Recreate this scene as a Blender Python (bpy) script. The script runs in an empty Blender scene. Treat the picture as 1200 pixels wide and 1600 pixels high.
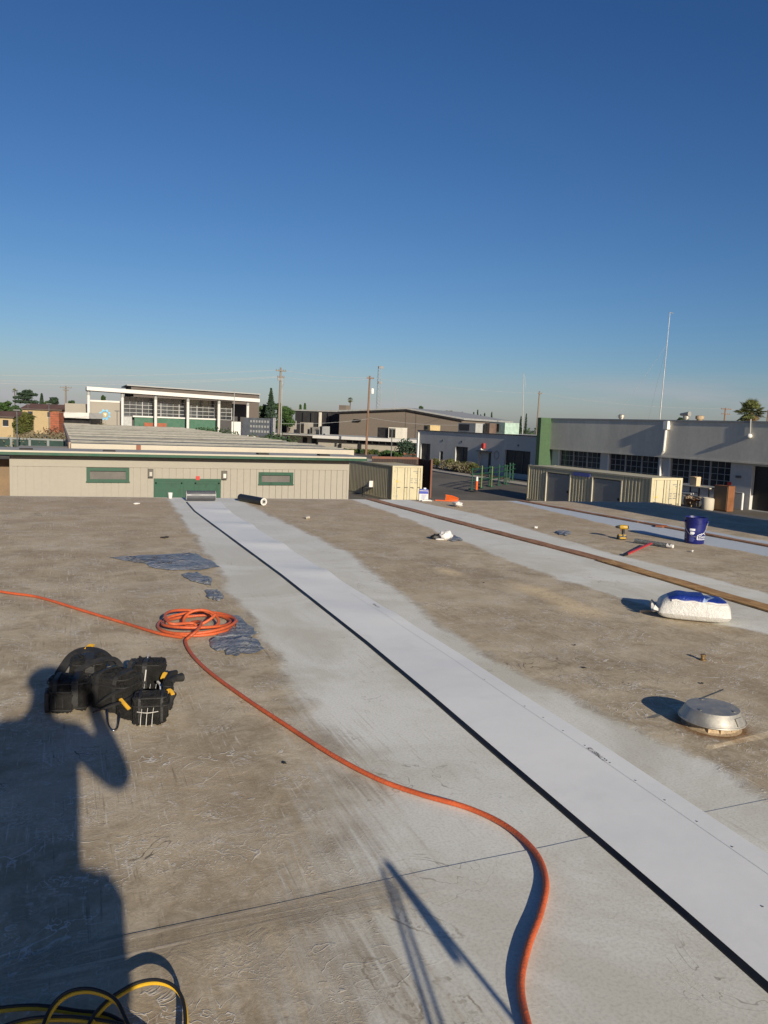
import bpy, math, random
from mathutils import Vector, Matrix, noise as mnoise
R = math.radians
sc = bpy.context.scene
col = sc.collection
random.seed(7)

# ------------------------------------------------------------------ camera, sky, sun, exposure
FPX, YAW, PITCH, ROLL = 1200.0, 23.0, 6.5, 2.2       # photo is 1200 x 1600
RZ = 3.5                                             # roof deck level
ZC = RZ + 1.5                                        # lens height
CAM = Vector((0, 0, ZC))
cam_d = bpy.data.cameras.new('camera'); cam = bpy.data.objects.new('camera', cam_d); col.objects.link(cam)
MROT = Matrix.Rotation(R(-YAW), 3, 'Z') @ Matrix.Rotation(R(90 - PITCH), 3, 'X') @ Matrix.Rotation(R(ROLL), 3, 'Z')
cam.matrix_world = Matrix.Translation(CAM) @ MROT.to_4x4()
cam_d.sensor_fit = 'VERTICAL'; cam_d.sensor_height = 24.0; cam_d.sensor_width = 18.0
cam_d.lens = 24.0 * FPX / 1600.0
cam_d.clip_start = 0.05; cam_d.clip_end = 6000
sc.camera = cam

SUN_EL, SUN_AZ = 18.0, 0.4        # azimuth the light travels towards, from +Y
sun_d = bpy.data.lights.new('sun', 'SUN'); sun = bpy.data.objects.new('sun', sun_d); col.objects.link(sun)
sun_d.energy = 4.9; sun_d.angle = R(0.53); sun_d.color = (1.0, 0.91, 0.75)
ldir = Vector((math.sin(R(SUN_AZ)) * math.cos(R(SUN_EL)), math.cos(R(SUN_AZ)) * math.cos(R(SUN_EL)), -math.sin(R(SUN_EL))))
sun.rotation_euler = ldir.to_track_quat('-Z', 'Y').to_euler()
sun.location = (0, -20, 30)

EXPO, SKY_S = 0.25, 0.10
w = bpy.data.worlds.new('World'); sc.world = w; w.use_nodes = True
wt = w.node_tree; wt.nodes.clear()
def WN(t, **a):
    n = wt.nodes.new(t)
    for k, v in a.items(): setattr(n, k, v)
    return n
sky = WN('ShaderNodeTexSky', sky_type='NISHITA', sun_disc=False, sun_elevation=R(SUN_EL), sun_rotation=R(180 + SUN_AZ),
         altitude=0.0, air_density=1.0, dust_density=0.6, ozone_density=3.0)
bg = WN('ShaderNodeBackground'); bg.inputs['Strength'].default_value = SKY_S
wo = WN('ShaderNodeOutputWorld')
# thin far cloud veil low over the horizon, all the way round
tcw = WN('ShaderNodeTexCoord'); sepw = WN('ShaderNodeSeparateXYZ'); wt.links.new(tcw.outputs['Generated'], sepw.inputs[0])
mpw = WN('ShaderNodeMapping'); mpw.inputs['Scale'].default_value = (2.2, 2.2, 11.0); wt.links.new(tcw.outputs['Generated'], mpw.inputs[0])
nzw = WN('ShaderNodeTexNoise'); nzw.inputs['Scale'].default_value = 2.3; nzw.inputs['Detail'].default_value = 6.0; wt.links.new(mpw.outputs[0], nzw.inputs['Vector'])
mrw = WN('ShaderNodeMapRange', interpolation_type='SMOOTHSTEP'); wt.links.new(nzw.outputs[0], mrw.inputs['Value'])
mrw.inputs['From Min'].default_value = 0.46; mrw.inputs['From Max'].default_value = 0.72
mew = WN('ShaderNodeMapRange', interpolation_type='SMOOTHSTEP'); wt.links.new(sepw.outputs[2], mew.inputs['Value'])
mew.inputs['From Min'].default_value = 0.085; mew.inputs['From Max'].default_value = 0.03
mulw = WN('ShaderNodeMath', operation='MULTIPLY'); wt.links.new(mrw.outputs[0], mulw.inputs[0]); wt.links.new(mew.outputs[0], mulw.inputs[1])
mul2 = WN('ShaderNodeMath', operation='MULTIPLY'); wt.links.new(mulw.outputs[0], mul2.inputs[0]); mul2.inputs[1].default_value = 0.5
mul3 = WN('ShaderNodeMath', operation='MULTIPLY_ADD'); wt.links.new(mew.outputs[0], mul3.inputs[0]); mul3.inputs[1].default_value = 0.16; wt.links.new(mul2.outputs[0], mul3.inputs[2])
mixw = WN('ShaderNodeMix', data_type='RGBA'); wt.links.new(mul3.outputs[0], mixw.inputs[0])
# grade the sky to the photograph's deeper blue: one power and gain per channel over the whole dome
sepc = WN('ShaderNodeSeparateColor'); wt.links.new(sky.outputs[0], sepc.inputs[0]); comc = WN('ShaderNodeCombineColor')
for i_, (g_, k_) in enumerate(((1.47, 1.72), (1.25, 1.40), (1.10, 1.48))):
    m1 = WN('ShaderNodeMath', operation='MULTIPLY'); wt.links.new(sepc.outputs[i_], m1.inputs[0]); m1.inputs[1].default_value = 0.061
    m2 = WN('ShaderNodeMath', operation='MINIMUM'); wt.links.new(m1.outputs[0], m2.inputs[0]); m2.inputs[1].default_value = 1.2
    m3 = WN('ShaderNodeMath', operation='POWER'); wt.links.new(m2.outputs[0], m3.inputs[0]); m3.inputs[1].default_value = g_
    m4 = WN('ShaderNodeMath', operation='MULTIPLY'); wt.links.new(m3.outputs[0], m4.inputs[0]); m4.inputs[1].default_value = k_ / (SKY_S * 2 ** EXPO)
    wt.links.new(m4.outputs[0], comc.inputs[i_])
wt.links.new(comc.outputs[0], mixw.inputs[6]); mixw.inputs[7].default_value = tuple(q / (SKY_S * 2 ** EXPO) for q in (0.44, 0.43, 0.475)) + (1,)
wt.links.new(mixw.outputs[2], bg.inputs['Color']); wt.links.new(bg.outputs[0], wo.inputs['Surface'])

vs = sc.view_settings
vs.view_transform = 'Standard'; vs.look = 'None'; vs.gamma = 1.0; vs.use_curve_mapping = False
vs.exposure = EXPO

# ------------------------------------------------------------------ pixels to places
def ray(px, py): return MROT @ Vector(((px - 600) / FPX, (800 - py) / FPX, -1.0))
def hz(px, py, z=RZ):
    d = ray(px, py); return CAM + d * ((z - ZC) / d.z)
VIEW = MROT @ Vector((0, 0, -1)); VIEWH = Vector((math.sin(R(YAW)), math.cos(R(YAW)), 0))
def hd(px, py, dep):                       # at a horizontal depth in front of the camera
    d = ray(px, py); return CAM + d * (dep / d.dot(VIEWH))

# ------------------------------------------------------------------ materials
def newmat(name):
    m = bpy.data.materials.new(name); m.use_nodes = True
    nt = m.node_tree; b = nt.nodes['Principled BSDF']
    return m, nt, b
def N(nt, t, ins=None, **attrs):
    n = nt.nodes.new(t)
    for k, v in attrs.items(): setattr(n, k, v)
    for k, v in (ins or {}).items():
        if isinstance(v, bpy.types.NodeSocket): nt.links.new(v, n.inputs[k])
        else: n.inputs[k].default_value = v
    return n
def MA(nt, op, a, b=0.0, c=0.0):
    return N(nt, 'ShaderNodeMath', {0: a, 1: b, 2: c}, operation=op).outputs[0]
def NOI(nt, vec, scale, detail=4.0, rough=0.55, dist=0.0):
    return N(nt, 'ShaderNodeTexNoise', {'Vector': vec, 'Scale': scale, 'Detail': detail, 'Roughness': rough, 'Distortion': dist}).outputs[0]
def MR(nt, v, a, b, c=0.0, d=1.0, smooth=True):
    return N(nt, 'ShaderNodeMapRange', {'Value': v, 'From Min': a, 'From Max': b, 'To Min': c, 'To Max': d},
             interpolation_type='SMOOTHSTEP' if smooth else 'LINEAR').outputs[0]
def MIX(nt, f, a, b, mode='MIX'):
    n = nt.nodes.new('ShaderNodeMix'); n.data_type = 'RGBA'; n.blend_type = mode
    for i, v in ((0, f), (6, a), (7, b)):
        if isinstance(v, bpy.types.NodeSocket): nt.links.new(v, n.inputs[i])
        else: n.inputs[i].default_value = v if i == 0 else (*v[:3], 1)
    return n.outputs[2]
def MAPV(nt, vec, scale, rot=0.0):
    return N(nt, 'ShaderNodeMapping', {'Vector': vec, 'Scale': scale, 'Rotation': (0, 0, rot)}).outputs[0]
MATS = {}
def pm(name, c, rough=0.7, metal=0.0, var=0.18, scale=2.0, bump=0.0, bscale=30.0, stretch=(1, 1, 1), dirt=0.0, dirtc=(0.1, 0.085, 0.07), spec=0.4, c2=None):
    """plain procedural paint / stone / plastic with large and small tone changes, grime and relief"""
    if name in MATS: return MATS[name]
    m, nt, b = newmat(name)
    pos = N(nt, 'ShaderNodeNewGeometry').outputs['Position']
    p = MAPV(nt, pos, stretch)
    n1 = NOI(nt, p, scale, 6.0, 0.6); n2 = NOI(nt, pos, scale * 9, 3.0)
    lo = tuple(x * (1 - var) for x in c); hi = tuple(min(1, x * (1 + var)) for x in c)
    if c2: lo = c2
    f = MR(nt, MA(nt, 'ADD', MA(nt, 'MULTIPLY', n1, 0.75), MA(nt, 'MULTIPLY', n2, 0.25)), 0.33, 0.67)
    cc = MIX(nt, f, lo, hi)
    if dirt > 0:
        dm = MR(nt, NOI(nt, p, scale * 2.7, 8.0, 0.7, 0.6), 0.52, 0.75, 0.0, dirt)
        cc = MIX(nt, dm, cc, dirtc)
    nt.links.new(cc, b.inputs['Base Color'])
    b.inputs['Roughness'].default_value = rough; b.inputs['Metallic'].default_value = metal
    b.inputs['Specular IOR Level'].default_value = spec
    nt.links.new(MR(nt, n1, 0.3, 0.7, max(0.05, rough - 0.12), min(1, rough + 0.1)), b.inputs['Roughness'])
    if bump > 0:
        bn = N(nt, 'ShaderNodeBump', {'Height': NOI(nt, pos, bscale, 5.0), 'Strength': bump, 'Distance': 0.02})
        nt.links.new(bn.outputs[0], b.inputs['Normal'])
    MATS[name] = m
    return m
def leafmat(name, c, var=0.5):
    if name in MATS: return MATS[name]
    m, nt, b = newmat(name)
    pos = N(nt, 'ShaderNodeNewGeometry').outputs['Position']
    f = MR(nt, NOI(nt, pos, 0.9, 5.0, 0.7), 0.3, 0.7)
    rnd = N(nt, 'ShaderNodeNewGeometry').outputs['Random Per Island']
    f2 = MA(nt, 'ADD', MA(nt, 'MULTIPLY', f, 0.5), MA(nt, 'MULTIPLY', rnd, 0.5))
    cc = MIX(nt, f2, tuple(x * (1 - var) for x in c), tuple(x * (1 + var) for x in c))
    nt.links.new(cc, b.inputs['Base Color']); b.inputs['Roughness'].default_value = 0.65
    b.inputs['Specular IOR Level'].default_value = 0.25
    MATS[name] = m; return m

# ------------------------------------------------------------------ mesh helpers
class MB:
    def __init__(s): s.v = []; s.f = []
    def add(s, vs, fs):
        o = len(s.v); s.v += [tuple(x) for x in vs]; s.f += [tuple(i + o for i in f) for f in fs]; return s
    def box(s, x0, x1, y0, y1, z0, z1):
        x0, x1 = sorted((x0, x1)); y0, y1 = sorted((y0, y1)); z0, z1 = sorted((z0, z1))
        return s.add([(x0, y0, z0), (x1, y0, z0), (x1, y1, z0), (x0, y1, z0), (x0, y0, z1), (x1, y0, z1), (x1, y1, z1), (x0, y1, z1)],
                     [(0, 3, 2, 1), (4, 5, 6, 7), (0, 1, 5, 4), (1, 2, 6, 5), (2, 3, 7, 6), (3, 0, 4, 7)])
    def prism(s, poly, z0, z1):                     # counter-clockwise poly in xy
        n = len(poly); vs = [(x, y, z0) for x, y in poly] + [(x, y, z1) for x, y in poly]
        fs = [tuple(range(n - 1, -1, -1)), tuple(range(n, 2 * n))] + [(i, (i + 1) % n, n + (i + 1) % n, n + i) for i in range(n)]
        return s.add(vs, fs)
    def tube(s, pts, r, n=8, closed=False):
        pts = [Vector(p) for p in pts]; m = len(pts); rs = r if isinstance(r, (list, tuple)) else [r] * m
        vs = []; prev = None
        for i, p in enumerate(pts):
            a = pts[(i - 1) % m] if (i > 0 or closed) else p; b = pts[(i + 1) % m] if (i < m - 1 or closed) else p
            t = (b - a).normalized()
            if prev is None:
                ref = Vector((0, 0, 1)) if abs(t.z) < 0.9 else Vector((1, 0, 0)); nrm = (ref - t * ref.dot(t)).normalized()
            else:
                nrm = prev - t * prev.dot(t)
                nrm = nrm.normalized() if nrm.length > 1e-6 else Vector((1, 0, 0))
            prev = nrm; bi = t.cross(nrm)
            for k in range(n):
                an = 2 * math.pi * k / n; vs.append(p + (nrm * math.cos(an) + bi * math.sin(an)) * rs[i])
        fs = []
        for i in range(m if closed else m - 1):
            j = (i + 1) % m
            for k in range(n): fs.append((i * n + k, i * n + (k + 1) % n, j * n + (k + 1) % n, j * n + k))
        if not closed: fs += [tuple(range(n - 1, -1, -1)), tuple((m - 1) * n + k for k in range(n))]
        return s.add(vs, fs)
    def cyl(s, p0, p1, r, n=12, r2=None): return s.tube([p0, p1], [r, r if r2 is None else r2], n)
    def lathe(s, prof, c=(0, 0, 0), n=32):
        vs = []; fs = []; m = len(prof)
        for (r, z) in prof:
            for k in range(n):
                a = 2 * math.pi * k / n; vs.append((c[0] + r * math.cos(a), c[1] + r * math.sin(a), c[2] + z))
        for i in range(m - 1):
            for k in range(n): fs.append((i * n + k, i * n + (k + 1) % n, (i + 1) * n + (k + 1) % n, (i + 1) * n + k))
        fs += [tuple(range(n - 1, -1, -1)), tuple((m - 1) * n + k for k in range(n))]
        return s.add(vs, fs)
    def grid(s, fn, nu, nv):
        vs = [fn(i / nu, j / nv) for j in range(nv + 1) for i in range(nu + 1)]
        fs = [(j * (nu + 1) + i, j * (nu + 1) + i + 1, (j + 1) * (nu + 1) + i + 1, (j + 1) * (nu + 1) + i) for j in range(nv) for i in range(nu)]
        return s.add(vs, fs)
    def blob(s, c, rad, e=0.6, n=20, m=12, jit=0.0, rot=0.0, seed=0, crease=0.0):       # superellipsoid, crumpled
        def sp(v, p): return math.copysign(abs(v) ** p, v)
        cr, sr = math.cos(rot), math.sin(rot); vs = []
        for j in range(m + 1):
            ph = -math.pi / 2 + math.pi * j / m
            for i in range(n):
                th = 2 * math.pi * i / n
                x = rad[0] * sp(math.cos(ph), e) * sp(math.cos(th), e); y = rad[1] * sp(math.cos(ph), e) * sp(math.sin(th), e); z = rad[2] * sp(math.sin(ph), e)
                if jit:
                    q = Vector((x, y, z)) / max(rad) * 2.2 + Vector((seed, seed * 1.7, 0))
                    k = 1 + jit * (mnoise.noise(q) + 0.5 * mnoise.noise(q * 2.7)) - crease * max(0, 0.35 - abs(mnoise.noise(q * 2.1 + Vector((5, 2, 1))))) * 2.0; x *= k; y *= k; z *= k
                vs.append((c[0] + x * cr - y * sr, c[1] + x * sr + y * cr, c[2] + z))
        fs = [(j * n + i, j * n + (i + 1) % n, (j + 1) * n + (i + 1) % n, (j + 1) * n + i) for j in range(m) for i in range(n)]
        return s.add(vs, fs)

ROOT = {}
def tag(o, label=None, cat=None, group=None, kind=None):
    if label: o['label'] = label
    if cat: o['category'] = cat
    if group: o['group'] = group
    if kind: o['kind'] = kind
    return o
def thing(name, label, cat, loc, rotz=0.0, group=None):
    o = bpy.data.objects.new(name, None); o.empty_display_size = 0.2; col.objects.link(o)
    o.location = loc; o.rotation_euler = (0, 0, rotz); ROOT[o.name] = Vector(loc)
    return tag(o, label, cat, group)
def obj(name, mb, m, parent=None, local=False, smooth=False, bev=0.0, base=None, sharp=42):
    """one mesh object; vertices are world places unless local, base puts a top-level thing's origin at its foot"""
    off = Vector((0, 0, 0))
    if not local:
        if parent is not None: off = ROOT[parent.name]
        elif base is not None: off = Vector(base)
    me = bpy.data.meshes.new(name)
    me.from_pydata([tuple(Vector(v) - off) for v in mb.v] if off.length else mb.v, [], mb.f); me.update()
    if smooth:
        me.polygons.foreach_set('use_smooth', [True] * len(me.polygons))
        if hasattr(me, 'set_sharp_from_angle'): me.set_sharp_from_angle(angle=R(sharp))
    o = bpy.data.objects.new(name, me); col.objects.link(o); me.materials.append(m)
    if parent is not None: o.parent = parent; ROOT[o.name] = ROOT[parent.name]
    elif base is not None: o.location = base
    if bev:
        b = o.modifiers.new('bevel', 'BEVEL'); b.width = bev; b.segments = 2; b.limit_method = 'ANGLE'
    return o
def copy_tree(o, parent=None):
    c = o.copy(); col.objects.link(c); c.parent = parent
    for ch in list(o.children): copy_tree(ch, c)
    return c
def inst(o, name, parent, loc, scale=None):
    c = bpy.data.objects.new(name, o.data); col.objects.link(c); c.parent = parent; c.location = loc
    if scale: c.scale = scale
    return c
def textmesh(txt, size, fn, name, m, parent):
    """flat lettering as thin mesh; fn maps (x, y, lift) on the print to a place"""
    cu = bpy.data.curves.new(name, 'FONT'); cu.body = txt; cu.size = size; cu.align_x = 'CENTER'; cu.align_y = 'CENTER'; cu.resolution_u = 2
    t = bpy.data.objects.new('tmp', cu); col.objects.link(t)
    dg = bpy.context.evaluated_depsgraph_get(); dg.update(); me = bpy.data.meshes.new_from_object(t.evaluated_get(dg))
    mb = MB(); mb.add([fn(v.co.x, v.co.y, 0.0) for v in me.vertices], [tuple(p.vertices) for p in me.polygons])
    bpy.data.objects.remove(t); bpy.data.meshes.remove(me); bpy.data.curves.remove(cu)
    return obj(name, mb, m, parent)

class Facade:
    """a vertical wall plane: local x runs to the right along the wall, local y goes back, z is height above the ground level z0"""
    def __init__(s, name, label, cat, O, a, z0=0.0, group=None):
        s.a = Vector((a[0], a[1], 0)).normalized(); s.b = Vector((-s.a.y, s.a.x, 0)); s.O = Vector((O[0], O[1], z0)); s.z0 = z0
        s.t = thing(name, label, cat, s.O, math.atan2(s.a.y, s.a.x), group) if name else None
    def hit(s, px, py, back=0.0):
        d = ray(px, py); o = s.O + s.b * back
        p = CAM + d * ((o - CAM).dot(s.b) / d.dot(s.b)); q = p - s.O
        return q.dot(s.a), p.z - s.z0
    def rect(s, x0, y0, x1, y1, back=0.0):
        a = [s.hit(x, y, back) for x, y in ((x0, y0), (x1, y0), (x1, y1), (x0, y1))]
        return (a[0][0] + a[3][0]) / 2, (a[1][0] + a[2][0]) / 2, (a[2][1] + a[3][1]) / 2, (a[0][1] + a[1][1]) / 2   # a0,a1,z0,z1
    def box(s, name, a0, a1, d0, d1, z0, z1, m, parent=None, bev=0.0):
        return obj(name, MB().box(a0, a1, d0, d1, z0, z1), m, parent or s.t, local=True, bev=bev)
    def mesh(s, name, mb, m, parent=None, smooth=False):
        return obj(name, mb, m, parent or s.t, local=True, smooth=smooth)

# ------------------------------------------------------------------ ground
def gz(x, y):
    k = min(1, max(0, (34 - x) / 8)); k = k * k * (3 - 2 * k); return -0.5 * k
def ground_mat():
    m, nt, b = newmat('asphalt_ground')
    pos = N(nt, 'ShaderNodeNewGeometry').outputs['Position']
    n1 = NOI(nt, pos, 0.12, 6.0, 0.6); n2 = NOI(nt, pos, 60.0, 3.0); n3 = NOI(nt, MAPV(nt, pos, (0.6, 0.15, 1)), 1.0, 6.0, 0.65)
    c = MIX(nt, MR(nt, n1, 0.35, 0.65), (0.105, 0.09, 0.07), (0.165, 0.142, 0.112))
    c = MIX(nt, MR(nt, n3, 0.5, 0.75, 0, 0.5), c, (0.22, 0.185, 0.14))
    c = MIX(nt, MA(nt, 'MULTIPLY', n2, 0.35), c, (0.03, 0.03, 0.03))
    nt.links.new(c, b.inputs['Base Color']); b.inputs['Roughness'].default_value = 0.9
    nt.links.new(N(nt, 'ShaderNodeBump', {'Height': n2, 'Strength': 0.4, 'Distance': 0.01}).outputs[0], b.inputs['Normal'])
    return m
M_ground = ground_mat()
xs = [-3000, -400, -60] + list(range(-30, 90, 3)) + [120, 400, 3000]; ys = [-3000, -300, -40, 0, 20, 40, 60, 80, 120, 400, 4000]
g = MB(); g.add([(x, y, gz(x, y)) for y in ys for x in xs],
                [(j * len(xs) + i, j * len(xs) + i + 1, (j + 1) * len(xs) + i + 1, (j + 1) * len(xs) + i) for j in range(len(ys) - 1) for i in range(len(xs) - 1)])
tag(obj('ground', g, M_ground), kind='structure')

# ------------------------------------------------------------------ the flat roof we stand on
VENT = hz(1111, 1135)
def roof_mat():
    m, nt, b = newmat('weathered_roofing')
    pos = N(nt, 'ShaderNodeNewGeometry').outputs['Position']
    sep = N(nt, 'ShaderNodeSeparateXYZ', {0: pos}); x, y = sep.outputs[0], sep.outputs[1]
    flat = N(nt, 'ShaderNodeCombineXYZ', {0: x, 1: y, 2: 0.0}).outputs[0]
    big = NOI(nt, flat, 0.45, 4.0, 0.6); mid = NOI(nt, flat, 2.2, 10.0, 0.68, 0.7); sm = NOI(nt, flat, 12.0, 8.0, 0.72, 0.9)
    fine = NOI(nt, flat, 90.0, 4.0, 0.6)
    brush = NOI(nt, MAPV(nt, flat, (30.0, 1.3, 1), R(9)), 1.0, 6.0, 0.65, 0.5)
    brush2 = NOI(nt, MAPV(nt, flat, (1.3, 11.0, 1), R(-14)), 1.0, 6.0, 0.65, 1.2)
    # dusty brown-grey roofing
    c = MIX(nt, MR(nt, mid, 0.36, 0.66), (0.335, 0.262, 0.165), (0.585, 0.48, 0.322))
    c = MIX(nt, MR(nt, sm, 0.42, 0.68, 0, 0.55), c, (0.63, 0.535, 0.40))
    c = MIX(nt, MR(nt, big, 0.42, 0.62, 0, 0.5), c, (0.40, 0.30, 0.185))
    c = MIX(nt, MR(nt, brush2, 0.55, 0.75, 0, 0.42), c, (0.55, 0.49, 0.41))
    st1 = MR(nt, NOI(nt, MAPV(nt, flat, (0.9, 0.6, 1)), 1.0, 7.0, 0.62, 0.5), 0.50, 0.66, 0, 0.42)
    c = MIX(nt, st1, c, (0.26, 0.197, 0.125))
    c = MIX(nt, MR(nt, NOI(nt, MAPV(nt, flat, (0.7, 1.1, 1), 0.5), 0.9, 7.0, 0.66, 0.6), 0.52, 0.68, 0, 0.55), c, (0.60, 0.515, 0.39))
    # blown brown dust towards the far edge of the deck
    du = MA(nt, 'MULTIPLY', MR(nt, y, 6.0, 13.5), MR(nt, NOI(nt, MAPV(nt, flat, (0.5, 1.6, 1)), 1.0, 5.0), 0.35, 0.62, 0.15, 0.75))
    c = MIX(nt, du, c, (0.47, 0.345, 0.215))
    # pale scrape marks: thin crooked ridges
    scr = None
    for sc_, lo, ms, k in ((3.2, 0.962, 1.7, 0.95), (7.5, 0.945, 3.1, 0.9), (1.7, 0.982, 0.9, 0.75), (13.0, 0.93, 2.2, 0.8)):
        nn = NOI(nt, MAPV(nt, flat, (1.0, 1.35, 1), sc_), sc_, 2.0, 0.5, 2.6)
        rid = MA(nt, 'SUBTRACT', 1.0, MA(nt, 'ABSOLUTE', MA(nt, 'SUBTRACT', MA(nt, 'MULTIPLY', nn, 2.0), 1.0)))
        mk = MA(nt, 'MULTIPLY', MR(nt, rid, lo, 1.0), MR(nt, NOI(nt, flat, ms, 3.0), 0.5, 0.62, 0, k))
        scr = mk if scr is None else MA(nt, 'MAXIMUM', scr, mk)
    c = MIX(nt, scr, c, (0.66, 0.61, 0.53))
    spl = MA(nt, 'MULTIPLY', MR(nt, NOI(nt, flat, 26.0, 4.0, 0.6, 0.7), 0.58, 0.68), MR(nt, NOI(nt, flat, 1.9, 3.0), 0.46, 0.62, 0, 0.8))
    c = MIX(nt, spl, c, (0.60, 0.55, 0.48))
    # hair-thin scratches in bundles, three directions, and dark hairline cracks
    for k_, (ang, sx, sy, ms, thr) in enumerate(((R(24), 70.0, 2.6, 1.4, 0.60), (R(-62), 55.0, 2.0, 1.1, 0.61), (R(80), 60.0, 3.0, 2.0, 0.62), (R(-20), 90.0, 4.0, 2.6, 0.60))):
        q = NOI(nt, MAPV(nt, flat, (sx, sy, 1), ang), 1.0, 3.0, 0.6, 0.35)
        mk = MA(nt, 'MULTIPLY', MR(nt, q, thr, thr + 0.07), MR(nt, NOI(nt, flat, ms, 4.0, 0.6, 1.0), 0.50, 0.60, 0, 0.62))
        c = MIX(nt, mk, c, (0.70, 0.62, 0.50)); scr = MA(nt, 'MAXIMUM', scr, MA(nt, 'MULTIPLY', mk, 0.6))
        mk2 = MA(nt, 'MULTIPLY', MR(nt, q, 0.40, 0.33), MR(nt, NOI(nt, flat, ms * 1.3, 4.0, 0.6, 1.0), 0.52, 0.64, 0, 0.5))
        c = MIX(nt, mk2, c, (0.17, 0.125, 0.08))
    nn = NOI(nt, flat, 2.3, 3.0, 0.6, 2.0)
    crk = MA(nt, 'MULTIPLY', MR(nt, MA(nt, 'ABSOLUTE', MA(nt, 'SUBTRACT', nn, 0.5)), 0.006, 0.001), MR(nt, NOI(nt, flat, 1.1, 2.0), 0.55, 0.62))
    c = MIX(nt, MA(nt, 'MULTIPLY', crk, 0.75), c, (0.07, 0.05, 0.035))
    # pale coating rolled out in two bands along the deck, beside a wet third, edges worn and brushed out
    def edge(pts):
        q = sorted([(hz(*p).y, hz(*p).x) for p in pts])
        fc = nt.nodes.new('ShaderNodeFloatCurve'); nt.links.new(MA(nt, 'DIVIDE', y, 18.0), fc.inputs['Value'])
        cu = fc.mapping.curves[0]
        q = [(min(max(a / 18, 0), 1), min(max(bx / 14, 0), 1)) for a, bx in q]
        q = [(0.0, q[0][1])] + q + [(1.0, q[-1][1])]
        while len(cu.points) < len(q): cu.points.new(0.5, 0.5)
        for pt, (a, bx) in zip(cu.points, q): pt.location = (a, bx); pt.handle_type = 'VECTOR'
        fc.mapping.update()
        return MA(nt, 'MULTIPLY', fc.outputs[0], 14.0)
    w1 = MA(nt, 'MULTIPLY', MA(nt, 'SUBTRACT', NOI(nt, flat, 1.3, 4.0), 0.5), 0.34)
    w2 = MA(nt, 'MULTIPLY', MA(nt, 'SUBTRACT', sm, 0.5), 0.16)
    w3 = MA(nt, 'MULTIPLY', MA(nt, 'MULTIPLY', MA(nt, 'SUBTRACT', brush, 0.5), 1.15), MR(nt, y, 4.6, 1.8))
    wl = MA(nt, 'ADD', MA(nt, 'ADD', w1, w2), w3); wr = MA(nt, 'ADD', MA(nt, 'MULTIPLY', w1, 0.7), w2)
    def band(L, Rr, soft):
        so = MA(nt, 'ADD', MR(nt, y, 4.4, 2.2, 0.0, 0.30), soft)
        a = MR(nt, MA(nt, 'ADD', MA(nt, 'SUBTRACT', x, edge(L)), wl), MA(nt, 'MULTIPLY', so, -1.0), MA(nt, 'MULTIPLY', so, 1.3))
        d = MR(nt, MA(nt, 'ADD', MA(nt, 'SUBTRACT', edge(Rr), x), wr), -soft, soft * 1.4)
        return MA(nt, 'MULTIPLY', a, d)
    b1 = band([(264, 780), (305, 842), (350, 910), (372, 955), (420, 1020), (462, 1100), (505, 1170), (520, 1240), (480, 1400), (470, 1480), (530, 1600)],
              [(378, 783), (450, 818), (540, 860), (612, 915), (700, 985), (830, 1060), (960, 1125), (1080, 1180), (1200, 1245)], 0.055)
    b2 = band([(553, 782), (640, 812), (760, 862), (860, 900), (1000, 945), (1110, 975), (1200, 992)],
              [(642, 782), (745, 803), (845, 832), (960, 866), (1060, 890), (1200, 926)], 0.045)
    b3 = band([(803, 785), (900, 808), (1000, 832), (1100, 851), (1200, 869)], [(824, 783), (920, 799), (1020, 816), (1120, 832), (1200, 846)], 0.035)
    coat = MIX(nt, MR(nt, NOI(nt, flat, 0.9, 6.0, 0.65, 0.8), 0.35, 0.66), (0.60, 0.57, 0.475), (0.77, 0.755, 0.68))
    coat = MIX(nt, MR(nt, NOI(nt, MAPV(nt, flat, (7, 0.8, 1), R(8)), 1.0, 5.0), 0.5, 0.8, 0, 0.35), coat, (0.74, 0.73, 0.67))
    coat = MIX(nt, MR(nt, NOI(nt, flat, 3.4, 8.0, 0.7, 1.5), 0.56, 0.78, 0, 0.55), coat, (0.50, 0.455, 0.36))
    coat = MIX(nt, MR(nt, y, 5.0, 11.0, 0.0, 0.55), coat, (0.705, 0.70, 0.665))
    for ang, sx, sy, ms, amt in ((R(12), 60.0, 1.6, 1.0, 0.4), (R(-50), 45.0, 2.0, 1.6, 0.35)):
        q = NOI(nt, MAPV(nt, flat, (sx, sy, 1), ang), 1.0, 4.0, 0.6, 0.4)
        coat = MIX(nt, MA(nt, 'MULTIPLY', MR(nt, q, 0.56, 0.68), MR(nt, NOI(nt, flat, ms, 4.0, 0.6), 0.48, 0.64, 0, amt)), coat, (0.42, 0.37, 0.285))
    coat = MIX(nt, MA(nt, 'MULTIPLY', crk, 0.6), coat, (0.22, 0.185, 0.14))
    coat = MIX(nt, MA(nt, 'MULTIPLY', MR(nt, NOI(nt, flat, 6.0, 6.0, 0.7, 2.5), 0.60, 0.72), MR(nt, NOI(nt, flat, 0.8, 3.0), 0.5, 0.62, 0, 0.55)), coat, (0.40, 0.36, 0.29))
    cov = MA(nt, 'SUBTRACT', 1.0, MA(nt, 'MULTIPLY', MR(nt, sm, 0.62, 0.8, 0, 0.5), MR(nt, y, 8.0, 3.0)))
    c = MIX(nt, MA(nt, 'MULTIPLY', MA(nt, 'MAXIMUM', b1, b2), cov), c, coat)
    c = MIX(nt, MA(nt, 'MULTIPLY', b3, 0.9), c, (0.50, 0.56, 0.63))  # third band's blue: sky reflection on a wet strip, put into the colour
    eb = MA(nt, 'MULTIPLY', MA(nt, 'MULTIPLY', b1, MA(nt, 'SUBTRACT', 1.0, b1)), 4.0)
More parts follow.
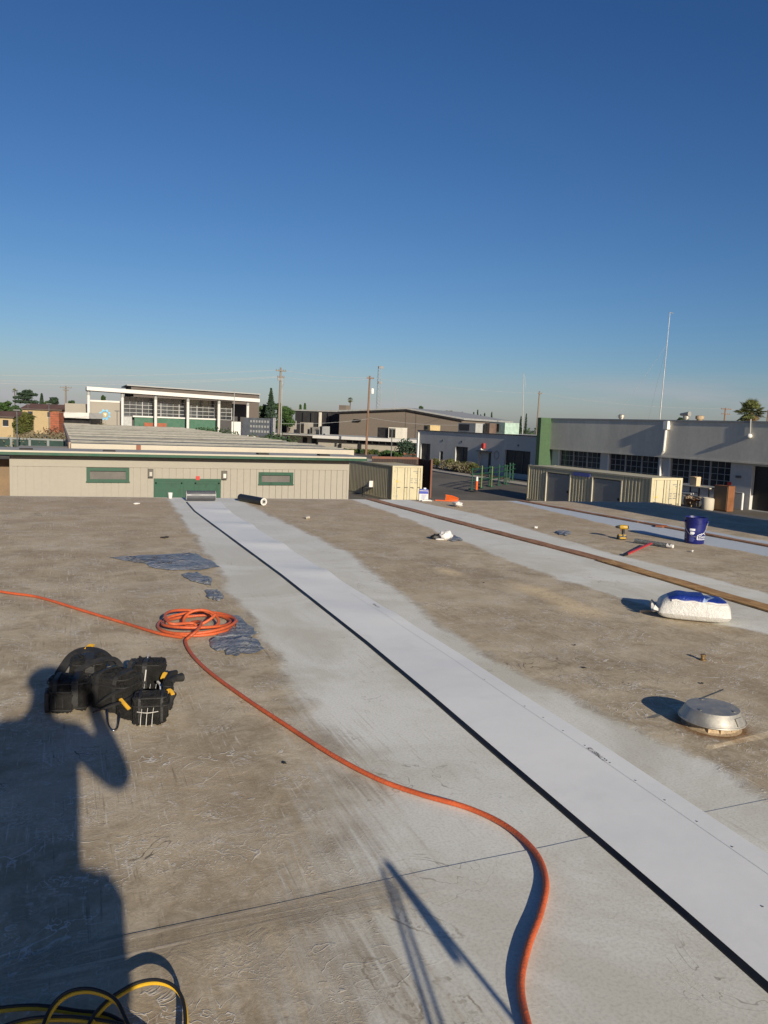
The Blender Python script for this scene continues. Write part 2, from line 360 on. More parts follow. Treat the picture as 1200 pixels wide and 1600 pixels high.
    c = MIX(nt, MA(nt, 'MULTIPLY', eb, MR(nt, NOI(nt, flat, 2.2, 5.0), 0.45, 0.65, 0, 0.55)), c, (0.24, 0.18, 0.115))
    # two dried shoe prints in the thin coating near the viewer
    for px_, ang in (((613, 1545), R(10)), ((728, 1585), R(4)), ((655, 1440), R(40))):
        p = hz(*px_); ca, sa = math.cos(ang), math.sin(ang)
        dx = MA(nt, 'SUBTRACT', x, p.x); dy = MA(nt, 'SUBTRACT', y, p.y)
        lx_ = MA(nt, 'DIVIDE', MA(nt, 'ADD', MA(nt, 'MULTIPLY', dx, ca), MA(nt, 'MULTIPLY', dy, sa)), 0.047); ly_ = MA(nt, 'DIVIDE', MA(nt, 'SUBTRACT', MA(nt, 'MULTIPLY', dy, ca), MA(nt, 'MULTIPLY', dx, sa)), 0.145)
        rr = MA(nt, 'ADD', MA(nt, 'SQRT', MA(nt, 'ADD', MA(nt, 'MULTIPLY', lx_, lx_), MA(nt, 'MULTIPLY', ly_, ly_))), MA(nt, 'MULTIPLY', MA(nt, 'SUBTRACT', sm, 0.5), 0.9))
        ring_ = MR(nt, MA(nt, 'ABSOLUTE', MA(nt, 'SUBTRACT', rr, 0.9)), 0.10, 0.02)
        tread = MA(nt, 'MULTIPLY', MR(nt, rr, 0.9, 0.7), MR(nt, NOI(nt, flat, 45.0, 2.0), 0.52, 0.6, 0, 0.6))
        c = MIX(nt, MA(nt, 'MULTIPLY', MA(nt, 'MAXIMUM', ring_, tread), MR(nt, NOI(nt, flat, 14.0, 3.0), 0.42, 0.58, 0.1, 0.75)), c, (0.27, 0.215, 0.15))
    # sawdust drift on the open deck
    S = [(hz(850, 928), 0.75, 0.22), (hz(905, 952), 0.42, 0.26), (hz(700, 893), 0.3, 0.15)]
    for p, rx, ry in S:
        dx = MA(nt, 'DIVIDE', MA(nt, 'SUBTRACT', x, p.x), ry); dy = MA(nt, 'DIVIDE', MA(nt, 'SUBTRACT', y, p.y), rx)
        rr = MA(nt, 'ADD', MA(nt, 'MULTIPLY', dx, dx), MA(nt, 'MULTIPLY', dy, dy))
        c = MIX(nt, MA(nt, 'MULTIPLY', MR(nt, MA(nt, 'ADD', rr, MA(nt, 'MULTIPLY', sm, 2.0)), 2.1, 0.8), MR(nt, sm, 0.38, 0.60, 0.25, 0.95)), c, (0.78, 0.60, 0.36))
    # old mastic and scraped build-up along the near lap, left of the sheet
    ms_ = MA(nt, 'MULTIPLY', MR(nt, MA(nt, 'ABSOLUTE', MA(nt, 'SUBTRACT', MA(nt, 'ADD', y, w2), 2.12)), 0.13, 0.03), MR(nt, MA(nt, 'ADD', x, w1), 1.25, 0.85))
    st_ = NOI(nt, MAPV(nt, flat, (1.4, 30.0, 1), R(4)), 1.0, 6.0, 0.7, 0.8)
    c = MIX(nt, MA(nt, 'MULTIPLY', ms_, MR(nt, st_, 0.35, 0.6, 0.25, 0.95)), c, MIX(nt, MR(nt, st_, 0.42, 0.62), (0.20, 0.155, 0.10), (0.52, 0.43, 0.31)))
    # rust washed off the vent
    dx = MA(nt, 'SUBTRACT', x, VENT.x); dy = MA(nt, 'SUBTRACT', y, VENT.y)
    rr = MA(nt, 'SQRT', MA(nt, 'ADD', MA(nt, 'MULTIPLY', dx, dx), MA(nt, 'MULTIPLY', dy, dy)))
    ru = MR(nt, MA(nt, 'ADD', rr, MA(nt, 'MULTIPLY', MA(nt, 'SUBTRACT', sm, 0.5), 0.1)), 0.235, 0.14)
    c = MIX(nt, MA(nt, 'MULTIPLY', ru, 0.9), c, (0.20, 0.095, 0.03))
    c = MIX(nt, MR(nt, fine, 0.4, 0.75, 0, 0.25), c, (0.17, 0.14, 0.11))
    nt.links.new(c, b.inputs['Base Color'])
    b.inputs['Specular IOR Level'].default_value = 0.25
    nt.links.new(MR(nt, mid, 0.3, 0.7, 0.72, 0.9), b.inputs['Roughness'])
    keep = MR(nt, MA(nt, 'MAXIMUM', b1, b2), 0.2, 1.0, 1.0, 0.10)
    h = MA(nt, 'ADD', MA(nt, 'MULTIPLY', sm, 0.9), MA(nt, 'ADD', MA(nt, 'MULTIPLY', scr, 0.5), MA(nt, 'MULTIPLY', mid, 0.9)))
    h = MA(nt, 'ADD', MA(nt, 'MULTIPLY', MA(nt, 'MULTIPLY', ms_, st_), 0.9), MA(nt, 'MULTIPLY', h, keep)); h = MA(nt, 'ADD', h, MA(nt, 'ADD', MA(nt, 'MULTIPLY', fine, 0.07), MA(nt, 'MULTIPLY', brush, 0.12)))
    nt.links.new(N(nt, 'ShaderNodeBump', {'Height': h, 'Strength': 0.36, 'Distance': 0.010}).outputs[0], b.inputs['Normal'])
    return m
M_roof = roof_mat()
M_wallp = pm('grey_wall_paint', (0.30, 0.29, 0.27), 0.85, var=0.12, dirt=0.3)
XL, XR = -8.0, 12.2
def yfar(x): return 14.9 - 0.1165 * (x + 0.97)
seams = [-8.0, -5.9, -3.85, -1.8, 0.17, 2.18, 4.17, 6.25, 8.3, 10.35, 12.35]
deck = MB().prism([(XL, seams[0]), (XR, seams[0]), (XR, yfar(XR)), (XL, yfar(XL))], RZ - 0.35, RZ - 0.02)
roof = tag(obj('roof', deck, M_wallp), kind='structure'); ROOT[roof.name] = Vector((0, 0, 0))
for i, y0 in enumerate(seams):
    y1 = seams[i + 1] if i + 1 < len(seams) else None
    # every roofing sheet lies 6 mm proud along its far lap
    nx = 42; mb = MB(); top = []; bot = []
    def fn(u, v, y0=y0, y1=y1, i=i):
        xx = XL + (XR - XL) * u; ye = y1 if y1 is not None else yfar(xx)
        wob = 0.012 * mnoise.noise(Vector((xx * 1.3, i * 7.7, 0))) + 0.006 * mnoise.noise(Vector((xx * 5.3, i * 3.1, 2)))
        ww = 0.012 * mnoise.noise(Vector((xx * 1.3, (i - 1) * 7.7, 0))) + 0.006 * mnoise.noise(Vector((xx * 5.3, (i - 1) * 3.1, 2)))
        yy = (y0 + ww) * (1 - v) + (ye + wob) * v
        lift = 0.0024 * (1 + 0.5 * mnoise.noise(Vector((xx * 2.1, i, 5))))
        z = RZ + lift * v ** 3 + 0.003 * math.sin(math.pi * v) * mnoise.noise(Vector((xx * 0.8, yy * 0.8, 1)))
        return (xx, yy, z)
    mb.grid(fn, nx, 8); n0 = 8 * (nx + 1)
    o = len(mb.v); mb.v += [(mb.v[n0 + k][0], mb.v[n0 + k][1], RZ - 0.019) for k in range(nx + 1)]
    mb.f += [(n0 + k + 1, n0 + k, o + k, o + k + 1) for k in range(nx)]
    obj('roofing_sheet', mb, M_roof, roof)
for nm, bx in (('wall', (XL, XR, seams[0] + 0.1, seams[0] + 0.3)), ('wall', (XL + 0.1, XL + 0.3, seams[0] + 0.3, 14.9)), ('wall', (XR - 0.3, XR - 0.1, seams[0] + 0.3, 13.1))):
    obj(nm, MB().box(*bx, -0.6, RZ - 0.35), M_wallp, roof)
mb = MB(); mb.prism([(XL + 0.3, yfar(XL) - 0.45), (XR - 0.3, yfar(XR) - 0.45), (XR - 0.3, yfar(XR) - 0.15), (XL + 0.3, yfar(XL) - 0.15)], -0.6, RZ - 0.35)
obj('wall', mb, M_wallp, roof)
M_edge = pm('edge_metal', (0.35, 0.33, 0.30), 0.5, 0.6, dirt=0.4)
mb = MB(); mb.prism([(XL, yfar(XL)), (XR, yfar(XR)), (XR, yfar(XR) + 0.03), (XL, yfar(XL) + 0.03)], RZ - 0.2, RZ + 0.004); obj('edge_flashing', mb, M_edge, roof)
obj('edge_flashing', MB().box(XR, XR + 0.03, seams[0], yfar(XR) + 0.03, RZ - 0.2, RZ + 0.012), M_edge, roof)

# unseen block added right of the frame to shade the right of the deck
sh = thing('shade_block', 'unseen grey block added right of the frame to shade the flat roof', 'shade block', (10.95, 4.4, RZ))
obj('wall', MB().box(10.1, 12.1, 1.6, 7.0, RZ - 0.01, RZ + 3.9), M_wallp, sh)
obj('roof_cap', MB().box(9.98, 12.25, 1.45, 7.12, RZ + 3.9, RZ + 4.05), M_edge, sh)
obj('door', MB().box(10.07, 10.102, 3.8, 4.75, RZ + 0.12, RZ + 2.15), pm('dark_green_door', (0.02, 0.09, 0.05), 0.5), sh)

# ------------------------------------------------------------------ loose boards along the coated bands
def osb(name, ca, cb):
    m, nt, b = newmat(name)
    pos = N(nt, 'ShaderNodeNewGeometry').outputs['Position']
    v = N(nt, 'ShaderNodeTexVoronoi', {'Vector': MAPV(nt, pos, (26, 11, 1), 0.6), 'Scale': 1.0}).outputs['Color']
    n = NOI(nt, pos, 7.0, 5.0); s2 = N(nt, 'ShaderNodeSeparateColor', {0: v}).outputs[0]
    c = MIX(nt, MA(nt, 'ADD', MA(nt, 'MULTIPLY', s2, 0.6), MA(nt, 'MULTIPLY', n, 0.4)), ca, cb)
    c = MIX(nt, MR(nt, NOI(nt, pos, 2.0, 6.0), 0.5, 0.7, 0, 0.5), c, tuple(q * 0.5 for q in ca))
    nt.links.new(c, b.inputs['Base Color']); b.inputs['Roughness'].default_value = 0.85
    nt.links.new(N(nt, 'ShaderNodeBump', {'Height': s2, 'Strength': 0.3, 'Distance': 0.004}).outputs[0], b.inputs['Normal'])
    return m
M_osb1 = osb('red_brown_board', (0.20, 0.085, 0.04), (0.40, 0.21, 0.11)); M_osb2 = osb('tan_chip_board', (0.24, 0.11, 0.03), (0.55, 0.33, 0.13))
def board(pa, pb, wid, m, label, z=RZ + 0.004, th=0.014):
    a, b_ = hz(*pa), hz(*pb); d = (b_ - a).normalized(); n = Vector((-d.y, d.x, 0)) * wid / 2
    mb = MB(); k = 14
    vs = []
    for i in range(k + 1):
        p = a.lerp(b_, i / k); zz = z + 0.003 * math.sin(i * 1.3)
        jg = 0.004 * mnoise.noise(Vector((i * 2.3, wid * 50, 0)))
        for s_, h in ((1, 0), (1, th), (-1, th), (-1, 0)): q = p + n * (s_ + jg * 8 * s_); vs.append((q.x, q.y, zz + h))
    fs = [(0, 1, 2, 3), tuple(4 * k + j for j in (3, 2, 1, 0))]
    for i in range(k):
        for j in range(4): fs.append((4 * i + j, 4 * i + 4 + j, 4 * i + 4 + (j + 1) % 4, 4 * i + (j + 1) % 4))
    mb.add(vs, fs); c = a.lerp(b_, 0.5); c.z = z
    return tag(obj('board', mb, m, base=c), label, 'board', 'loose boards laid along the coated bands')
board((578, 780.5), (762, 829), 0.18, M_osb1, 'far reddish brown board laid along the middle pale band, beginning near cream container')
board((764, 829.5), (948, 877), 0.18, M_osb1, 'middle reddish brown board of the row along the middle pale band')
board((943, 876.5), (1290, 979), 0.20, M_osb2, 'near tan chipboard strip behind the white and blue bag')
board((812, 783), (1000, 817), 0.12, M_osb1, 'far dark brown board on the edge of the blue grey band', th=0.02)
board((1003, 817.5), (1290, 871), 0.12, M_osb1, 'near brown board behind the blue bucket on the blue grey band', th=0.02)

# ------------------------------------------------------------------ white membrane sheet rolled out along the roof
M_white = pm('white_membrane', (0.785, 0.775, 0.735), 0.55, var=0.04, scale=0.9, bump=0.12, bscale=3.0, dirt=0.16, dirtc=(0.4, 0.39, 0.37), spec=0.3)
M_black = pm('black_rubber', (0.012, 0.012, 0.014), 0.5, var=0.3)
blk = sorted([(hz(*p).y, hz(*p).x) for p in ((291, 784), (305, 800), (440, 900), (575, 1007), (680, 1095), (790, 1190), (915, 1297), (1050, 1413), (1200, 1545))])
rgt = sorted([(hz(*p).y, hz(*p).x) for p in ((346, 786), (358, 800), (518, 900), (720, 1025), (835, 1100), (945, 1170), (1070, 1253), (1200, 1340))])
def lin(tab, y):
    if y <= tab[0][0]: (a, b_), (c, d) = tab[0], tab[2]; return b_ + (d - b_) * (y - a) / (c - a)
    for (a, b_), (c, d) in zip(tab, tab[1:]):
        if y <= c: return b_ + (d - b_) * (y - a) / (c - a)
    return tab[-1][1]
YE = 13.75
def sheet_z(u, y):
    k = min(1, max(0, (y - 4.2) / 3)); q = y * 3.6 + u * 1.1
    return RZ + 0.0125 + k * 0.021 * (0.2 + 0.8 * u) * max(0, math.sin(q)) ** 3 + 0.0015 * mnoise.noise(Vector((u * 2, y * 1.5, 3)))
ms = thing('membrane_sheet', 'long white roofing membrane strip with black left edge running across the roof', 'membrane sheet', (2.1, 6.5, RZ))
def strip(u0, u1, dz, ny=150, nu=8, y0=-2.5, y1=YE):
    mb = MB()
    def fn(u, v):
        y = y0 + (y1 - y0) * v; a, b_ = lin(blk, y), lin(rgt, y); uu = u0 + (u1 - u0) * u
        return (a + (b_ - a) * uu, y, sheet_z(uu, y) + dz)
    return mb.grid(fn, nu, ny)
mb = strip(0, 1, 0); obj('sheet', mb, M_white, ms, smooth=True)
mb = MB()
for i in range(150):
    y0, y1 = -2.5 + (YE + 2.5) * i / 150, -2.5 + (YE + 2.5) * (i + 1) / 150
    x0, x1 = lin(rgt, y0), lin(rgt, y1)
    mb.add([(x0, y0, sheet_z(1, y0)), (x1, y1, sheet_z(1, y1)), (x1, y1, RZ), (x0, y0, RZ)], [(0, 1, 2, 3)])
obj('right_edge', mb, M_white, ms)
mb = MB()
for i in range(150):
    y0, y1 = -2.5 + (YE + 2.5) * i / 150, -2.5 + (YE + 2.5) * (i + 1) / 150
    x0, x1 = lin(blk, y0), lin(blk, y1); wd = 0.0155
    mb.add([(x0 - wd, y0, RZ + 0.007), (x0 + 0.003, y0, RZ + 0.0175), (x1 + 0.003, y1, RZ + 0.0175), (x1 - wd, y1, RZ + 0.007),
            (x0 - wd, y0, RZ - 0.002), (x1 - wd, y1, RZ - 0.002)], [(0, 1, 2, 3), (4, 0, 3, 5)])
obj('black_edge', mb, M_black, ms)
M_ink = pm('black_ink', (0.02, 0.02, 0.022), 0.7, var=0.1)
def print_on(px0, px1, size, txt):
    a, b_ = hz(*px0), hz(*px1); c = a.lerp(b_, 0.5); ex = (b_ - a).normalized(); ey = Vector((-ex.y, ex.x, 0)); L = (b_ - a).length
    def f(x, y, l):
        q = c + ex * x * L / (0.62 * size * len(txt)) + ey * y
        u = (q.x - lin(blk, q.y)) / (lin(rgt, q.y) - lin(blk, q.y)); return (q.x, q.y, sheet_z(u, q.y) + 0.0015)
    textmesh(txt, size, f, 'print', M_ink, ms)
print_on((948, 1194), (919, 1172), 0.034, 'CCTMRBSY128')
print_on((592, 952), (584, 946), 0.03, 'CCTMRB')
M_screw = pm('grey_screw', (0.25, 0.25, 0.25), 0.4, 0.7, var=0.1)
M_line = pm('faint_pencil', (0.665, 0.67, 0.665), 0.7, var=0.02)
for px in ((757, 1065), (820, 1107), (849, 1125), (880, 1146), (914, 1169), (953, 1196), (993, 1224), (1039, 1255), (1089, 1289), (1144, 1329), (1191, 1423)):
    p = hz(*px); u = (p.x - lin(blk, p.y)) / (lin(rgt, p.y) - lin(blk, p.y)); z = sheet_z(u, p.y)
    obj('screw', MB().lathe([(0.0036, 0.0), (0.0036, 0.002), (0.0015, 0.003)], (p.x, p.y, z), 8), M_screw, ms)
mb = MB()
for i in range(60):
    y0, y1 = -2.0 + 8.2 * i / 60, -2.0 + 8.2 * (i + 1) / 60
    pts = []
    for yy in (y0, y1):
        a, b_ = lin(blk, yy), lin(rgt, yy); xx = a + (b_ - a) * 0.80; pts += [(xx, yy, sheet_z(0.8, yy) + 0.0012), (xx + 0.0035, yy, sheet_z(0.8, yy) + 0.0012)]
    mb.add(pts, [(0, 1, 3, 2)])
obj('overlap_line', mb, M_line, ms)

# ------------------------------------------------------------------ rolls of membrane at the far edge
M_rollg = pm('grey_roll_back', (0.075, 0.077, 0.085), 0.38, var=0.15, scale=6, spec=0.5)
M_rollb = pm('black_roll', (0.018, 0.018, 0.02), 0.45, var=0.2)
M_rollend = pm('white_roll_end', (0.62, 0.60, 0.56), 0.7, var=0.08)
def roll(pa, pb, r, m, label, z=RZ):
    a, b_ = hz(*pa), hz(*pb); a.z = b_.z = z + r; d = (b_ - a).normalized(); c = a.lerp(b_, 0.5)
    t = thing('membrane_roll', label, 'membrane roll', (c.x, c.y, z), group='rolls of roofing membrane')
    obj('wound_sheet', MB().tube([a, b_], r, 28), m, t, smooth=True)
    for e, s_ in ((a, -1), (b_, 1)):
        k = MB()
        for q in range(7):                                # wound layers seen on the end
            rr = r * (0.97 - 0.11 * q); k.tube([e + d * s_ * (0.001 - 0.0), e + d * s_ * (0.004 + 0.002 * (q % 2))], rr, 24)
        en = obj('roll_end', k, M_rollend, t)
        obj('core', MB().tube([e + d * s_ * 0.0, e + d * s_ * 0.009], r * 0.28, 16), M_black, t)
    n = Vector((-d.y, d.x, 0)); f = a + n * -r * 0.95; h = b_ + n * -r * 0.95
    obj('loose_lap', MB().tube([f + Vector((0, 0, -r * 0.3)), h + Vector((0, 0, -r * 0.3))], 0.006, 6), m, t)
    return t
roll((291, 783), (336, 783), 0.088, M_rollg, 'grey roll of membrane with white end at the far end of the white strip', RZ + 0.014)
roll((376, 783), (412, 790), 0.068, M_rollb, 'black roll of membrane lying on brown roof right of the white strip')

# ------------------------------------------------------------------ torn dark patches
def patch(px, label, m):
    pts = [hz(*p) for p in px]; c = sum(pts, Vector()) / len(pts); n = len(pts); mb = MB(); rings = 9; vs = []; fs = []
    fine = []
    for i in range(n):
        for k in range(4): fine.append(pts[i].lerp(pts[(i + 1) % n], k / 4))
    m_ = len(fine)
    for r in range(rings + 1):
        for i, p in enumerate(fine):
            q = c.lerp(p, (r / rings)) if r else c.copy()
            j = 0.06 * mnoise.noise(Vector((i * 0.9, r * 0.3, px[0][0]))) + 0.035 * mnoise.noise(Vector((i * 2.7, r * 0.2, px[0][0] + 9)))
            q = q + (p - c).normalized() * j * (r / rings)
            edge_ = min(1, (rings - r) / 2.0)
            z = 0.004 + edge_ * (0.010 + 0.034 * abs(mnoise.noise(Vector((q.x * 5, q.y * 17, 1)))) + 0.006 * mnoise.noise(Vector((q.x * 20, q.y * 30, 1))))
            vs.append((q.x, q.y, RZ + 0.004 + z))
    for r in range(rings):
        for i in range(m_): fs.append((r * m_ + i, r * m_ + (i + 1) % m_, (r + 1) * m_ + (i + 1) % m_, (r + 1) * m_ + i))
    mb.add(vs, fs); c.z = RZ
    return tag(obj('torn_patch', mb, m, smooth=True, base=c), label, 'patch', 'torn dark patches beside the coating')
M_patch = pm('dark_torn_felt', (0.20, 0.205, 0.215), 0.36, var=0.55, scale=7, bump=1.0, bscale=26, stretch=(0.6, 3, 1), spec=0.5, dirt=0.75, dirtc=(0.035, 0.035, 0.038))
patch([(172, 872), (215, 869), (270, 867), (305, 866), (330, 876), (341, 886), (320, 891), (282, 892), (245, 890), (222, 881), (190, 876)], 'long shiny dark grey torn patch farthest from the coiled hose', M_patch)
patch([(283, 899), (308, 895), (333, 908), (330, 916), (312, 912), (290, 904)], 'small dark torn patch between the long patch and the smallest patch', M_patch)
patch([(320, 924), (340, 923), (352, 936), (340, 940), (328, 936)], 'smallest dark torn patch behind the coiled orange hose', M_patch)
patch([(362, 962), (378, 966), (402, 988), (398, 1000), (414, 1016), (395, 1024), (362, 1026), (334, 1016), (328, 1002), (352, 990)], 'wrinkled dark grey torn patch right of the coiled orange hose', M_patch)

# ------------------------------------------------------------------ orange hose
M_hose = pm('orange_hose', (0.50, 0.098, 0.032), 0.42, var=0.18, scale=5, bump=0.25, bscale=120, dirt=0.75, dirtc=(0.20, 0.075, 0.04), spec=0.4)
HR = 0.0108
def smoothpath(pts, n=10):
    pts = [Vector(p) for p in pts]; P = [pts[0]] + pts + [pts[-1]]; out = []
    for i in range(1, len(P) - 2):
        for k in range(n):
            t = k / n; a, b_, c, d = P[i - 1], P[i], P[i + 1], P[i + 2]
            out.append(0.5 * ((2 * b_) + (c - a) * t + (2 * a - 5 * b_ + 4 * c - d) * t * t + (3 * b_ - a - 3 * c + d) * t ** 3))
    return out + [pts[-1]]
def onroof(px, lift=0.0):
    z = RZ + 0.0035 + HR + lift; return hz(px[0], px[1], z)
hs = thing('air_hose', 'orange air hose lying across the roof with a coil beside the dark patch', 'hose', hz(310, 985))
tail = [(-90, 905), (0, 924), (60, 933), (130, 954), (200, 975), (250, 990), (285, 996)]
cc = onroof((309, 976)); ex = Vector((math.cos(R(-YAW)), math.sin(R(-YAW)), 0)); ey = Vector((-ex.y, ex.x, 0))
loop = []
NT_ = 4
for k in range(NT_ * 22 + 6):
    a = -1.9 + 2 * math.pi * k / 22.0; q = k / 22.0
    rx = 0.272 - 0.012 * q + (0.0 if q < 3 else -0.10); ry = 0.30 - 0.018 * q + (0 if q < 3 else -0.12)
    o = Vector((0.012 * math.sin(q * 5), 0.03 * math.sin(q * 3.1), 0)) + (Vector((0.02, 0.0, 0)) if q >= 3 else Vector())
    loop.append(cc + o + ex * rx * math.cos(a) + ey * ry * math.sin(a) + Vector((0, 0, 0.006 * q * 4 * (0.55 + 0.45 * math.sin(a * 1.3)))))
line = [(297, 992), (290, 1004), (302, 1025), (330, 1052), (385, 1092), (450, 1135), (520, 1180), (590, 1217), (660, 1242), (730, 1262), (790, 1290), (835, 1330), (853, 1375)]
lifts = {}
pl = [onroof(p, lifts.get(p, 0)) for p in line]
pl += [onroof((845, 1425), 0.001), onroof((825, 1480), 0.002), onroof((814, 1535), 0.001), onroof((822, 1590), 0.0), onroof((850, 1680), 0.0), onroof((900, 1800), 0.0)]
obj('straight_run', MB().tube(smoothpath([onroof(p, 0.004 * (i % 2)) for i, p in enumerate(tail)]), HR, 10), M_hose, hs, smooth=True)
obj('coil', MB().tube(smoothpath(loop, 4), HR, 10), M_hose, hs, smooth=True)
st = onroof((318, 978), 0.055)
obj('long_run', MB().tube(smoothpath([onroof((300, 972), 0.02), onroof((314, 972), 0.05), onroof((308, 985), 0.05), onroof((296, 995), 0.02)] + pl[1:]), HR, 10), M_hose, hs, smooth=True)

# ------------------------------------------------------------------ yellow cord with its shadow side as a black strand, bottom left
M_yel = pm('yellow_cord', (0.62, 0.36, 0.02), 0.5, var=0.15, scale=8); M_cblk = pm('black_grip_and_cord_shade', (0.015, 0.014, 0.013), 0.5, var=0.2)
yc = thing('extension_cord', 'yellow extension cord with black shadow-side strand looped in loose coils at the lower left', 'cord', hz(150, 1600))
def cord(px, lifts, r=0.0048):
    lifts = [l * 0.55 for l in lifts]
    pts = [hz(p[0], p[1], RZ + 0.012 + l) for p, l in zip(px, lifts)]; path = smoothpath(pts)
    obj('yellow_strand', MB().tube(path, r, 8), M_yel, yc, smooth=True)
    obj('shade_strand', MB().tube([p + Vector((-0.003, 0.005, 0.006)) for p in path], r * 0.95, 8), M_cblk, yc, smooth=True)  # black strand stands in for the shaded side of the yellow cord
cord([(60, 1680), (72, 1600), (100, 1560), (140, 1550), (180, 1565), (200, 1600), (225, 1660)], [0, 0.05, 0.10, 0.12, 0.10, 0.06, 0.0])
cord([(110, 1680), (150, 1590), (200, 1548), (245, 1536), (280, 1552), (292, 1600), (280, 1690)], [0, 0.03, 0.06, 0.08, 0.07, 0.05, 0.0])
cord([(-60, 1590), (0, 1580), (60, 1576), (120, 1584), (180, 1594), (240, 1640)], [0, 0.01, 0.015, 0.012, 0.01, 0])
cord([(-60, 1640), (20, 1604), (80, 1594), (150, 1598), (220, 1618), (300, 1690)], [0.01, 0.02, 0.02, 0.02, 0.01, 0])

# ------------------------------------------------------------------ tool belt
M_bag = pm('black_nylon', (0.016, 0.015, 0.0135), 0.62, var=0.4, scale=14, bump=0.9, bscale=220, dirt=0.4, dirtc=(0.06, 0.05, 0.04), spec=0.35)
M_web = pm('black_webbing', (0.022, 0.021, 0.02), 0.6, var=0.25, scale=20, bump=0.3, bscale=200)
M_yt = pm('yellow_nylon', (0.62, 0.34, 0.03), 0.6, var=0.12, scale=20); M_wst = pm('pale_stitching', (0.55, 0.52, 0.46), 0.8, var=0.1); M_chr = pm('steel_loop', (0.45, 0.45, 0.46), 0.25, 1.0, var=0.1)
tb = thing('tool_belt', 'black tool belt with bulging pouches and yellow trim lying on the roof', 'tool belt', hz(178, 1120))
def at(px, py, lift): p = hz(px, py); return Vector((p.x, p.y, RZ + lift))
def sp_(v, p): return math.copysign(abs(v) ** p, v)
def ringpt(c, rad, e, rot, th, off, k=1.03):              # point on the pouch's outline at off along its width
    w_ = max(0.0, 1 - abs(off) ** (2 / e)) ** (e / 2); x = rad[0] * off; y = rad[1] * w_ * sp_(math.cos(th), e) * k; z = rad[2] * w_ * sp_(math.sin(th), e) * k
    cr, sr = math.cos(rot), math.sin(rot); return Vector((c[0] + x * cr - y * sr, c[1] + x * sr + y * cr, c[2] + z))
def band(c, rad, e, rot, off, wid, m, name, parent, t0=-20, t1=200, k=1.04):
    mb = MB(); n = 26
    vs = []
    for i in range(n + 1):
        th = R(t0 + (t1 - t0) * i / n)
        for o in (off - wid / 2 / rad[0], off + wid / 2 / rad[0]):
            for kk in (k, k - 0.06): vs.append(ringpt(c, rad, e, rot, th, o, kk))
    fs = []
    for i in range(n):
        a = 4 * i; fs += [(a, a + 4, a + 6, a + 2), (a, a + 1, a + 5, a + 4), (a + 2, a + 6, a + 7, a + 3)]
    return obj(name, mb.add(vs, fs), m, parent)
def rim(c, rad, e, rot, lat, r, m, name, parent):         # piping round the pouch at a height
    mb = MB(); pts = []
    for i in range(48):
        th = 2 * math.pi * i / 48; ph = R(lat); x = rad[0] * sp_(math.cos(ph), e) * sp_(math.cos(th), e) * 1.02; y = rad[1] * sp_(math.cos(ph), e) * sp_(math.sin(th), e) * 1.02; z = rad[2] * sp_(math.sin(ph), e) * 1.02
        cr, sr = math.cos(rot), math.sin(rot); pts.append((c[0] + x * cr - y * sr, c[1] + x * sr + y * cr, c[2] + z))
    return obj(name, mb.tube(pts, r, 6, True), m, parent, smooth=True)
def pouch(name, px, py, rad, rot, seed, e=0.5, m=None, bands=(), rims=(35,)):
    c = at(px, py, rad[2] * 0.94 + 0.008); ro = R(-YAW + rot); o = obj(name, MB().blob(c, rad, e, 54, 34, 0.13, ro, seed, 0.16), m or M_bag, tb, smooth=True)
    for lat in rims: rim(c, rad, e, ro, lat, 0.0035, M_web, 'piping', o)
    for off, wid, mm in bands: band(c, rad, e, ro, off, wid, mm, 'webbing', o)
    return o
def strap(px, wid, th=0.004, m=M_web, parent=None, name='strap'):
    pts = smoothpath([at(*p) for p in px], 6); mb = MB(); vs = []; fs = []
    for i, p in enumerate(pts):
        a = pts[max(0, i - 1)]; b_ = pts[min(len(pts) - 1, i + 1)]; t = (b_ - a).normalized()
        s_ = t.cross(Vector((0.1, -0.35, 0.9))); s_ = s_.normalized() * wid / 2; nn = t.cross(s_).normalized() * th
        vs += [p + s_ + nn, p - s_ + nn, p - s_ - nn, p + s_ - nn]
    for i in range(len(pts) - 1):
        for j in range(4): fs.append((4 * i + j, 4 * i + (j + 1) % 4, 4 * i + 4 + (j + 1) % 4, 4 * i + 4 + j))
    fs += [(3, 2, 1, 0), tuple(len(vs) - 4 + j for j in range(4))]
    return obj(name, mb.add(vs, fs), m, parent or tb, smooth=False)
p1 = pouch('pouch', 110, 1106, (0.105, 0.085, 0.085), 12, 1, 0.42, bands=((-0.55, 0.022, M_web), (0.35, 0.03, M_web)), rims=(30, -25)); p1['label'] = 'left rounded black pouch with flat side flap'
p2 = pouch('pouch', 138, 1082, (0.095, 0.10, 0.10), 20, 4, 0.45, bands=((0.1, 0.045, M_web),))
p3 = pouch('pouch', 182, 1110, (0.115, 0.085, 0.105), -22, 9, 0.5, bands=((-0.45, 0.02, M_web), (0.5, 0.02, M_web)), rims=(38, 12)); p3['label'] = 'middle black pouch with curved zip and yellow tag'
p4 = pouch('pouch', 234, 1078, (0.085, 0.075, 0.085), 8, 13, 0.4, bands=((-0.2, 0.025, M_web),), rims=(40,))
p5 = pouch('pouch', 236, 1130, (0.085, 0.06, 0.075), 14, 17, 0.38, bands=((-0.6, 0.012, M_web), (0.62, 0.012, M_web)), rims=(45, 5)); p5['label'] = 'right front black pouch with pale ladder stitching'
pouch('pocket', 165, 1108, (0.06, 0.05, 0.085), -15, 21, 0.75); pouch('pocket', 205, 1125, (0.075, 0.05, 0.045), -28, 25, 0.7); pouch('pocket', 262, 1112, (0.03, 0.035, 0.085), 10, 31, 0.8)
pouch('pocket', 98, 1112, (0.06, 0.05, 0.06), 5, 41, 0.4, rims=(40, -20))
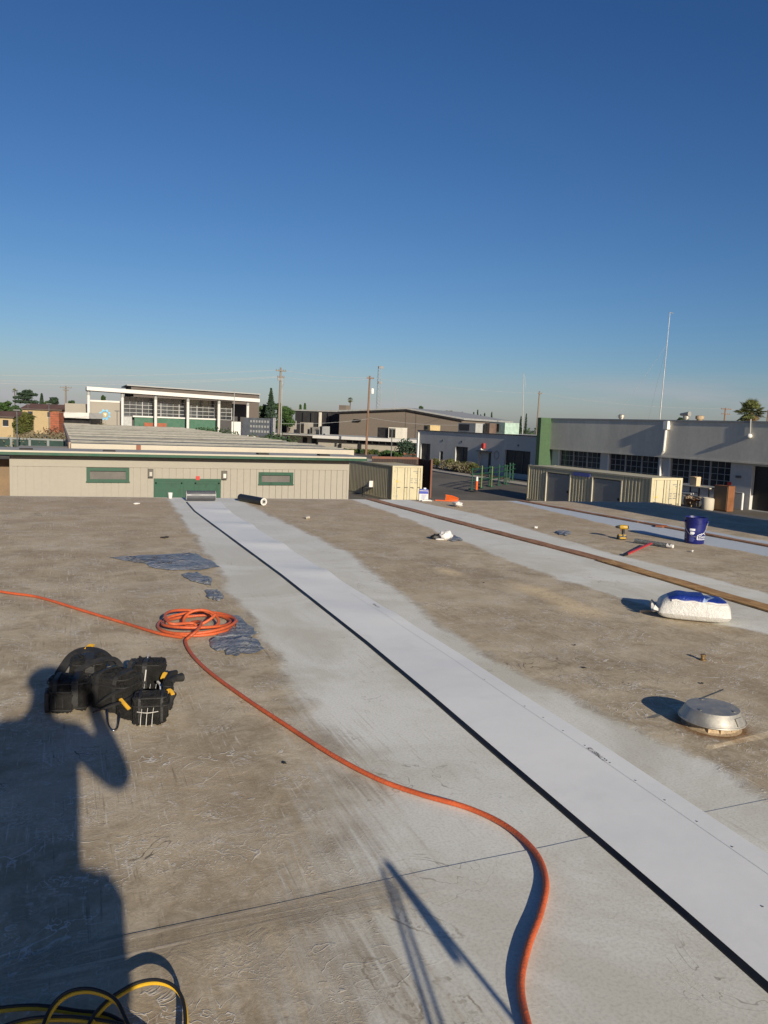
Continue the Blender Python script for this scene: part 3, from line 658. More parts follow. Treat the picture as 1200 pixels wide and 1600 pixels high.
# flap standing at the left, belts and bails
c = at(74, 1112, 0.06); k = MB(); k.blob(c, (0.012, 0.045, 0.055), 0.35, 16, 10, 0.05, R(-YAW + 20), 3); obj('side_flap', k, M_web, tb, smooth=True)
strap([(92, 1085, 0.11), (112, 1072, 0.17), (135, 1068, 0.195), (160, 1072, 0.19), (178, 1080, 0.15)], 0.045)
strap([(118, 1100, 0.17), (150, 1092, 0.205), (178, 1086, 0.20), (190, 1088, 0.16)], 0.03)
strap([(198, 1085, 0.09), (205, 1075, 0.15), (215, 1078, 0.16), (222, 1090, 0.10)], 0.022)
strap([(146, 1128, 0.05), (170, 1135, 0.10), (200, 1128, 0.115), (222, 1108, 0.11)], 0.012, m=M_web, name='trim_band')
strap([(150, 1126, 0.08), (172, 1128, 0.135), (198, 1120, 0.15), (214, 1098, 0.13)], 0.012, m=M_web, name='zip')
strap([(226, 1092, 0.10), (230, 1078, 0.17), (232, 1066, 0.165)], 0.006, m=M_wst, name='loop_tape')
strap([(134, 1068, 0.195), (141, 1064, 0.205), (147, 1064, 0.203)], 0.018, m=M_yt, name='yellow_tab')
strap([(188, 1130, 0.122), (196, 1134, 0.105), (202, 1136, 0.09)], 0.016, m=M_yt, name='yellow_tag')
strap([(254, 1092, 0.11), (258, 1088, 0.125), (262, 1090, 0.11)], 0.024, m=M_yt, name='yellow_tab')
strap([(260, 1120, 0.125), (265, 1118, 0.132), (270, 1121, 0.12)], 0.018, m=M_yt, name='yellow_tab')
strap([(246, 1098, 0.115), (250, 1102, 0.11), (251, 1108, 0.095)], 0.01, m=M_wst, name='cloth_label')
for i, x in enumerate((222, 231, 240)):                                       # pale ladder stitching on the front pouch
    strap([(x, 1136, 0.10), (x - 2, 1143, 0.075), (x - 3, 1148, 0.04)], 0.0025, 0.0015, M_wst, name='stitch_row')
    strap([(x + 4, 1112, 0.145), (x + 3, 1117, 0.14)], 0.0025, 0.0015, M_wst, name='stitch_row')
strap([(214, 1140, 0.088), (230, 1143, 0.092), (247, 1139, 0.088)], 0.0025, 0.0015, M_wst, name='stitch_row')
for x in (86, 97): strap([(x, 1105, 0.12), (x, 1116, 0.095), (x + 1, 1122, 0.05)], 0.004, 0.003, M_web, name='stitch_row')
obj('hammer_loop', MB().tube(smoothpath([at(168, 1124, 0.05), at(169, 1137, 0.02), at(176, 1145, 0.012), at(184, 1140, 0.015), at(188, 1122, 0.06)], 6), 0.0045, 8), M_chr, tb, smooth=True)
obj('hammer_grip', MB().tube([at(250, 1112, 0.075), at(262, 1096, 0.095), at(272, 1090, 0.105), at(284, 1086, 0.10)], [0.017, 0.02, 0.018, 0.024], 14), M_web, tb, smooth=True)
obj('pliers_grip', MB().tube([at(252, 1104, 0.09), at(266, 1086, 0.12), at(275, 1082, 0.115)], [0.014, 0.016, 0.013], 12), M_cblk, tb, smooth=True)
obj('knife_handle', MB().tube([at(256, 1128, 0.05), at(270, 1116, 0.11)], [0.016, 0.02], 12), M_web, tb, smooth=True)

# ------------------------------------------------------------------ roof vent
M_galv = pm('galvanised_hood', (0.40, 0.375, 0.325), 0.5, 0.6, var=0.15, scale=14, dirt=0.3, dirtc=(0.25, 0.2, 0.14))
M_rust = pm('rusty_collar', (0.40, 0.30, 0.19), 0.8, 0.1, var=0.3, scale=18, dirt=0.95, dirtc=(0.085, 0.03, 0.01)); M_cream = pm('old_white_paint', (0.55, 0.5, 0.42), 0.6, var=0.1)
vt = thing('roof_vent', 'low round galvanised roof vent with rusty base beside the pale band', 'vent', (VENT.x, VENT.y, RZ)); V = (VENT.x, VENT.y, RZ)
fl = [hz(1004, 1122), hz(1100, 1171), hz(1112, 1172), hz(1205, 1154), hz(1260, 1130), hz(1130, 1075)]
fc_ = sum(fl, Vector()) / len(fl); n_ = len(fl); mb = MB()                     # sheet feathered out at its edges
mb.add([(p.x, p.y, RZ - 0.002) for p in fl] + [(p + (fc_ - p).normalized() * 0.06 + Vector((0, 0, 0.0066)))[:] for p in fl], [tuple(range(n_, 2 * n_))] + [(i, (i + 1) % n_, n_ + (i + 1) % n_, n_ + i) for i in range(n_)]); obj('flashing', mb, M_roof, vt)
obj('collar', MB().lathe([(0.150, 0.006), (0.128, 0.012), (0.118, 0.03), (0.116, 0.05), (0.10, 0.055)], V, 40), M_rust, vt, smooth=True)
obj('hood', MB().lathe([(0.10, 0.050), (0.158, 0.043), (0.163, 0.045), (0.164, 0.050), (0.160, 0.055), (0.153, 0.068), (0.1325, 0.104), (0.1305, 0.107), (0.06, 0.1085), (0.001, 0.109)], V, 56), M_galv, vt, smooth=True, sharp=24)
obj('rim', MB().tube([(V[0] + 0.163 * math.cos(a), V[1] + 0.163 * math.sin(a), RZ + 0.048) for a in [2 * math.pi * i / 56 for i in range(56)]], 0.0045, 8, True), M_galv, vt, smooth=True)
for a in (R(-112), R(-80), R(-60), R(-140), R(-30)):
    c = Vector((V[0] + 0.122 * math.cos(a), V[1] + 0.122 * math.sin(a), RZ))
    obj('leg_tab', MB().box(c.x - 0.014, c.x + 0.014, c.y - 0.006, c.y + 0.006, RZ + 0.006, RZ + 0.05), M_rust, vt)
for a in (R(-62), R(75), R(190)):
    c = (V[0] + 0.105 * math.cos(a), V[1] + 0.105 * math.sin(a), RZ + 0.106); obj('screw', MB().lathe([(0.009, 0), (0.009, 0.005), (0.004, 0.007)], c, 10), M_screw, vt)
a = R(-78); nrm = Vector((math.cos(a), math.sin(a), 0)); tg = Vector((-nrm.y, nrm.x, 0)); mb = MB(); vs = []
for s_, r_, z_ in ((-1, 0.159, 0.058), (1, 0.159, 0.058), (1, 0.139, 0.094), (-1, 0.139, 0.094)):
    for dr in (0.001, 0.005): vs.append(Vector(V) + nrm * (r_ + dr) + tg * s_ * 0.027 + Vector((0, 0, z_)))
mb.add(vs, [(1, 3, 5, 7), (0, 6, 4, 2), (0, 2, 3, 1), (2, 4, 5, 3), (4, 6, 7, 5), (6, 0, 1, 7)]); obj('rating_plate', mb, M_galv, vt)

# small brass stub and litter
M_brass = pm('old_brass', (0.30, 0.20, 0.09), 0.4, 0.7, var=0.3, scale=30)
p = hz(1098, 1032); tag(obj('pipe_stub', MB().lathe([(0.022, 0), (0.022, 0.008), (0.013, 0.011), (0.013, 0.028), (0.017, 0.03), (0.017, 0.04), (0.008, 0.043)], (p.x, p.y, RZ + 0.003), 14), M_brass, smooth=True, base=(p.x, p.y, RZ)), 'small brass pipe stub on the roof behind the round vent', 'pipe stub')
M_stick = pm('pale_wood', (0.55, 0.42, 0.26), 0.8, var=0.2, scale=20)
a, b_ = hz(1000, 958), hz(1024, 958); k = MB(); k.tube([a + Vector((0, 0, 0.016)), b_ + Vector((0, 0, 0.016))], 0.011, 4)
tag(obj('wood_stick', k, M_stick, base=a.lerp(b_, 0.5)), 'short pale wooden stick lying left of the white and blue bag', 'stick')
M_deb = pm('dark_debris', (0.03, 0.025, 0.02), 0.8, var=0.3, scale=30); M_pap = pm('white_scrap', (0.62, 0.60, 0.57), 0.7, var=0.1, scale=12, bump=0.3)
M_rub = pm('red_brown_scrap', (0.25, 0.08, 0.04), 0.7, var=0.2)
def scrap(px, py, r, m, name, label, cat, k=0.45, seed=0, grp='small scraps scattered over the roof'):
    p = hz(px, py); return tag(obj(name, MB().blob((p.x, p.y, RZ + r * k + 0.003), (r, r * 0.7, r * k), 0.8, 12, 8, 0.5, seed, seed * 3.1 + 1), m, smooth=True, base=(p.x, p.y, RZ)), label, cat, grp)
scrap(756, 911, 0.011, M_deb, 'debris', 'dark scrap on brown roof above the sawdust drift', 'debris', 0.3, 1)
scrap(912, 1044, 0.016, M_deb, 'debris', 'flat black chip left of the brass pipe stub', 'debris', 0.12, 2)
scrap(898, 1009, 0.009, M_deb, 'debris', 'tiny dark chip just above the middle roof seam', 'debris', 0.4, 3)
scrap(1097, 1069, 0.011, M_deb, 'debris', 'tiny dark chip between pipe stub and round vent', 'debris', 0.3, 4)
scrap(444, 1194, 0.011, M_deb, 'debris', 'small dark nail-like chip left of the orange hose', 'debris', 0.3, 5)
scrap(214, 788, 0.05, M_pap, 'debris', 'pale crumbs on brown roof left of the white strip', 'debris', 0.25, 6)
scrap(1081, 863, 0.022, M_pap, 'debris', 'white crumb on the roof in front of the blue bucket', 'debris', 0.6, 7)
scrap(480, 811, 0.05, M_cream, 'debris', 'pale lump on brown roof below the black roll', 'debris', 0.4, 8)
scrap(837, 826, 0.028, M_pap, 'debris', 'small white lump beside the middle pale band', 'debris', 0.6, 9)
scrap(258, 841, 0.05, M_deb, 'debris', 'dark scrap near the left edge of the pale coating', 'debris', 0.2, 10)
scrap(715, 792, 0.11, M_pap, 'crumpled_paper', 'crumpled white paper by the orange tray at the far edge', 'paper', 0.45, 11)
scrap(1033, 824, 0.10, M_rub, 'debris', 'reddish scrap lying on the brown board behind the drill', 'debris', 0.2, 12)
p = hz(880, 833); tag(patch([(868, 832), (878, 830), (892, 833), (886, 838), (874, 836)], 'flat dark smear patch left of the drill', M_patch))
p = hz(266, 779); tag(obj('paper_cup', MB().lathe([(0.03, 0), (0.045, 0.10), (0.047, 0.104), (0.04, 0.10), (0.027, 0.01)], (p.x, p.y, RZ + 0.004), 16), M_pap, smooth=True, base=(p.x, p.y, RZ)), 'small white paper cup at the far roof edge before the green door', 'cup')

# white rag with black glove
p = hz(690, 843); rg = thing('work_mask', 'crumpled white dust mask with black strap lying on the brown roof', 'mask', p)
obj('shell', MB().blob(Vector((p.x + 0.05, p.y - 0.02, RZ + 0.055)), (0.085, 0.075, 0.06), 0.85, 22, 14, 0.35, 0.4, 5), M_pap, rg, smooth=True)
obj('black_strap', MB().blob(Vector((p.x - 0.06, p.y + 0.03, RZ + 0.035)), (0.075, 0.05, 0.035), 0.8, 18, 10, 0.6, -0.3, 8), M_cblk, rg, smooth=True)
obj('white_flap', MB().blob(Vector((p.x - 0.035, p.y - 0.045, RZ + 0.012)), (0.075, 0.03, 0.012), 0.8, 16, 8, 0.3, -0.2, 3), M_pap, rg, smooth=True)
tag(patch([(697, 838), (712, 838), (722, 845), (708, 847), (698, 845)], 'small dark smear patch right of the white dust mask', M_patch))

# ------------------------------------------------------------------ white and blue bag
def bag_mat():
    m, nt, b = newmat('printed_poly_bag')
    oc = N(nt, 'ShaderNodeTexCoord').outputs['Object']; sp = N(nt, 'ShaderNodeSeparateXYZ', {0: oc}); x, y, z = sp.outputs
    n = NOI(nt, oc, 14.0, 5.0); wh = MIX(nt, n, (0.44, 0.43, 0.40), (0.60, 0.585, 0.55))
    up = MR(nt, z, 0.165, 0.175); inx = MA(nt, 'MULTIPLY', MR(nt, x, -0.235, -0.215), MR(nt, MA(nt, 'ADD', x, MA(nt, 'MULTIPLY', y, 0.9)), 0.235, 0.22))
    stripe = MR(nt, MA(nt, 'ABSOLUTE', MA(nt, 'SUBTRACT', MA(nt, 'SUBTRACT', x, MA(nt, 'MULTIPLY', MA(nt, 'ABSOLUTE', MA(nt, 'SUBTRACT', y, 0.0)), -0.6)), 0.13)), 0.016, 0.011)
    blue = MIX(nt, n, (0.008, 0.022, 0.17), (0.018, 0.045, 0.28)); blue = MIX(nt, MA(nt, 'MULTIPLY', stripe, 0.7), blue, (0.35, 0.45, 0.62))
    c = MIX(nt, MA(nt, 'MULTIPLY', up, inx), wh, blue)
    nt.links.new(c, b.inputs['Base Color']); b.inputs['Roughness'].default_value = 0.38
    bn = NOI(nt, MAPV(nt, oc, (1, 1, 1)), 22.0, 6.0, 0.65, 1.5)
    nt.links.new(N(nt, 'ShaderNodeBump', {'Height': bn, 'Strength': 0.5, 'Distance': 0.02}).outputs[0], b.inputs['Normal'])
    return m
M_bagp = bag_mat()
pb = hz(1087, 968); bgt = thing('mix_bag', 'plump white bag with blue printed top lying on the roof near the chipboard strip', 'bag', (pb.x, pb.y + 0.02, RZ), R(-YAW - 14))
mb = MB(); nu, nv = 44, 28; vs = []; fs = []
for side in (1, -1):
    o = len(mb.v)
    for j in range(nv + 1):
        for i in range(nu + 1):
            u = -1 + 2 * i / nu; v = -1 + 2 * j / nv
            prof = (max(0, 1 - abs(u) ** 7.0) ** 0.5) * (max(0, 1 - abs(v) ** 6.0) ** 0.5)
            x = 0.275 * u * (1 - 0.06 * v * v); y = 0.155 * v * (1 - 0.10 * abs(u) ** 3)
            if u < -0.6: x -= 0.03 * (-0.6 - u) / 0.4; 
            cr = 0.35 * mnoise.noise(Vector((x * 12, y * 12, side * 3))) * (0.4 + 0.6 * abs(u))
            if side == 1: z = 0.055 + prof * (0.135 + 0.03 * cr) + (0.02 * prof if u < 0.2 else 0)
            else: z = 0.055 - prof * 0.052
            if u < -0.55 and side == 1: z -= 0.05 * prof * min(1, (-0.55 - u) / 0.3) * 0.5
            mb.v.append((x, y, z + 0.003))
    for j in range(nv):
        for i in range(nu):
            q = (o + j * (nu + 1) + i, o + j * (nu + 1) + i + 1, o + (j + 1) * (nu + 1) + i + 1, o + (j + 1) * (nu + 1) + i)
            mb.f.append(q if side == 1 else q[::-1])
obj('sack', mb, M_bagp, bgt, local=True, smooth=True)
mb = MB()
mb.grid(lambda u, v: (-0.28 - 0.055 * v + 0.012 * math.sin(u * 17), -0.13 + 0.26 * u + 0.01 * math.sin(v * 5 + u * 9), 0.055 + 0.035 * math.sin(u * 23) * v + 0.02 * v + 0.006), 30, 5)
obj('crimped_end', mb, M_bagp, bgt, local=True, smooth=True)
obj('seam_fold', MB().tube([(-0.2 + 0.42 * i / 12, -0.135 + 0.004 * math.sin(i * 2), 0.168 + 0.005 * math.sin(i * 1.7)) for i in range(13)], 0.008, 6), M_pap, bgt, local=True, smooth=True)

# ------------------------------------------------------------------ blue bucket
M_blue = pm('blue_plastic', (0.007, 0.011, 0.115), 0.36, var=0.12, scale=8, spec=0.5); M_wprint = pm('white_print', (0.75, 0.76, 0.8), 0.5, var=0.03)
pbk = hz(1086, 849); B = (pbk.x, pbk.y + 0.02, RZ + 0.004); bk = thing('bucket', 'blue plastic bucket with white print standing beside the blue grey band', 'bucket', B)
obj('shell', MB().lathe([(0.001, 0.0), (0.126, 0.0), (0.130, 0.006), (0.137, 0.20), (0.1425, 0.285), (0.149, 0.288), (0.149, 0.30), (0.1435, 0.303), (0.144, 0.325), (0.150, 0.327), (0.150, 0.338), (0.1455, 0.340), (0.146, 0.358), (0.153, 0.361), (0.153, 0.370), (0.143, 0.370), (0.140, 0.355), (0.126, 0.02), (0.001, 0.016)], B, 56), M_blue, bk, smooth=True)
obj('rim_rib', MB().tube([(B[0] + 0.1535 * math.cos(2 * math.pi * i / 48), B[1] + 0.1535 * math.sin(2 * math.pi * i / 48), B[2] + 0.366) for i in range(48)], 0.004, 6, True), M_blue, bk, smooth=True)
camdir = math.atan2(-B[1], -B[0])                          # bearing from bucket to the viewer
def onb(ang, z, l=0.0015): r = 0.130 + 0.0475 * z * 0.9 + l; return (B[0] + r * math.cos(ang), B[1] + r * math.sin(ang), B[2] + z)
def wrap(x, y, c, z0): return onb(camdir + c + x / 0.138, z0 + y)
for s_ in (-1, 1):
    a = camdir + s_ * R(78) + R(6); c = onb(a, 0.31, 0.012); obj('handle_ear', MB().lathe([(0.02, -0.014), (0.02, 0.014)], c, 12), M_blue, bk)
a0 = camdir - R(78) + R(6); bail = []
for i in range(25):
    t = i / 24; a = a0 + R(156) * t; q = onb(a, 0.31 - 0.205 * math.sin(math.pi * t) ** 0.8, 0.018); bail.append(q)
obj('bail_handle', MB().tube(bail, 0.0028, 6), M_screw, bk, smooth=True)
def frame_print(pts, c, z0, wd=0.007):
    mb = MB()
    for (x0, y0), (x1, y1) in zip(pts, pts[1:]):
        d = Vector((x1 - x0, y1 - y0, 0)); L = d.length; d.normalize(); n = Vector((-d.y, d.x, 0)) * wd / 2; k = 6; vs = []
        for i in range(k + 1):
            q = Vector((x0, y0, 0)) + d * L * i / k
            for s_ in (1, -1): vs.append(wrap(q.x + n.x * s_, q.y + n.y * s_, c, z0))
        mb.add(vs, [(2 * i, 2 * i + 1, 2 * i + 3, 2 * i + 2) for i in range(k)])
    obj('printed_outline', mb, M_wprint, bk)
frame_print([(0.09, -0.035), (-0.055, -0.035), (-0.055, 0.02), (-0.03, 0.035), (0.03, 0.055), (0.09, 0.035), (0.10, 0.02), (0.10, -0.035), (0.09, -0.035)], R(38), 0.10)
textmesh("LOWE'S", 0.05, lambda x, y, l: wrap(x * 0.85 + 0.022, y - 0.006, R(38), 0.10), 'lettering', M_wprint, bk)
def patch_print(x0, x1, y0, y1, c, z0, m=M_wprint):
    mb = MB(); mb.grid(lambda u, v: wrap(x0 + (x1 - x0) * u, y0 + (y1 - y0) * v, c, z0), 6, 2); return obj('printed_label', mb, m, bk)
patch_print(-0.036, 0.036, 0.0, 0.03, R(-14), 0.185)
patch_print(-0.028, 0.02, 0.0, 0.04, R(-14), 0.132); patch_print(0.02, 0.032, 0.012, 0.032, R(-14), 0.132)
M_lp = pm('pale_blue_print', (0.10, 0.12, 0.36), 0.5, var=0.1)
for i in range(6): patch_print(-0.04, 0.04 - 0.008 * (i % 3), 0.0, 0.006, R(-14), 0.105 - 0.014 * i, M_lp)
frame_print([(-0.02, -0.035), (-0.02, 0.02), (0.0, 0.04), (0.018, 0.03), (0.018, -0.035), (-0.02, -0.035)], R(-62), 0.11, 0.004)

# ------------------------------------------------------------------ cordless drill
M_dy = pm('yellow_tool_plastic', (0.42, 0.25, 0.025), 0.45, var=0.1, scale=20); M_db = pm('black_tool_rubber', (0.016, 0.016, 0.016), 0.5, var=0.2, scale=20)
pd = hz(971, 843); dr = thing('cordless_drill', 'yellow and black cordless drill standing upright on its battery', 'drill', pd, R(-YAW))
def lo(name, mb, m, par, sm=True, bev=0.0): return obj(name, mb, m, par, local=True, smooth=sm, bev=bev)
lo('battery', MB().blob((0.0, 0, 0.032), (0.062, 0.040, 0.03), 0.3, 24, 10), M_db, dr); lo('battery_band', MB().blob((0.008, -0.004, 0.026), (0.05, 0.040, 0.014), 0.3, 24, 8), M_dy, dr)
lo('foot_plate', MB().blob((0.0, 0, 0.066), (0.055, 0.036, 0.01), 0.3, 24, 8), M_dy, dr)
lo('grip', MB().tube([(0.015, 0, 0.065), (0.018, 0, 0.10), (0.012, 0, 0.15)], [0.021, 0.019, 0.024], 14), M_db, dr)
lo('trigger', MB().blob((-0.012, 0, 0.135), (0.01, 0.008, 0.016), 0.7, 10, 8), M_rub, dr)
lo('motor_body', MB().tube([(0.072, 0, 0.178), (0.066, 0, 0.178), (0.02, 0, 0.18), (-0.025, 0, 0.18), (-0.04, 0, 0.18)], [0.026, 0.032, 0.033, 0.031, 0.024], 20), M_dy, dr)
lo('rear_cap', MB().tube([(0.088, 0, 0.178), (0.082, 0, 0.178), (0.07, 0, 0.178)], [0.018, 0.027, 0.031], 20), M_db, dr)
lo('chuck', MB().tube([(-0.04, 0, 0.18), (-0.06, 0, 0.18), (-0.085, 0, 0.18), (-0.10, 0, 0.18)], [0.022, 0.022, 0.016, 0.006], 16), M_db, dr)
lo('belt_clip', MB().box(0.0, 0.02, -0.046, -0.04, 0.05, 0.09), M_chr, dr, False)

# ------------------------------------------------------------------ broom with red handle
M_red = pm('red_handle', (0.42, 0.035, 0.035), 0.45, var=0.12, scale=10); M_bris = pm('grey_bristle', (0.13, 0.14, 0.145), 0.9, var=0.6, scale=60, bump=0.6, bscale=200)
h0, h1 = hz(978, 868), hz(1017, 855.5); e0, e1 = hz(992, 849), hz(1048, 857.5)
br = thing('push_broom', 'short red handled broom with grey bristle head lying near the drill', 'broom', h0.lerp(h1, 0.5))
d = (h1 - h0).normalized(); n = Vector((-d.y, d.x, 0)) * 0.018
mb = MB(); mb.add([h0 + n + Vector((0, 0, 0.004)), h0 - n + Vector((0, 0, 0.004)), h1 - n + Vector((0, 0, 0.05)), h1 + n + Vector((0, 0, 0.05)), h0 + n + Vector((0, 0, 0.022)), h0 - n + Vector((0, 0, 0.022)), h1 - n + Vector((0, 0, 0.068)), h1 + n + Vector((0, 0, 0.068))],
                  [(0, 3, 2, 1), (4, 5, 6, 7), (0, 1, 5, 4), (1, 2, 6, 5), (2, 3, 7, 6), (3, 0, 4, 7)]); obj('handle', mb, M_red, br, bev=0.003)
obj('handle_tip', MB().tube([h0 - d * 0.09 + Vector((0, 0, 0.012)), h0 + d * 0.02 + Vector((0, 0, 0.016))], [0.014, 0.022], 12), M_black, br, smooth=True)
bd = (e1 - e0); mb = MB(); random.seed(3)
for i in range(260):
    q = e0 + bd * random.random(); a = random.random() * 6.28; rr = random.uniform(0.03, 0.055)
    c = q + Vector((0, 0, 0.045)); mb.tube([c, c + Vector((math.cos(a) * rr * 0.6, math.sin(a) * rr * 0.9, random.uniform(-0.042, 0.03)))], [0.004, 0.002], 4)
obj('bristles', mb, M_bris, br)['kind'] = 'stuff'
obj('head_core', MB().tube([e0 + Vector((0, 0, 0.042)), e1 + Vector((0, 0, 0.042))], 0.026, 12), M_bris, br, smooth=True)
obj('end_cap', MB().tube([e1 - bd * 0.10 + Vector((0, 0, 0.04)), e1 + bd * 0.06 + Vector((0, 0, 0.036))], [0.03, 0.024], 12), M_pap, br, smooth=True)

# ------------------------------------------------------------------ pail and orange tray at the far edge
pp = hz(663, 783); pt = thing('square_pail', 'white square pail with blue label at the far roof edge by the cream container', 'pail', (pp.x, pp.y + 0.05, RZ), R(-YAW))
lo('body', MB().box(-0.095, 0.095, -0.08, 0.08, 0.004, 0.215), M_rollend, pt, False, 0.012); lo('blue_label', MB().box(-0.090, 0.090, -0.0835, -0.08, 0.15, 0.205), pm('blue_label_ink', (0.05, 0.07, 0.36), 0.5), pt, False)
lo('white_lid', MB().box(-0.09, 0.09, -0.076, 0.076, 0.216, 0.238), M_lp, pt, False, 0.006); lo('neck', MB().lathe([(0.03, 0.238), (0.03, 0.262), (0.02, 0.266)], (0.02, 0, 0), 14), M_wprint, pt)
for i in range(4): lo('print_line', MB().box(-0.05, 0.06 - 0.012 * i, -0.0815, -0.0795, 0.122 - 0.022 * i, 0.13 - 0.022 * i), M_lp, pt, False)
p = hz(672, 785); lo('crumpled_wrap', MB().blob((0.06, -0.12, 0.02), (0.12, 0.05, 0.02), 0.8, 16, 8, 0.5, 0.3, 2), M_pap, pt)
M_or = pm('orange_plastic', (0.62, 0.11, 0.02), 0.45, var=0.12)
po = hz(703, 783.5); ot = thing('orange_tray', 'orange plastic tray lying tipped at the far roof edge before the asphalt yard', 'tray', (po.x, po.y, RZ), R(-YAW - 8))
lo('base_plate', MB().box(-0.30, 0.17, -0.05, 0.09, 0.004, 0.022), M_or, ot, False, 0.004)
mb = MB(); mb.add([(-0.1, -0.04, 0.022), (0.16, -0.04, 0.022), (0.17, -0.04, 0.055), (-0.09, 0.08, 0.125), (-0.10, 0.08, 0.022), (0.17, 0.08, 0.022), (0.17, 0.08, 0.07)], [(0, 1, 2), (0, 2, 3), (0, 3, 4), (3, 6, 5, 4), (2, 6, 3), (1, 5, 6, 2)]); lo('raised_side', mb, M_or, ot, False)
lo('back_rim', MB().tube([(-0.1, 0.08, 0.12), (0.04, 0.07, 0.105), (0.17, 0.02, 0.065)], 0.012, 8), M_or, ot)

# ------------------------------------------------------------------ the photographer behind the lens and a leg frame added for its shadow, both out of frame: their shadows lie on the deck
M_cloth = pm('navy_work_clothes', (0.03, 0.035, 0.05), 0.9, var=0.2, scale=10)
pr = thing('person', 'person in dark work clothes standing with both arms raised to hold a phone', 'person', (-0.14, -0.40, RZ + 0.006), R(-YAW))
J = {'pel': (0, 0, .86, .135), 'wst': (0, .0, 1.02, .155), 'chs': (0, .02, 1.22, .17), 'nb': (0, .03, 1.40, .062), 'nk': (0, .045, 1.46, .055), 'hd': (0, .07, 1.545, .088), 'ht': (0, .06, 1.63, .07),
     'sl': (-.18, .02, 1.335, .075), 'el': (-.28, .20, 1.13, .052), 'wl': (-.13, .36, 1.375, .034), 'hl': (-.10, .39, 1.43, .03), 'sr': (.18, .02, 1.335, .075), 'er': (.29, .20, 1.13, .052), 'wr': (.12, .36, 1.375, .034), 'hr': (.09, .39, 1.43, .03),
     'tl': (-.10, 0, .80, .10), 'kl': (-.13, .03, .47, .068), 'al': (-.15, -.02, .09, .045), 'fl': (-.17, .15, .035, .035), 'tr': (.10, 0, .80, .10), 'kr': (.13, .03, .47, .068), 'ar': (.15, -.02, .09, .045), 'fr': (.17, .15, .035, .035)}
E_ = [('pel', 'wst'), ('wst', 'chs'), ('chs', 'nb'), ('nb', 'nk'), ('nk', 'hd'), ('hd', 'ht'), ('chs', 'sl'), ('sl', 'el'), ('el', 'wl'), ('wl', 'hl'), ('chs', 'sr'), ('sr', 'er'), ('er', 'wr'), ('wr', 'hr'), ('pel', 'tl'), ('tl', 'kl'), ('kl', 'al'), ('al', 'fl'), ('pel', 'tr'), ('tr', 'kr'), ('kr', 'ar'), ('ar', 'fr')]
ks = list(J); me = bpy.data.meshes.new('body'); me.from_pydata([J[k][:3] for k in ks], [(ks.index(a), ks.index(b_)) for a, b_ in E_], [])
bo = bpy.data.objects.new('body', me); col.objects.link(bo); bo.parent = pr; me.materials.append(M_cloth)
sk = bo.modifiers.new('skin', 'SKIN'); 
for i, k in enumerate(ks):
    sv = me.skin_vertices[0].data[i]; sv.radius = (J[k][3], J[k][3]); sv.use_root = (k == 'pel')
ss = bo.modifiers.new('sub', 'SUBSURF'); ss.levels = 2; ss.render_levels = 2
lo('cap', MB().blob((0, .055, 1.60), (.095, .115, .07), 0.95, 20, 10), M_db, pr)
lo('hip_pouch', MB().blob((.19, 0, .84), (.10, .11, .13), 0.6, 20, 12, 0.1), M_bag, pr)
lo('phone', MB().box(-.04, .04, .385, .393, 1.42, 1.52), M_black, pr, False, 0.003) 
for s_ in (-1, 1):
    for i in range(4): lo('finger', MB().tube([(s_ * .085, .40, 1.415 + i * .02), (s_ * .055, .405, 1.425 + i * .02), (s_ * .042, .397, 1.43 + i * .02)], [.009, .008, .007], 8), pm('skin', (0.42, 0.26, 0.18), 0.6), pr)

M_alu = pm('shadow_frame_metal', (0.45, 0.45, 0.44), 0.4, 0.8, var=0.1)
# added frame, legs splayed to fit the shadow; tip falls on hz(612, 1358)
tipp = hz(612, 1358); hh = 0.75; Ls = hh / math.tan(R(SUN_EL)); lx = tipp.x - Ls * math.sin(R(SUN_AZ)); ly = tipp.y - Ls * math.cos(R(SUN_AZ))
ld = thing('shadow_frame', 'unseen metal leg frame added behind the viewer to cast a thin shadow', 'shadow frame', (lx, ly, RZ + 0.006))
def footx(px):                                             # leg foot whose shadow runs from the tip through this pixel
    q = hz(*px); return tipp.x + (q.x - tipp.x) * (ly - tipp.y) / (q.y - tipp.y)
fx = [footx((692, 1600)), footx((806, 1600))]
for k, dx in enumerate(fx):
    for dy in (-0.12, 0.12):
        f = Vector((dx, ly + dy, RZ + 0.008)); t2 = Vector((lx + (dx - lx) * 0.06, ly + dy * 0.4, RZ + hh - 0.01)); obj('leg', MB().tube([f, t2], 0.006, 8), M_alu, ld)
for i, z in enumerate((0.2, 0.4)):
    k = 1 - z / hh; xx = lx + (fx[0] - lx) * k; obj('step', MB().box(xx - 0.012, xx + 0.012, ly - 0.11, ly + 0.11, RZ + z, RZ + z + 0.01), M_alu, ld)
obj('top_cap', MB().box(lx - 0.014, lx + 0.014, ly - 0.06, ly + 0.06, RZ + hh - 0.14, RZ + hh), M_alu, ld, bev=0.004)

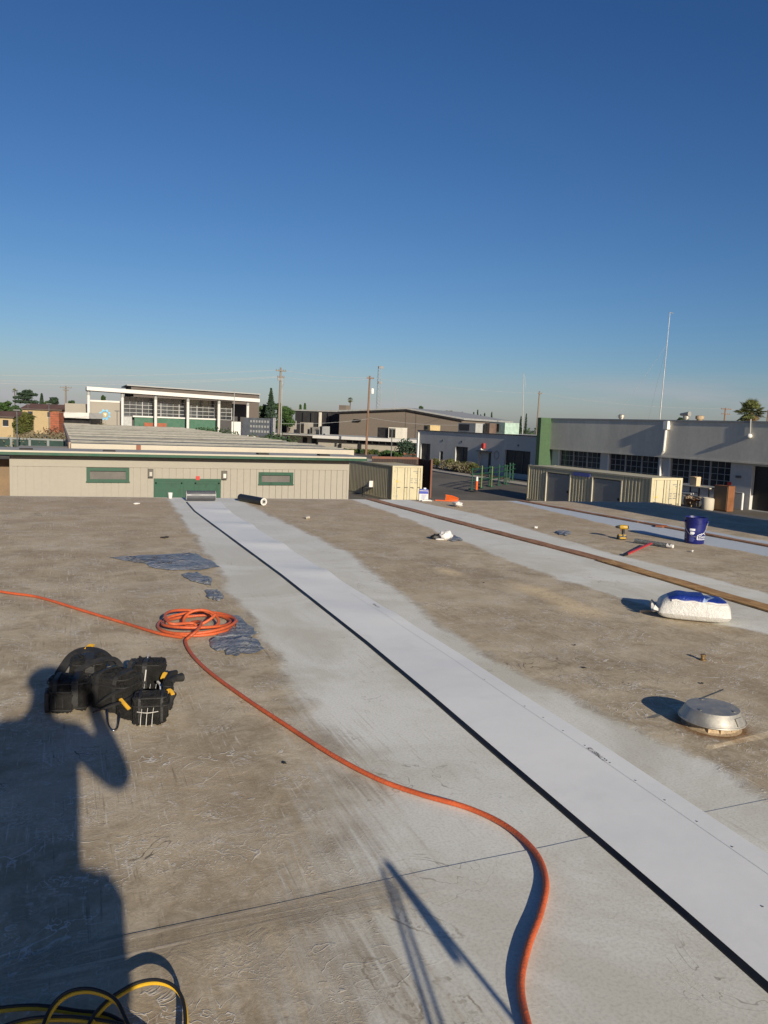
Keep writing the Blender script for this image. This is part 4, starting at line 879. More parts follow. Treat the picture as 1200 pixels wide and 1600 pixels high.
# ================================================================== buildings
M_beige = pm('beige_siding', (0.318, 0.289, 0.238), 0.8, var=0.05, scale=0.8, dirt=0.12, dirtc=(0.24, 0.225, 0.19))
M_green = pm('green_paint', (0.008, 0.062, 0.031), 0.5, var=0.2, scale=3, dirt=0.15, dirtc=(0.03, 0.09, 0.055))
M_glass = pm('dark_glass', (0.03, 0.035, 0.042), 0.12, var=0.3, scale=0.4, spec=0.6)
M_screen = pm('insect_screen', (0.13, 0.118, 0.105), 0.8, var=0.2, scale=2)
M_roofp = pm('pale_roof_sheet', (0.36, 0.345, 0.32), 0.75, var=0.15, scale=0.6, dirt=0.5, dirtc=(0.18, 0.165, 0.14))
M_creamt = pm('cream_trim', (0.46, 0.41, 0.32), 0.7, var=0.06)
M_lampm = pm('lamp_housing', (0.09, 0.08, 0.065), 0.5); M_lens = pm('lamp_lens', (0.55, 0.52, 0.46), 0.3)
M_redsign = pm('red_sign', (0.45, 0.03, 0.02), 0.5, var=0.05)
M_brown = pm('brown_render', (0.20, 0.135, 0.08), 0.85, var=0.12, dirt=0.2)

# ---- beige classroom beyond the roof edge
YA = 33.0
A = Facade('classroom', 'beige board sided classroom with green double door and two green framed windows', 'building', (5.3, YA), (1, 0), -0.5)
aL, aR = A.hit(15, 740)[0], A.hit(545, 750)[0]; zE = (A.hit(0, 705)[1] + A.hit(545, 721)[1]) / 2
zt = (A.hit(120, 725)[1] + A.hit(480, 738)[1]) / 2                      # trim line under the plain frieze
A.box('wall', aL + 0.03, aR - 0.03, 0.06, 8.0, 0.0, zE - 0.01, M_beige)
A.box('frieze', aL, aR, 0.0, 0.06, zt + 0.03, zE - 0.012, M_beige)
wn = [A.rect(135, 731, 202, 754), A.rect(404, 738, 458, 758)]; dr_ = A.rect(240, 748, 345, 800); dr_ = (dr_[0], dr_[1], 0.65, dr_[3])
bw = 0.285; nb = int((aR - aL) / bw); bw = (aR - aL) / nb
b0 = None
def pieces(a0, a1, z0, z1):
    """cut window and door openings out of a board"""
    out = [(z0, z1)]
    for (p0, p1, q0, q1) in wn + [dr_]:
        if a1 > p0 + 0.02 and a0 < p1 - 0.02: out = [(u, v) for s_, t_ in out for u, v in ((s_, min(t_, q0)), (max(s_, q1), t_)) if v - u > 0.03]
    return out
for i in range(nb):
    a0 = aL + i * bw; a1 = a0 + bw
    cuts = sorted(set([a0, a1] + [e for p in wn + [dr_] for e in p[:2] if a0 < e < a1]))
    for c0, c1 in zip(cuts, cuts[1:]):
        for z0, z1 in pieces(c0, c1, 0.35, zt):
            A.box('siding_board', c0 + (0.009 if c0 == a0 else 0), c1 - (0.009 if c1 == a1 else 0), 0.016 + 0.004 * random.random(), 0.06, z0, z1, M_beige)
A.box('trim_strip', aL, aR, -0.012, 0.062, zt, zt + 0.03, M_beige)
A.box('foundation', aL + 0.1, aR - 0.1, 0.1, 7.9, -0.1, 0.34, M_wallp)
for s_ in (aL, aR - 0.10): A.box('corner_board', s_, s_ + 0.10, -0.006, 0.07, 0.35, zt - 0.002, M_beige)
for r in wn:
    wi = obj('window', MB().box(r[0] + 0.1, r[1] - 0.1, 0.05, 0.07, r[2] + 0.1, r[3] - 0.1), M_screen, A.t, local=True)
    th = 0.13
    for nm, q in (('frame', (r[0], r[1], r[3] - th, r[3])), ('frame', (r[0], r[1], r[2], r[2] + th)), ('frame', (r[0], r[0] + th, r[2] + th, r[3] - th)), ('frame', (r[1] - th, r[1], r[2] + th, r[3] - th))):
        obj(nm, MB().box(q[0], q[1], -0.03, 0.055, q[2], q[3]), M_green, wi, local=True)
    obj('sill', MB().box(r[0] - 0.02, r[1] + 0.02, -0.05, -0.03, r[2], r[2] + 0.05), M_green, wi, local=True)
a0, a1, z0, z1 = dr_; wd = a1 - a0
A.box('door_frame', a0, a1, -0.01, 0.05, z1 - 0.1, z1, M_green); A.box('door_post', a0 + wd * 0.44, a0 + wd * 0.58, -0.012, 0.05, z0, z1 - 0.1, M_green)
for s_, e_ in ((a0 + 0.0, a0 + wd * 0.44), (a0 + wd * 0.58, a1)):
    d_ = A.box('door', s_, e_, 0.01, 0.05, z0, z1 - 0.1, M_green)
    for q in ((s_ + 0.06, s_ + 0.12, z0, z1 - 0.16), (e_ - 0.12, e_ - 0.06, z0, z1 - 0.16), (s_ + 0.06, e_ - 0.06, z1 - 0.22, z1 - 0.16)):
        obj('batten', MB().box(q[0], q[1], -0.008, 0.0095, q[2], q[3]), M_green, d_, local=True)
for px, py in ((235, 739), (350, 742)):
    r = A.rect(px - 4, py - 6.5, px + 4, py + 6.5); l_ = A.box('wall_lamp', r[0], r[1], -0.16, 0.018, r[2], r[3], M_lampm)
    obj('lens', MB().box(r[0] + 0.05, r[1] - 0.05, -0.175, -0.1605, r[2] + 0.06, r[3] - 0.12), M_lens, l_, local=True)
r = A.rect(306, 744, 312, 750); A.box('red_sign', r[0], r[1], -0.025, 0.017, r[2], r[3], M_redsign)
# flat roof, fascia and the recessed porch at the left
zr0 = zE
aX0 = A.hit(-60, 705)[0]; aX1 = A.hit(565, 722)[0]
mb = MB(); mb.box(aX0, aX1, -0.55, 2.0, zr0 + 0.10, zr0 + 0.16); A.mesh('roof', mb, M_roofp)
A.box('fascia', aX0, aX1, -0.585, -0.552, zr0 - 0.02, zr0 + 0.145, M_green); A.box('soffit', aX0, aX1, -0.55, 0.0, zr0 + 0.06, zr0 + 0.098, M_beige)
A.box('fascia', aX1 + 0.002, aX1 + 0.035, -0.585, 2.0, zr0 - 0.02, zr0 + 0.145, M_green)
A.box('gutter_lip', aX0, aX1, -0.60, -0.587, zr0 + 0.09, zr0 + 0.15, M_creamt)
A.box('porch_wall', aL - 8.0, aL + 0.02, 1.2, 1.4, 0.0, zE - 0.3, M_brown); r = A.rect(0, 702, 13, 713, 1.2); A.box('porch_window', aL - 3.0, aL - 0.12, 1.1, 1.19, r[2] + 0.05, zE - 0.02, M_glass)
for px, py in ((170, 706), (40, 698), (410, 709), (505, 713)):
    a_, z_ = A.hit(px, py); A.box('debris_pile', a_ - 0.22, a_ + 0.25, -0.2, 0.25, zr0 + 0.16, zr0 + 0.20 + 0.03 * random.random(), M_deb)

# ---- long ribbed roof of the classrooms behind
B0 = 36.0
Bz = ZC - 1.30
xl, xr = 0.45, 13.4
cb = thing('classroom_row', 'long low row of classrooms with weathered ribbed metal roof behind the beige classroom', 'building', (6.9, 65, -0.5))
M_rib = pm('weathered_rib_roof', (0.215, 0.205, 0.178), 0.6, 0.2, var=0.35, scale=0.5, stretch=(0.25, 3.0, 1), dirt=0.9, dirtc=(0.075, 0.066, 0.052))
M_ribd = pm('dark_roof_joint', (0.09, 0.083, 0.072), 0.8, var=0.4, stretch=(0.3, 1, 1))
obj('wall', MB().box(xl + 0.5, xr - 0.5, B0 + 5.0, 93, -0.5, Bz - 0.3), M_beige, cb)
yy = B0; k = 0
while yy < 93:
    ln = 3.6; y1 = min(yy + ln, 94); z_ = Bz - 0.05 + 0.012 * (k % 2) + 0.02 * math.sin(k * 2.1)
    mb = MB(); mb.add([(xl, yy, z_ - 0.16), (xr, yy, z_ - 0.16), (xr, yy, z_), (xl, yy, z_), (xl, y1 - 0.5, z_ + 0.05), (xr, y1 - 0.5, z_ + 0.05), (xl, y1, z_ - 0.03), (xr, y1, z_ - 0.03)],
                      [(0, 1, 2, 3), (3, 2, 5, 4), (4, 5, 7, 6)])
    pn = obj('roof_panel', mb, M_rib, cb)
    m2 = MB()
    for q in (1.2, 2.3): m2.box(xl, xr, yy + q, yy + q + 0.12, z_ + 0.012 * q, z_ + 0.05 + 0.013 * q)
    obj('rib', m2, M_rib, pn)
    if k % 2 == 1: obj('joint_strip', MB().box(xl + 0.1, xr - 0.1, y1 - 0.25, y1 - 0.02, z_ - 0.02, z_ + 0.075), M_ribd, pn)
    yy = y1; k += 1
obj('front_flashing', MB().box(xl - 0.03, xr, B0 - 0.35, B0 - 0.02, Bz - 0.3, Bz - 0.02), M_creamt, cb)
obj('side_flashing', MB().box(xl - 0.10, xl - 0.005, B0 - 0.35, 94, Bz - 0.26, Bz + 0.03), pm('rusty_flashing', (0.30, 0.22, 0.16), 0.7, var=0.3, dirt=0.5, dirtc=(0.12, 0.05, 0.02)), cb)
p = hd(213, 698, 35); obj('pipe_cap', MB().box(p.x - 0.09, p.x + 0.09, B0 - 0.5, B0 - 0.36, Bz - 0.32, Bz - 0.02), M_rub, cb)

# ---- shipping containers
M_cont = pm('cream_container_paint', (0.50, 0.44, 0.285), 0.55, var=0.07, scale=0.8, dirt=0.18, dirtc=(0.30, 0.22, 0.13))
M_contd = pm('container_gasket', (0.10, 0.09, 0.07), 0.7); M_mark = pm('container_marks', (0.14, 0.15, 0.17), 0.7, var=0.1); M_ym = pm('yellow_warning_mark', (0.62, 0.42, 0.04), 0.6)
M_roll = pm('grey_roller_door', (0.30, 0.295, 0.27), 0.55, 0.1, var=0.08)
def container(x0, y0, z0, L, label, shutters=()):
    W, H = 2.44, 2.59; t = thing('shipping_container', label, 'container', (x0 + W / 2, y0 + L / 2, z0), group='cream shipping containers'); t.rotation_euler.z = R(2.6); x1, y1, z1 = x0 + W, y0 + L, z0 + H
    def corr(xa, sgn, ys, ye):
        mb = MB(); pts = []; y = ys; st_ = 0
        seq = ((0.07, 0), (0.07, 1), (0.07, 1), (0.07, 0)); prof = [(ys, 0)]; per = 0.28; n = max(1, int((ye - ys) / per)); per = (ye - ys) / n
        for i in range(n):
            b_ = ys + i * per; prof += [(b_ + per * 0.25, 0), (b_ + per * 0.37, 1), (b_ + per * 0.75, 1), (b_ + per * 0.87, 0)]
        prof.append((ye, 0)); vs = []
        for yv, d in prof: vs += [(xa + sgn * 0.045 * d, yv, z0 + 0.15), (xa + sgn * 0.045 * d, yv, z1 - 0.1)]
        return mb.add(vs, [((2 * i), 2 * i + 1, 2 * i + 3, 2 * i + 2) for i in range(len(prof) - 1)])
    yb = y0 + 0.16
    segs = []; cur = yb
    for s0, s1 in sorted(shutters): segs.append((cur, s0 - 0.1)); cur = s1 + 0.1
    segs.append((cur, y1 - 0.12))
    for s0, s1 in segs: obj('side_panel', corr(x0 + 0.03, 1, s0, s1), M_cont, t)
    for s0, s1 in shutters:
        zs = z0 + 2.15; obj('side_panel', MB().box(x0 + 0.03, x0 + 0.05, s0 - 0.1, s1 + 0.1, zs + 0.06, z1 - 0.1), M_cont, t)
        sd = obj('roller_shutter', MB().box(x0 + 0.10, x0 + 0.12, s0, s1, z0 + 0.16, zs), M_roll, t)
        m2 = MB()
        for i in range(20): z_ = z0 + 0.2 + i * 0.096; m2.box(x0 + 0.085, x0 + 0.099, s0, s1, z_, z_ + 0.07)
        obj('slats', m2, M_roll, sd)['kind'] = 'stuff'
        for e in (s0 - 0.1, s1): obj('shutter_jamb', MB().box(x0 + 0.0, x0 + 0.13, e, e + 0.1, z0 + 0.151, zs + 0.06), M_creamt, t)
        obj('lock', MB().box(x0 + 0.05, x0 + 0.084, s0 + 0.12, s0 + 0.26, z0 + 0.95, z0 + 1.1), M_deb, t)
    obj('side_panel', corr(x1 - 0.03, -1, yb, y1 - 0.12), M_cont, t)
    obj('roof', MB().box(x0 + 0.06, x1 - 0.06, y0 + 0.1, y1 - 0.1, z1 - 0.09, z1 - 0.02), M_cont, t); obj('end_wall', MB().box(x0 + 0.1, x1 - 0.1, y1 - 0.06, y1 - 0.03, z0 + 0.15, z1 - 0.1), M_cont, t)
    for xa in (x0, x1 - 0.1): obj('top_rail', MB().box(xa, xa + 0.1, y0 + 0.16, y1 - 0.16, z1 - 0.1, z1 - 0.002), M_cont, t); obj('bottom_rail', MB().box(xa, xa + 0.1, y0 + 0.16, y1 - 0.16, z0 + 0.02, z0 + 0.15), M_cont, t)
    for xa in (x0, x1 - 0.16):
        for ya in (y0, y1 - 0.16): obj('corner_post', MB().box(xa, xa + 0.16, ya, ya + 0.16, z0, z1), M_cont, t)
    obj('header', MB().box(x0 + 0.16, x1 - 0.16, y0 + 0.002, y0 + 0.12, z1 - 0.13, z1 - 0.003), M_cont, t); obj('door_sill', MB().box(x0 + 0.16, x1 - 0.16, y0 + 0.002, y0 + 0.12, z0, z0 + 0.12), M_cont, t)
    mx = (x0 + x1) / 2
    for a, b_ in ((x0 + 0.17, mx - 0.012), (mx + 0.012, x1 - 0.17)):
        dd = obj('door', MB().box(a, b_, y0 + 0.05, y0 + 0.09, z0 + 0.13, z1 - 0.14), M_cont, t)
        m2 = MB()
        for q in range(4): z_ = z0 + 0.2 + q * 0.575; m2.box(a + 0.07, b_ - 0.07, y0 + 0.038, y0 + 0.049, z_, z_ + 0.5)
        obj('pressed_panels', m2, M_cont, dd)
        for f in (0.22, 0.80):
            xx = a + (b_ - a) * f; obj('lock_rod', MB().cyl((xx, y0 + 0.02, z0 + 0.06), (xx, y0 + 0.02, z1 - 0.05), 0.019, 8), M_contd if f == 0.8 else M_roll, dd); obj('rod_handle', MB().box(xx - 0.02, xx + 0.28, y0 + 0.008, y0 + 0.022, z0 + 1.0, z0 + 1.05), M_contd, dd)
        for q in range(4): obj('hinge', MB().box((a - 0.03) if a < mx - 0.5 else b_ - 0.02, (a + 0.02) if a < mx - 0.5 else b_ + 0.03, y0 + 0.02, y0 + 0.049, z0 + 0.35 + q * 0.6, z0 + 0.45 + q * 0.6), M_contd, dd)
    obj('gasket', MB().box(mx - 0.011, mx + 0.011, y0 + 0.04, y0 + 0.08, z0 + 0.13, z1 - 0.14), M_contd, t)
    yk = y0 + 0.0365; m2 = MB()
    for q, (u0, u1, v) in enumerate(((0.70, 0.86, 2.16), (0.79, 0.86, 2.04), (0.62, 0.70, 1.62), (0.74, 0.86, 1.62), (0.62, 0.68, 1.48), (0.77, 0.86, 1.48), (0.62, 0.70, 1.34), (0.74, 0.84, 1.34), (0.66, 0.74, 0.92))):
        for s_ in range(5): w_ = (u1 - u0) * W / 5; xq = x0 + u0 * W + s_ * w_; m2.box(xq, xq + w_ * 0.62, yk - 0.003, yk, z0 + v, z0 + v + 0.055)
    obj('door_marks', m2, M_mark, t)
    m2 = MB(); m2.add([(x0 + 0.30, yk - 0.002, z0 + 1.40), (x0 + 0.54, yk - 0.002, z0 + 1.40), (x0 + 0.42, yk - 0.002, z0 + 1.62)], [(0, 1, 2)]); obj('warning_triangle', m2, M_ym, t)
    obj('data_plate', MB().box(x0 + 0.34, x0 + 0.48, yk - 0.006, yk, z0 + 0.3, z0 + 0.46), M_roll, t)
    return t
c1y = 50.5
x1a = c1y * math.tan(R(YAW) + math.atan((605 - 600) / FPX)); container(x1a, c1y, -0.5, 12.19, 'cream shipping container end on beside the beige classroom')
# second one: long side with two roller doors
c2x = 31.7
def yOnX(px, X): return X / math.tan(R(YAW) + math.atan((px - 600) / FPX))
c2y0 = yOnX(1010, c2x)
shut = [(yOnX(964, c2x), yOnX(922, c2x)), (yOnX(888, c2x), yOnX(854, c2x))]
c2 = container(c2x, c2y0, gz(c2x, 45), 12.19, 'cream shipping container side on with two grey roller doors before grey building', shut)
z_ = gz(c2x, 45) + 2.36; obj('printed_panel', MB().box(c2x - 0.004, c2x + 0.028, yOnX(918, c2x), yOnX(893, c2x), z_ - 0.16, z_ + 0.08), M_lp, c2)

# ---- grey stucco building, two blocks along the yard
M_stuc = pm('grey_stucco', (0.52, 0.505, 0.465), 0.9, var=0.10, scale=0.35, stretch=(1, 1, 0.4), bump=0.15, bscale=12, dirt=0.28, dirtc=(0.40, 0.39, 0.37))
M_stucu = pm('dark_grey_stucco', (0.62, 0.575, 0.48), 0.9, var=0.12, scale=0.4, stretch=(1, 1, 0.35), bump=0.15, bscale=12, dirt=0.25, dirtc=(0.40, 0.37, 0.31))
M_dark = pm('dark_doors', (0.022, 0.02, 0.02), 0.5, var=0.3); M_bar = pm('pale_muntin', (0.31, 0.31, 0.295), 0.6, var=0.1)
M_grn2 = pm('sage_green_stucco', (0.06, 0.108, 0.055), 0.9, var=0.15, scale=3, bump=0.3, bscale=14); M_wht = pm('white_paint', (0.72, 0.70, 0.65), 0.6, var=0.05, dirt=0.08)
M_coping = pm('dark_coping', (0.10, 0.10, 0.10), 0.6); M_gravel = pm('pale_gravel_roof', (0.42, 0.40, 0.36), 0.9, var=0.15, scale=1)
XW = 42.7; WROT = 3.0          # these walls stand 3 degrees off the deck, so low sun just grazes them
E1 = Facade('stucco_building', 'low grey stucco building with dark doors and shaded wall across the yard', 'building', (XW, 76), (math.sin(R(WROT)), -math.cos(R(WROT))), 0.0)
e0 = E1.hit(652, 700)[0]; e1 = E1.hit(845, 700)[0] + 0.5; ht = (E1.hit(660, 673)[1] + E1.hit(830, 682)[1]) / 2
rects = [E1.rect(657, 693, 672, 724), E1.rect(687, 705, 692, 724), E1.rect(711, 698, 730, 737), E1.rect(747, 706, 767, 736), E1.rect(788, 704, 828, 740)]
rects = [(a, b_, max(0.12, z0), z1) for a, b_, z0, z1 in rects]
def punched_wall(F, a0, a1, z0, z1, rs, m, th=0.25, d0=0.0):
    """wall mesh with real openings"""
    mb = MB(); A_ = sorted(set([a0, a1] + [v for r in rs for v in r[:2]])); Z_ = sorted(set([z0, z1] + [v for r in rs for v in r[2:]]))
    for i in range(len(A_) - 1):
        for j in range(len(Z_) - 1):
            ca, cz = (A_[i] + A_[i + 1]) / 2, (Z_[j] + Z_[j + 1]) / 2
            if not any(r[0] < ca < r[1] and r[2] < cz < r[3] for r in rs): mb.add([(A_[i], d0, Z_[j]), (A_[i + 1], d0, Z_[j]), (A_[i + 1], d0, Z_[j + 1]), (A_[i], d0, Z_[j + 1])], [(0, 1, 2, 3)])
    for (p0, p1, q0, q1) in rs:
        for c in (((p0, q0), (p0, q1)), ((p0, q1), (p1, q1)), ((p1, q1), (p1, q0)), ((p1, q0), (p0, q0))):
            (u0, v0), (u1, v1) = c; mb.add([(u0, d0, v0), (u0, d0 + th, v0), (u1, d0 + th, v1), (u1, d0, v1)], [(0, 1, 2, 3)])
    return F.mesh('wall', mb, m)
punched_wall(E1, e0, e1, 0, ht, rects, M_stuc, 0.3)
E1.box('side_wall', e0, e1, 0.32, 13.0, 0, ht - 0.05, M_stuc); E1.box('coping', e0 - 0.08, e1, -0.08, 0.3, ht + 0.002, ht + 0.10, M_coping); E1.box('roof', e0, e1, 0.3, 13.1, ht - 0.05, ht + 0.06, M_gravel)
E1.box('side_wall', e0 - 0.002, e0 + 0.25, 0.002, 13.0, 0, ht - 0.002, M_stuc)
for i, r in enumerate(rects):
    if i == 3:
        d_ = E1.box('entry_recess', r[0], r[1], 0.30, 0.31, r[2], r[3], M_stuc); obj('door', MB().box(r[0] + (r[1] - r[0]) * 0.66, r[1] - 0.05, 0.24, 0.299, r[2], r[3] - 0.1), M_dark, d_, local=True); obj('canopy', MB().box(r[0] - 0.1, r[1] + 0.1, -0.3, -0.005, r[3], r[3] + 0.1), M_coping, d_, local=True)
    else:
        d_ = E1.box('window' if i in (1, 4) else 'door', r[0], r[1], 0.2, 0.24, r[2], r[3], M_dark)
        n_ = 3 if i == 4 else 2
        if i != 1:
            for q in range(1, n_): aa = r[0] + (r[1] - r[0]) * q / n_; obj('mullion', MB().box(aa - 0.04, aa + 0.04, 0.16, 0.199, r[2], r[3]), M_coping, d_, local=True)
a_, z_ = E1.hit(776, 711); mb = MB(); mb.tube([(a_ + 0.42 * math.cos(q), -0.03, z_ + 0.42 * math.sin(q)) for q in [6.283 * i / 28 for i in range(28)]], 0.05, 6, True); E1.mesh('wall_ring', mb, M_bar, smooth=True)
a_, z_ = E1.hit(756, 697); E1.box('alarm_bell', a_ - 0.2, a_ + 0.25, -0.2, -0.002, z_ - 0.25, z_ + 0.3, M_redsign); E1.box('wall_light', a_ - 0.35, a_ - 0.1, -0.28, -0.002, z_ - 0.42, z_ - 0.26, M_wht)
a_, z_ = E1.hit(748, 708); 
for px, py in ((692, 688), (722, 690), (810, 696)): a_, z_ = E1.hit(px, py); E1.box('scupper', a_ - 0.12, a_ + 0.12, -0.04, -0.001, z_ - 0.1, z_ + 0.1, M_coping)
a0_, _ = E1.hit(646, 690); a1_, _ = E1.hit(650.5, 690); E1.box('corner_downpipe', e0 + 0.05, e0 + 0.42, -0.16, -0.003, 0.05, ht - 0.2, M_wht)
# plant on its roof
def roof_unit(F, px0, py0, px1, py1, back, depth, m, name='rooftop_unit', side=None):
    r = F.rect(px0, py0, px1, py1, back); z0 = min(r[2], ht + 0.07); o_ = F.box(name, r[0], r[1], back, back + depth, ht + 0.05, r[3], m)
    obj('louvre', MB().box(r[0] + 0.2, r[0] + (r[1] - r[0]) * 0.65, back - 0.03, back - 0.002, ht + 0.25, r[3] - 0.15), M_dark, o_, local=True); return o_
roof_unit(E1, 716, 661, 743, 676, 3.0, 2.6, M_bar); roof_unit(E1, 764, 660, 789, 674, 5.0, 2.0, pm('pale_green_metal', (0.32, 0.42, 0.35), 0.6))
roof_unit(E1, 757, 661, 765, 673, 4.0, 1.5, pm('brown_metal', (0.12, 0.08, 0.06), 0.6)); roof_unit(E1, 662, 664, 672, 673, 2.0, 1.5, pm('tan_metal', (0.45, 0.33, 0.16), 0.7))

# long taller block
G = Facade('workshop_building', 'long dark grey building with green pilaster and steel grid windows at right', 'building', (XW - 0.15 + 28 * math.tan(R(WROT)), 48), (math.sin(R(WROT)), -math.cos(R(WROT))), 0.0)
g0 = G.hit(852, 690)[0]; g1 = G.hit(1330, 700)[0]; gt = (G.hit(900, 656)[1] + G.hit(1190, 661)[1]) / 2
lz = (G.hit(900, 703)[1] + G.hit(1130, 719)[1]) / 2
W_ = [G.rect(874, 703, 938, 729), G.rect(951, 709, 1028, 741), G.rect(1046, 717, 1141, 763)]
wz1 = lz - 0.1; wz0 = sum(w_[2] for w_ in W_[1:]) / 2; W_ = [(a, b_, min(wz0, lz - 1.9), wz1) for a, b_, _, _ in W_]
dg = G.rect(1171, 728, 1290, 840); DG = (dg[0], g1 - 0.6, 0.05, lz - 0.25)
punched_wall(G, g0, g1, 0, lz, W_ + [DG], M_stuc, 0.35)
G.box('upper_wall', g0, g1, -0.28, 0.3, lz + 0.012, gt, M_stucu); G.box('coping', g0, g1, -0.34, 0.35, gt + 0.002, gt + 0.12, M_bar); G.box('lintel_band', g0, g1, -0.31, -0.001, lz - 0.10, lz + 0.01, M_stucu)
G.box('inner_wall', g0, g1, 0.9, 14, 0, gt - 0.3, M_dark); G.box('roof', g0, g1, 0.36, 14, gt - 0.28, gt - 0.1, M_gravel)
for w_ in W_:
    a, b_, z0, z1 = w_; wi = G.box('window', a, b_, 0.2, 0.215, z0, z1, M_glass); w3 = (b_ - a) / 3
    for q in range(4): aa = a + w3 * q; obj('mullion', MB().box(max(a, aa - 0.06), min(b_, aa + 0.06), 0.10, 0.199, z0, z1), M_bar, wi, local=True)
    for q in range(3):
        m2 = MB()
        for c in (1, 2): xx = a + w3 * q + w3 * c / 3; m2.box(xx - 0.018, xx + 0.018, 0.165, 0.199, z0, z1)
        for c in range(1, 4): zz = z0 + (z1 - z0) * c / 4; m2.box(a + w3 * q + 0.06, a + w3 * (q + 1) - 0.06, 0.160, 0.1995, zz - 0.018, zz + 0.018)
        obj('muntin_grid', m2, M_bar, wi, local=True)
    obj('sill', MB().box(a - 0.1, b_ + 0.1, -0.12, 0.1, z0 - 0.12, z0 - 0.002), M_stuc, wi, local=True)
    obj('jamb', MB().box(a - 0.14, a - 0.002, -0.03, -0.002, z0, z1), M_wht, wi, local=True)
G.box('garage_door', DG[0] + 0.02, DG[1] - 0.02, 0.28, 0.33, DG[2], DG[3] - 0.02, M_dark)
q0 = G.hit(838, 690)[0]; q1 = G.hit(865, 690)[0]
q0 = G.hit(838, 690, -1.5)[0]; G.box('pilaster', q0, q0 + 0.55, -1.5, 0.6, 0, gt + 0.12, M_grn2)
# downpipe with hopper head, jogging out over the upper wall
def P2(px, py, dd): a, z = G.hit(px, py, dd); return (a, dd, z)
mb = MB(); mb.tube([P2(1041, 668, -0.4), P2(1037, 704, -0.4), P2(1033, 713, -0.1), P2(1031, 745, -0.1), P2(1028, 790, -0.1)], 0.11, 10); G.mesh('downpipe', mb, M_wht, smooth=True)
a, d_, z_ = P2(1042, 665, -0.4); G.box('hopper_head', a - 0.22, a + 0.22, -0.58, -0.285, z_ - 0.3, z_ + 0.35, M_wht)
mb = MB(); mb.tube([P2(1173, 655, -0.36), P2(1172, 677, -0.36)], 0.05, 8); G.mesh('lamp_stem', mb, M_bar); a, d_, z_ = P2(1172, 679, -0.36)
G.mesh('globe_lamp', MB().blob((a, -0.4, z_ - 0.1), (0.17, 0.17, 0.17), 1, 14, 10), M_wht, smooth=True)
mb = MB(); mb.tube([P2(1054, 756, -0.35), P2(1161, 771, -0.35)], 0.06, 8); G.mesh('hand_rail', mb, M_bar); mb = MB(); a, d_, z_ = P2(1161, 771, -0.35); mb.tube([(a, -0.35, 0.0), (a, -0.35, z_)], 0.075, 8); G.mesh('rail_post', mb, M_wht)
r = G.rect(1137, 753, 1143, 758); G.box('red_sign', r[0], r[1], -0.03, -0.002, r[2], r[3], M_redsign); r = G.rect(1151, 743, 1158, 747); G.box('wall_tap', r[0], r[1], -0.12, -0.002, r[2], r[3], M_coping)
def gvent(px, base, h, w_, m, nm):
    a, z = G.hit(px, base, 2.0); G.mesh(nm, MB().lathe([(w_ * 0.7, -0.4), (w_ * 0.7, h * 0.4), (w_, h * 0.45), (w_, h * 0.9), (w_ * 0.6, h)], (a, 2.0, gt + 0.05), 16), m, smooth=True)
gvent(971, 655, 0.55, 0.28, M_galv, 'roof_cowl'); gvent(1093, 657, 0.5, 0.32, M_rust, 'roof_cowl'); gvent(1072, 656, 0.5, 0.26, M_galv, 'roof_cowl')
a, z = G.hit(1071, 650, 2.0); mb = MB(); mb.tube([(a - 0.5, 2.0, gt + 0.62), (a + 0.4, 2.0, gt + 0.66)], [0.1, 0.2], 10); G.mesh('vent_pipe', mb, M_galv)
a, z = G.hit(1025, 655, 6); 

# junk by the workshop wall
M_cab = pm('brown_cabinet', (0.19, 0.075, 0.03), 0.6, var=0.15, scale=2)
def gp(px, z=0.0, X=XW - 2.2): X += 1.3; Y = yOnX(px, X); return Vector((X, Y, z))
p = gp(1131); t = thing('cabinet', 'upright brown wooden cabinet standing by the workshop wall', 'cabinet', p)
obj('carcass', MB().box(p.x - 0.3, p.x + 0.3, p.y - 0.62, p.y + 0.62, 0.02, 1.75), M_cab, t, bev=0.02); obj('front_trim', MB().box(p.x - 0.32, p.x - 0.302, p.y - 0.55, p.y + 0.55, 0.1, 1.68), M_brown, t); obj('foot_rail', MB().box(p.x - 0.25, p.x + 0.25, p.y - 0.5, p.y + 0.5, 0, 0.02), M_dark, t)
p = gp(1105); t = thing('work_table', 'pale topped table by the wall between cabinet and hand cart', 'table', p)
obj('table_top', MB().box(p.x - 0.5, p.x + 0.5, p.y - 0.62, p.y + 1.3, 1.42, 1.5), M_creamt, t)
for dx in (-0.42, 0.42):
    for dy in (-0.55, 1.2): obj('leg', MB().box(p.x + dx - 0.04, p.x + dx + 0.04, p.y + dy - 0.04, p.y + dy + 0.04, 0, 1.42), M_dark, t)
p = gp(1097, 1.505); t = thing('cardboard_box', 'tan cardboard box standing on the work table', 'box', p + Vector((0, 0.75, 0)))
obj('carton', MB().box(p.x - 0.2, p.x + 0.2, p.y + 0.45, p.y + 1.05, 1.505, 2.15), M_stick, t); obj('flap', MB().box(p.x - 0.36, p.x - 0.201, p.y + 0.45, p.y + 1.05, 2.12, 2.15), M_stick, t)
p = gp(1107, 0, XW - 3.0); tag(obj('barrel', MB().lathe([(0.36, 0), (0.40, 0.1), (0.40, 0.75), (0.33, 0.85), (0.3, 0.82)], p, 20), M_creamt, smooth=True, base=p), 'squat pale yellow barrel on the ground before the table', 'barrel')
p = gp(1083, 0, XW - 3.0); t = thing('hand_cart', 'old two wheeled hand cart leaning beside the work table', 'cart', p)
for dy in (-0.5, 0.45): obj('wheel', MB().tube([(p.x, p.y + dy + 0.38 * math.cos(a), 0.43 + 0.38 * math.sin(a)) for a in [6.283 * i / 24 for i in range(24)]], 0.05, 6, True), M_rust, t)
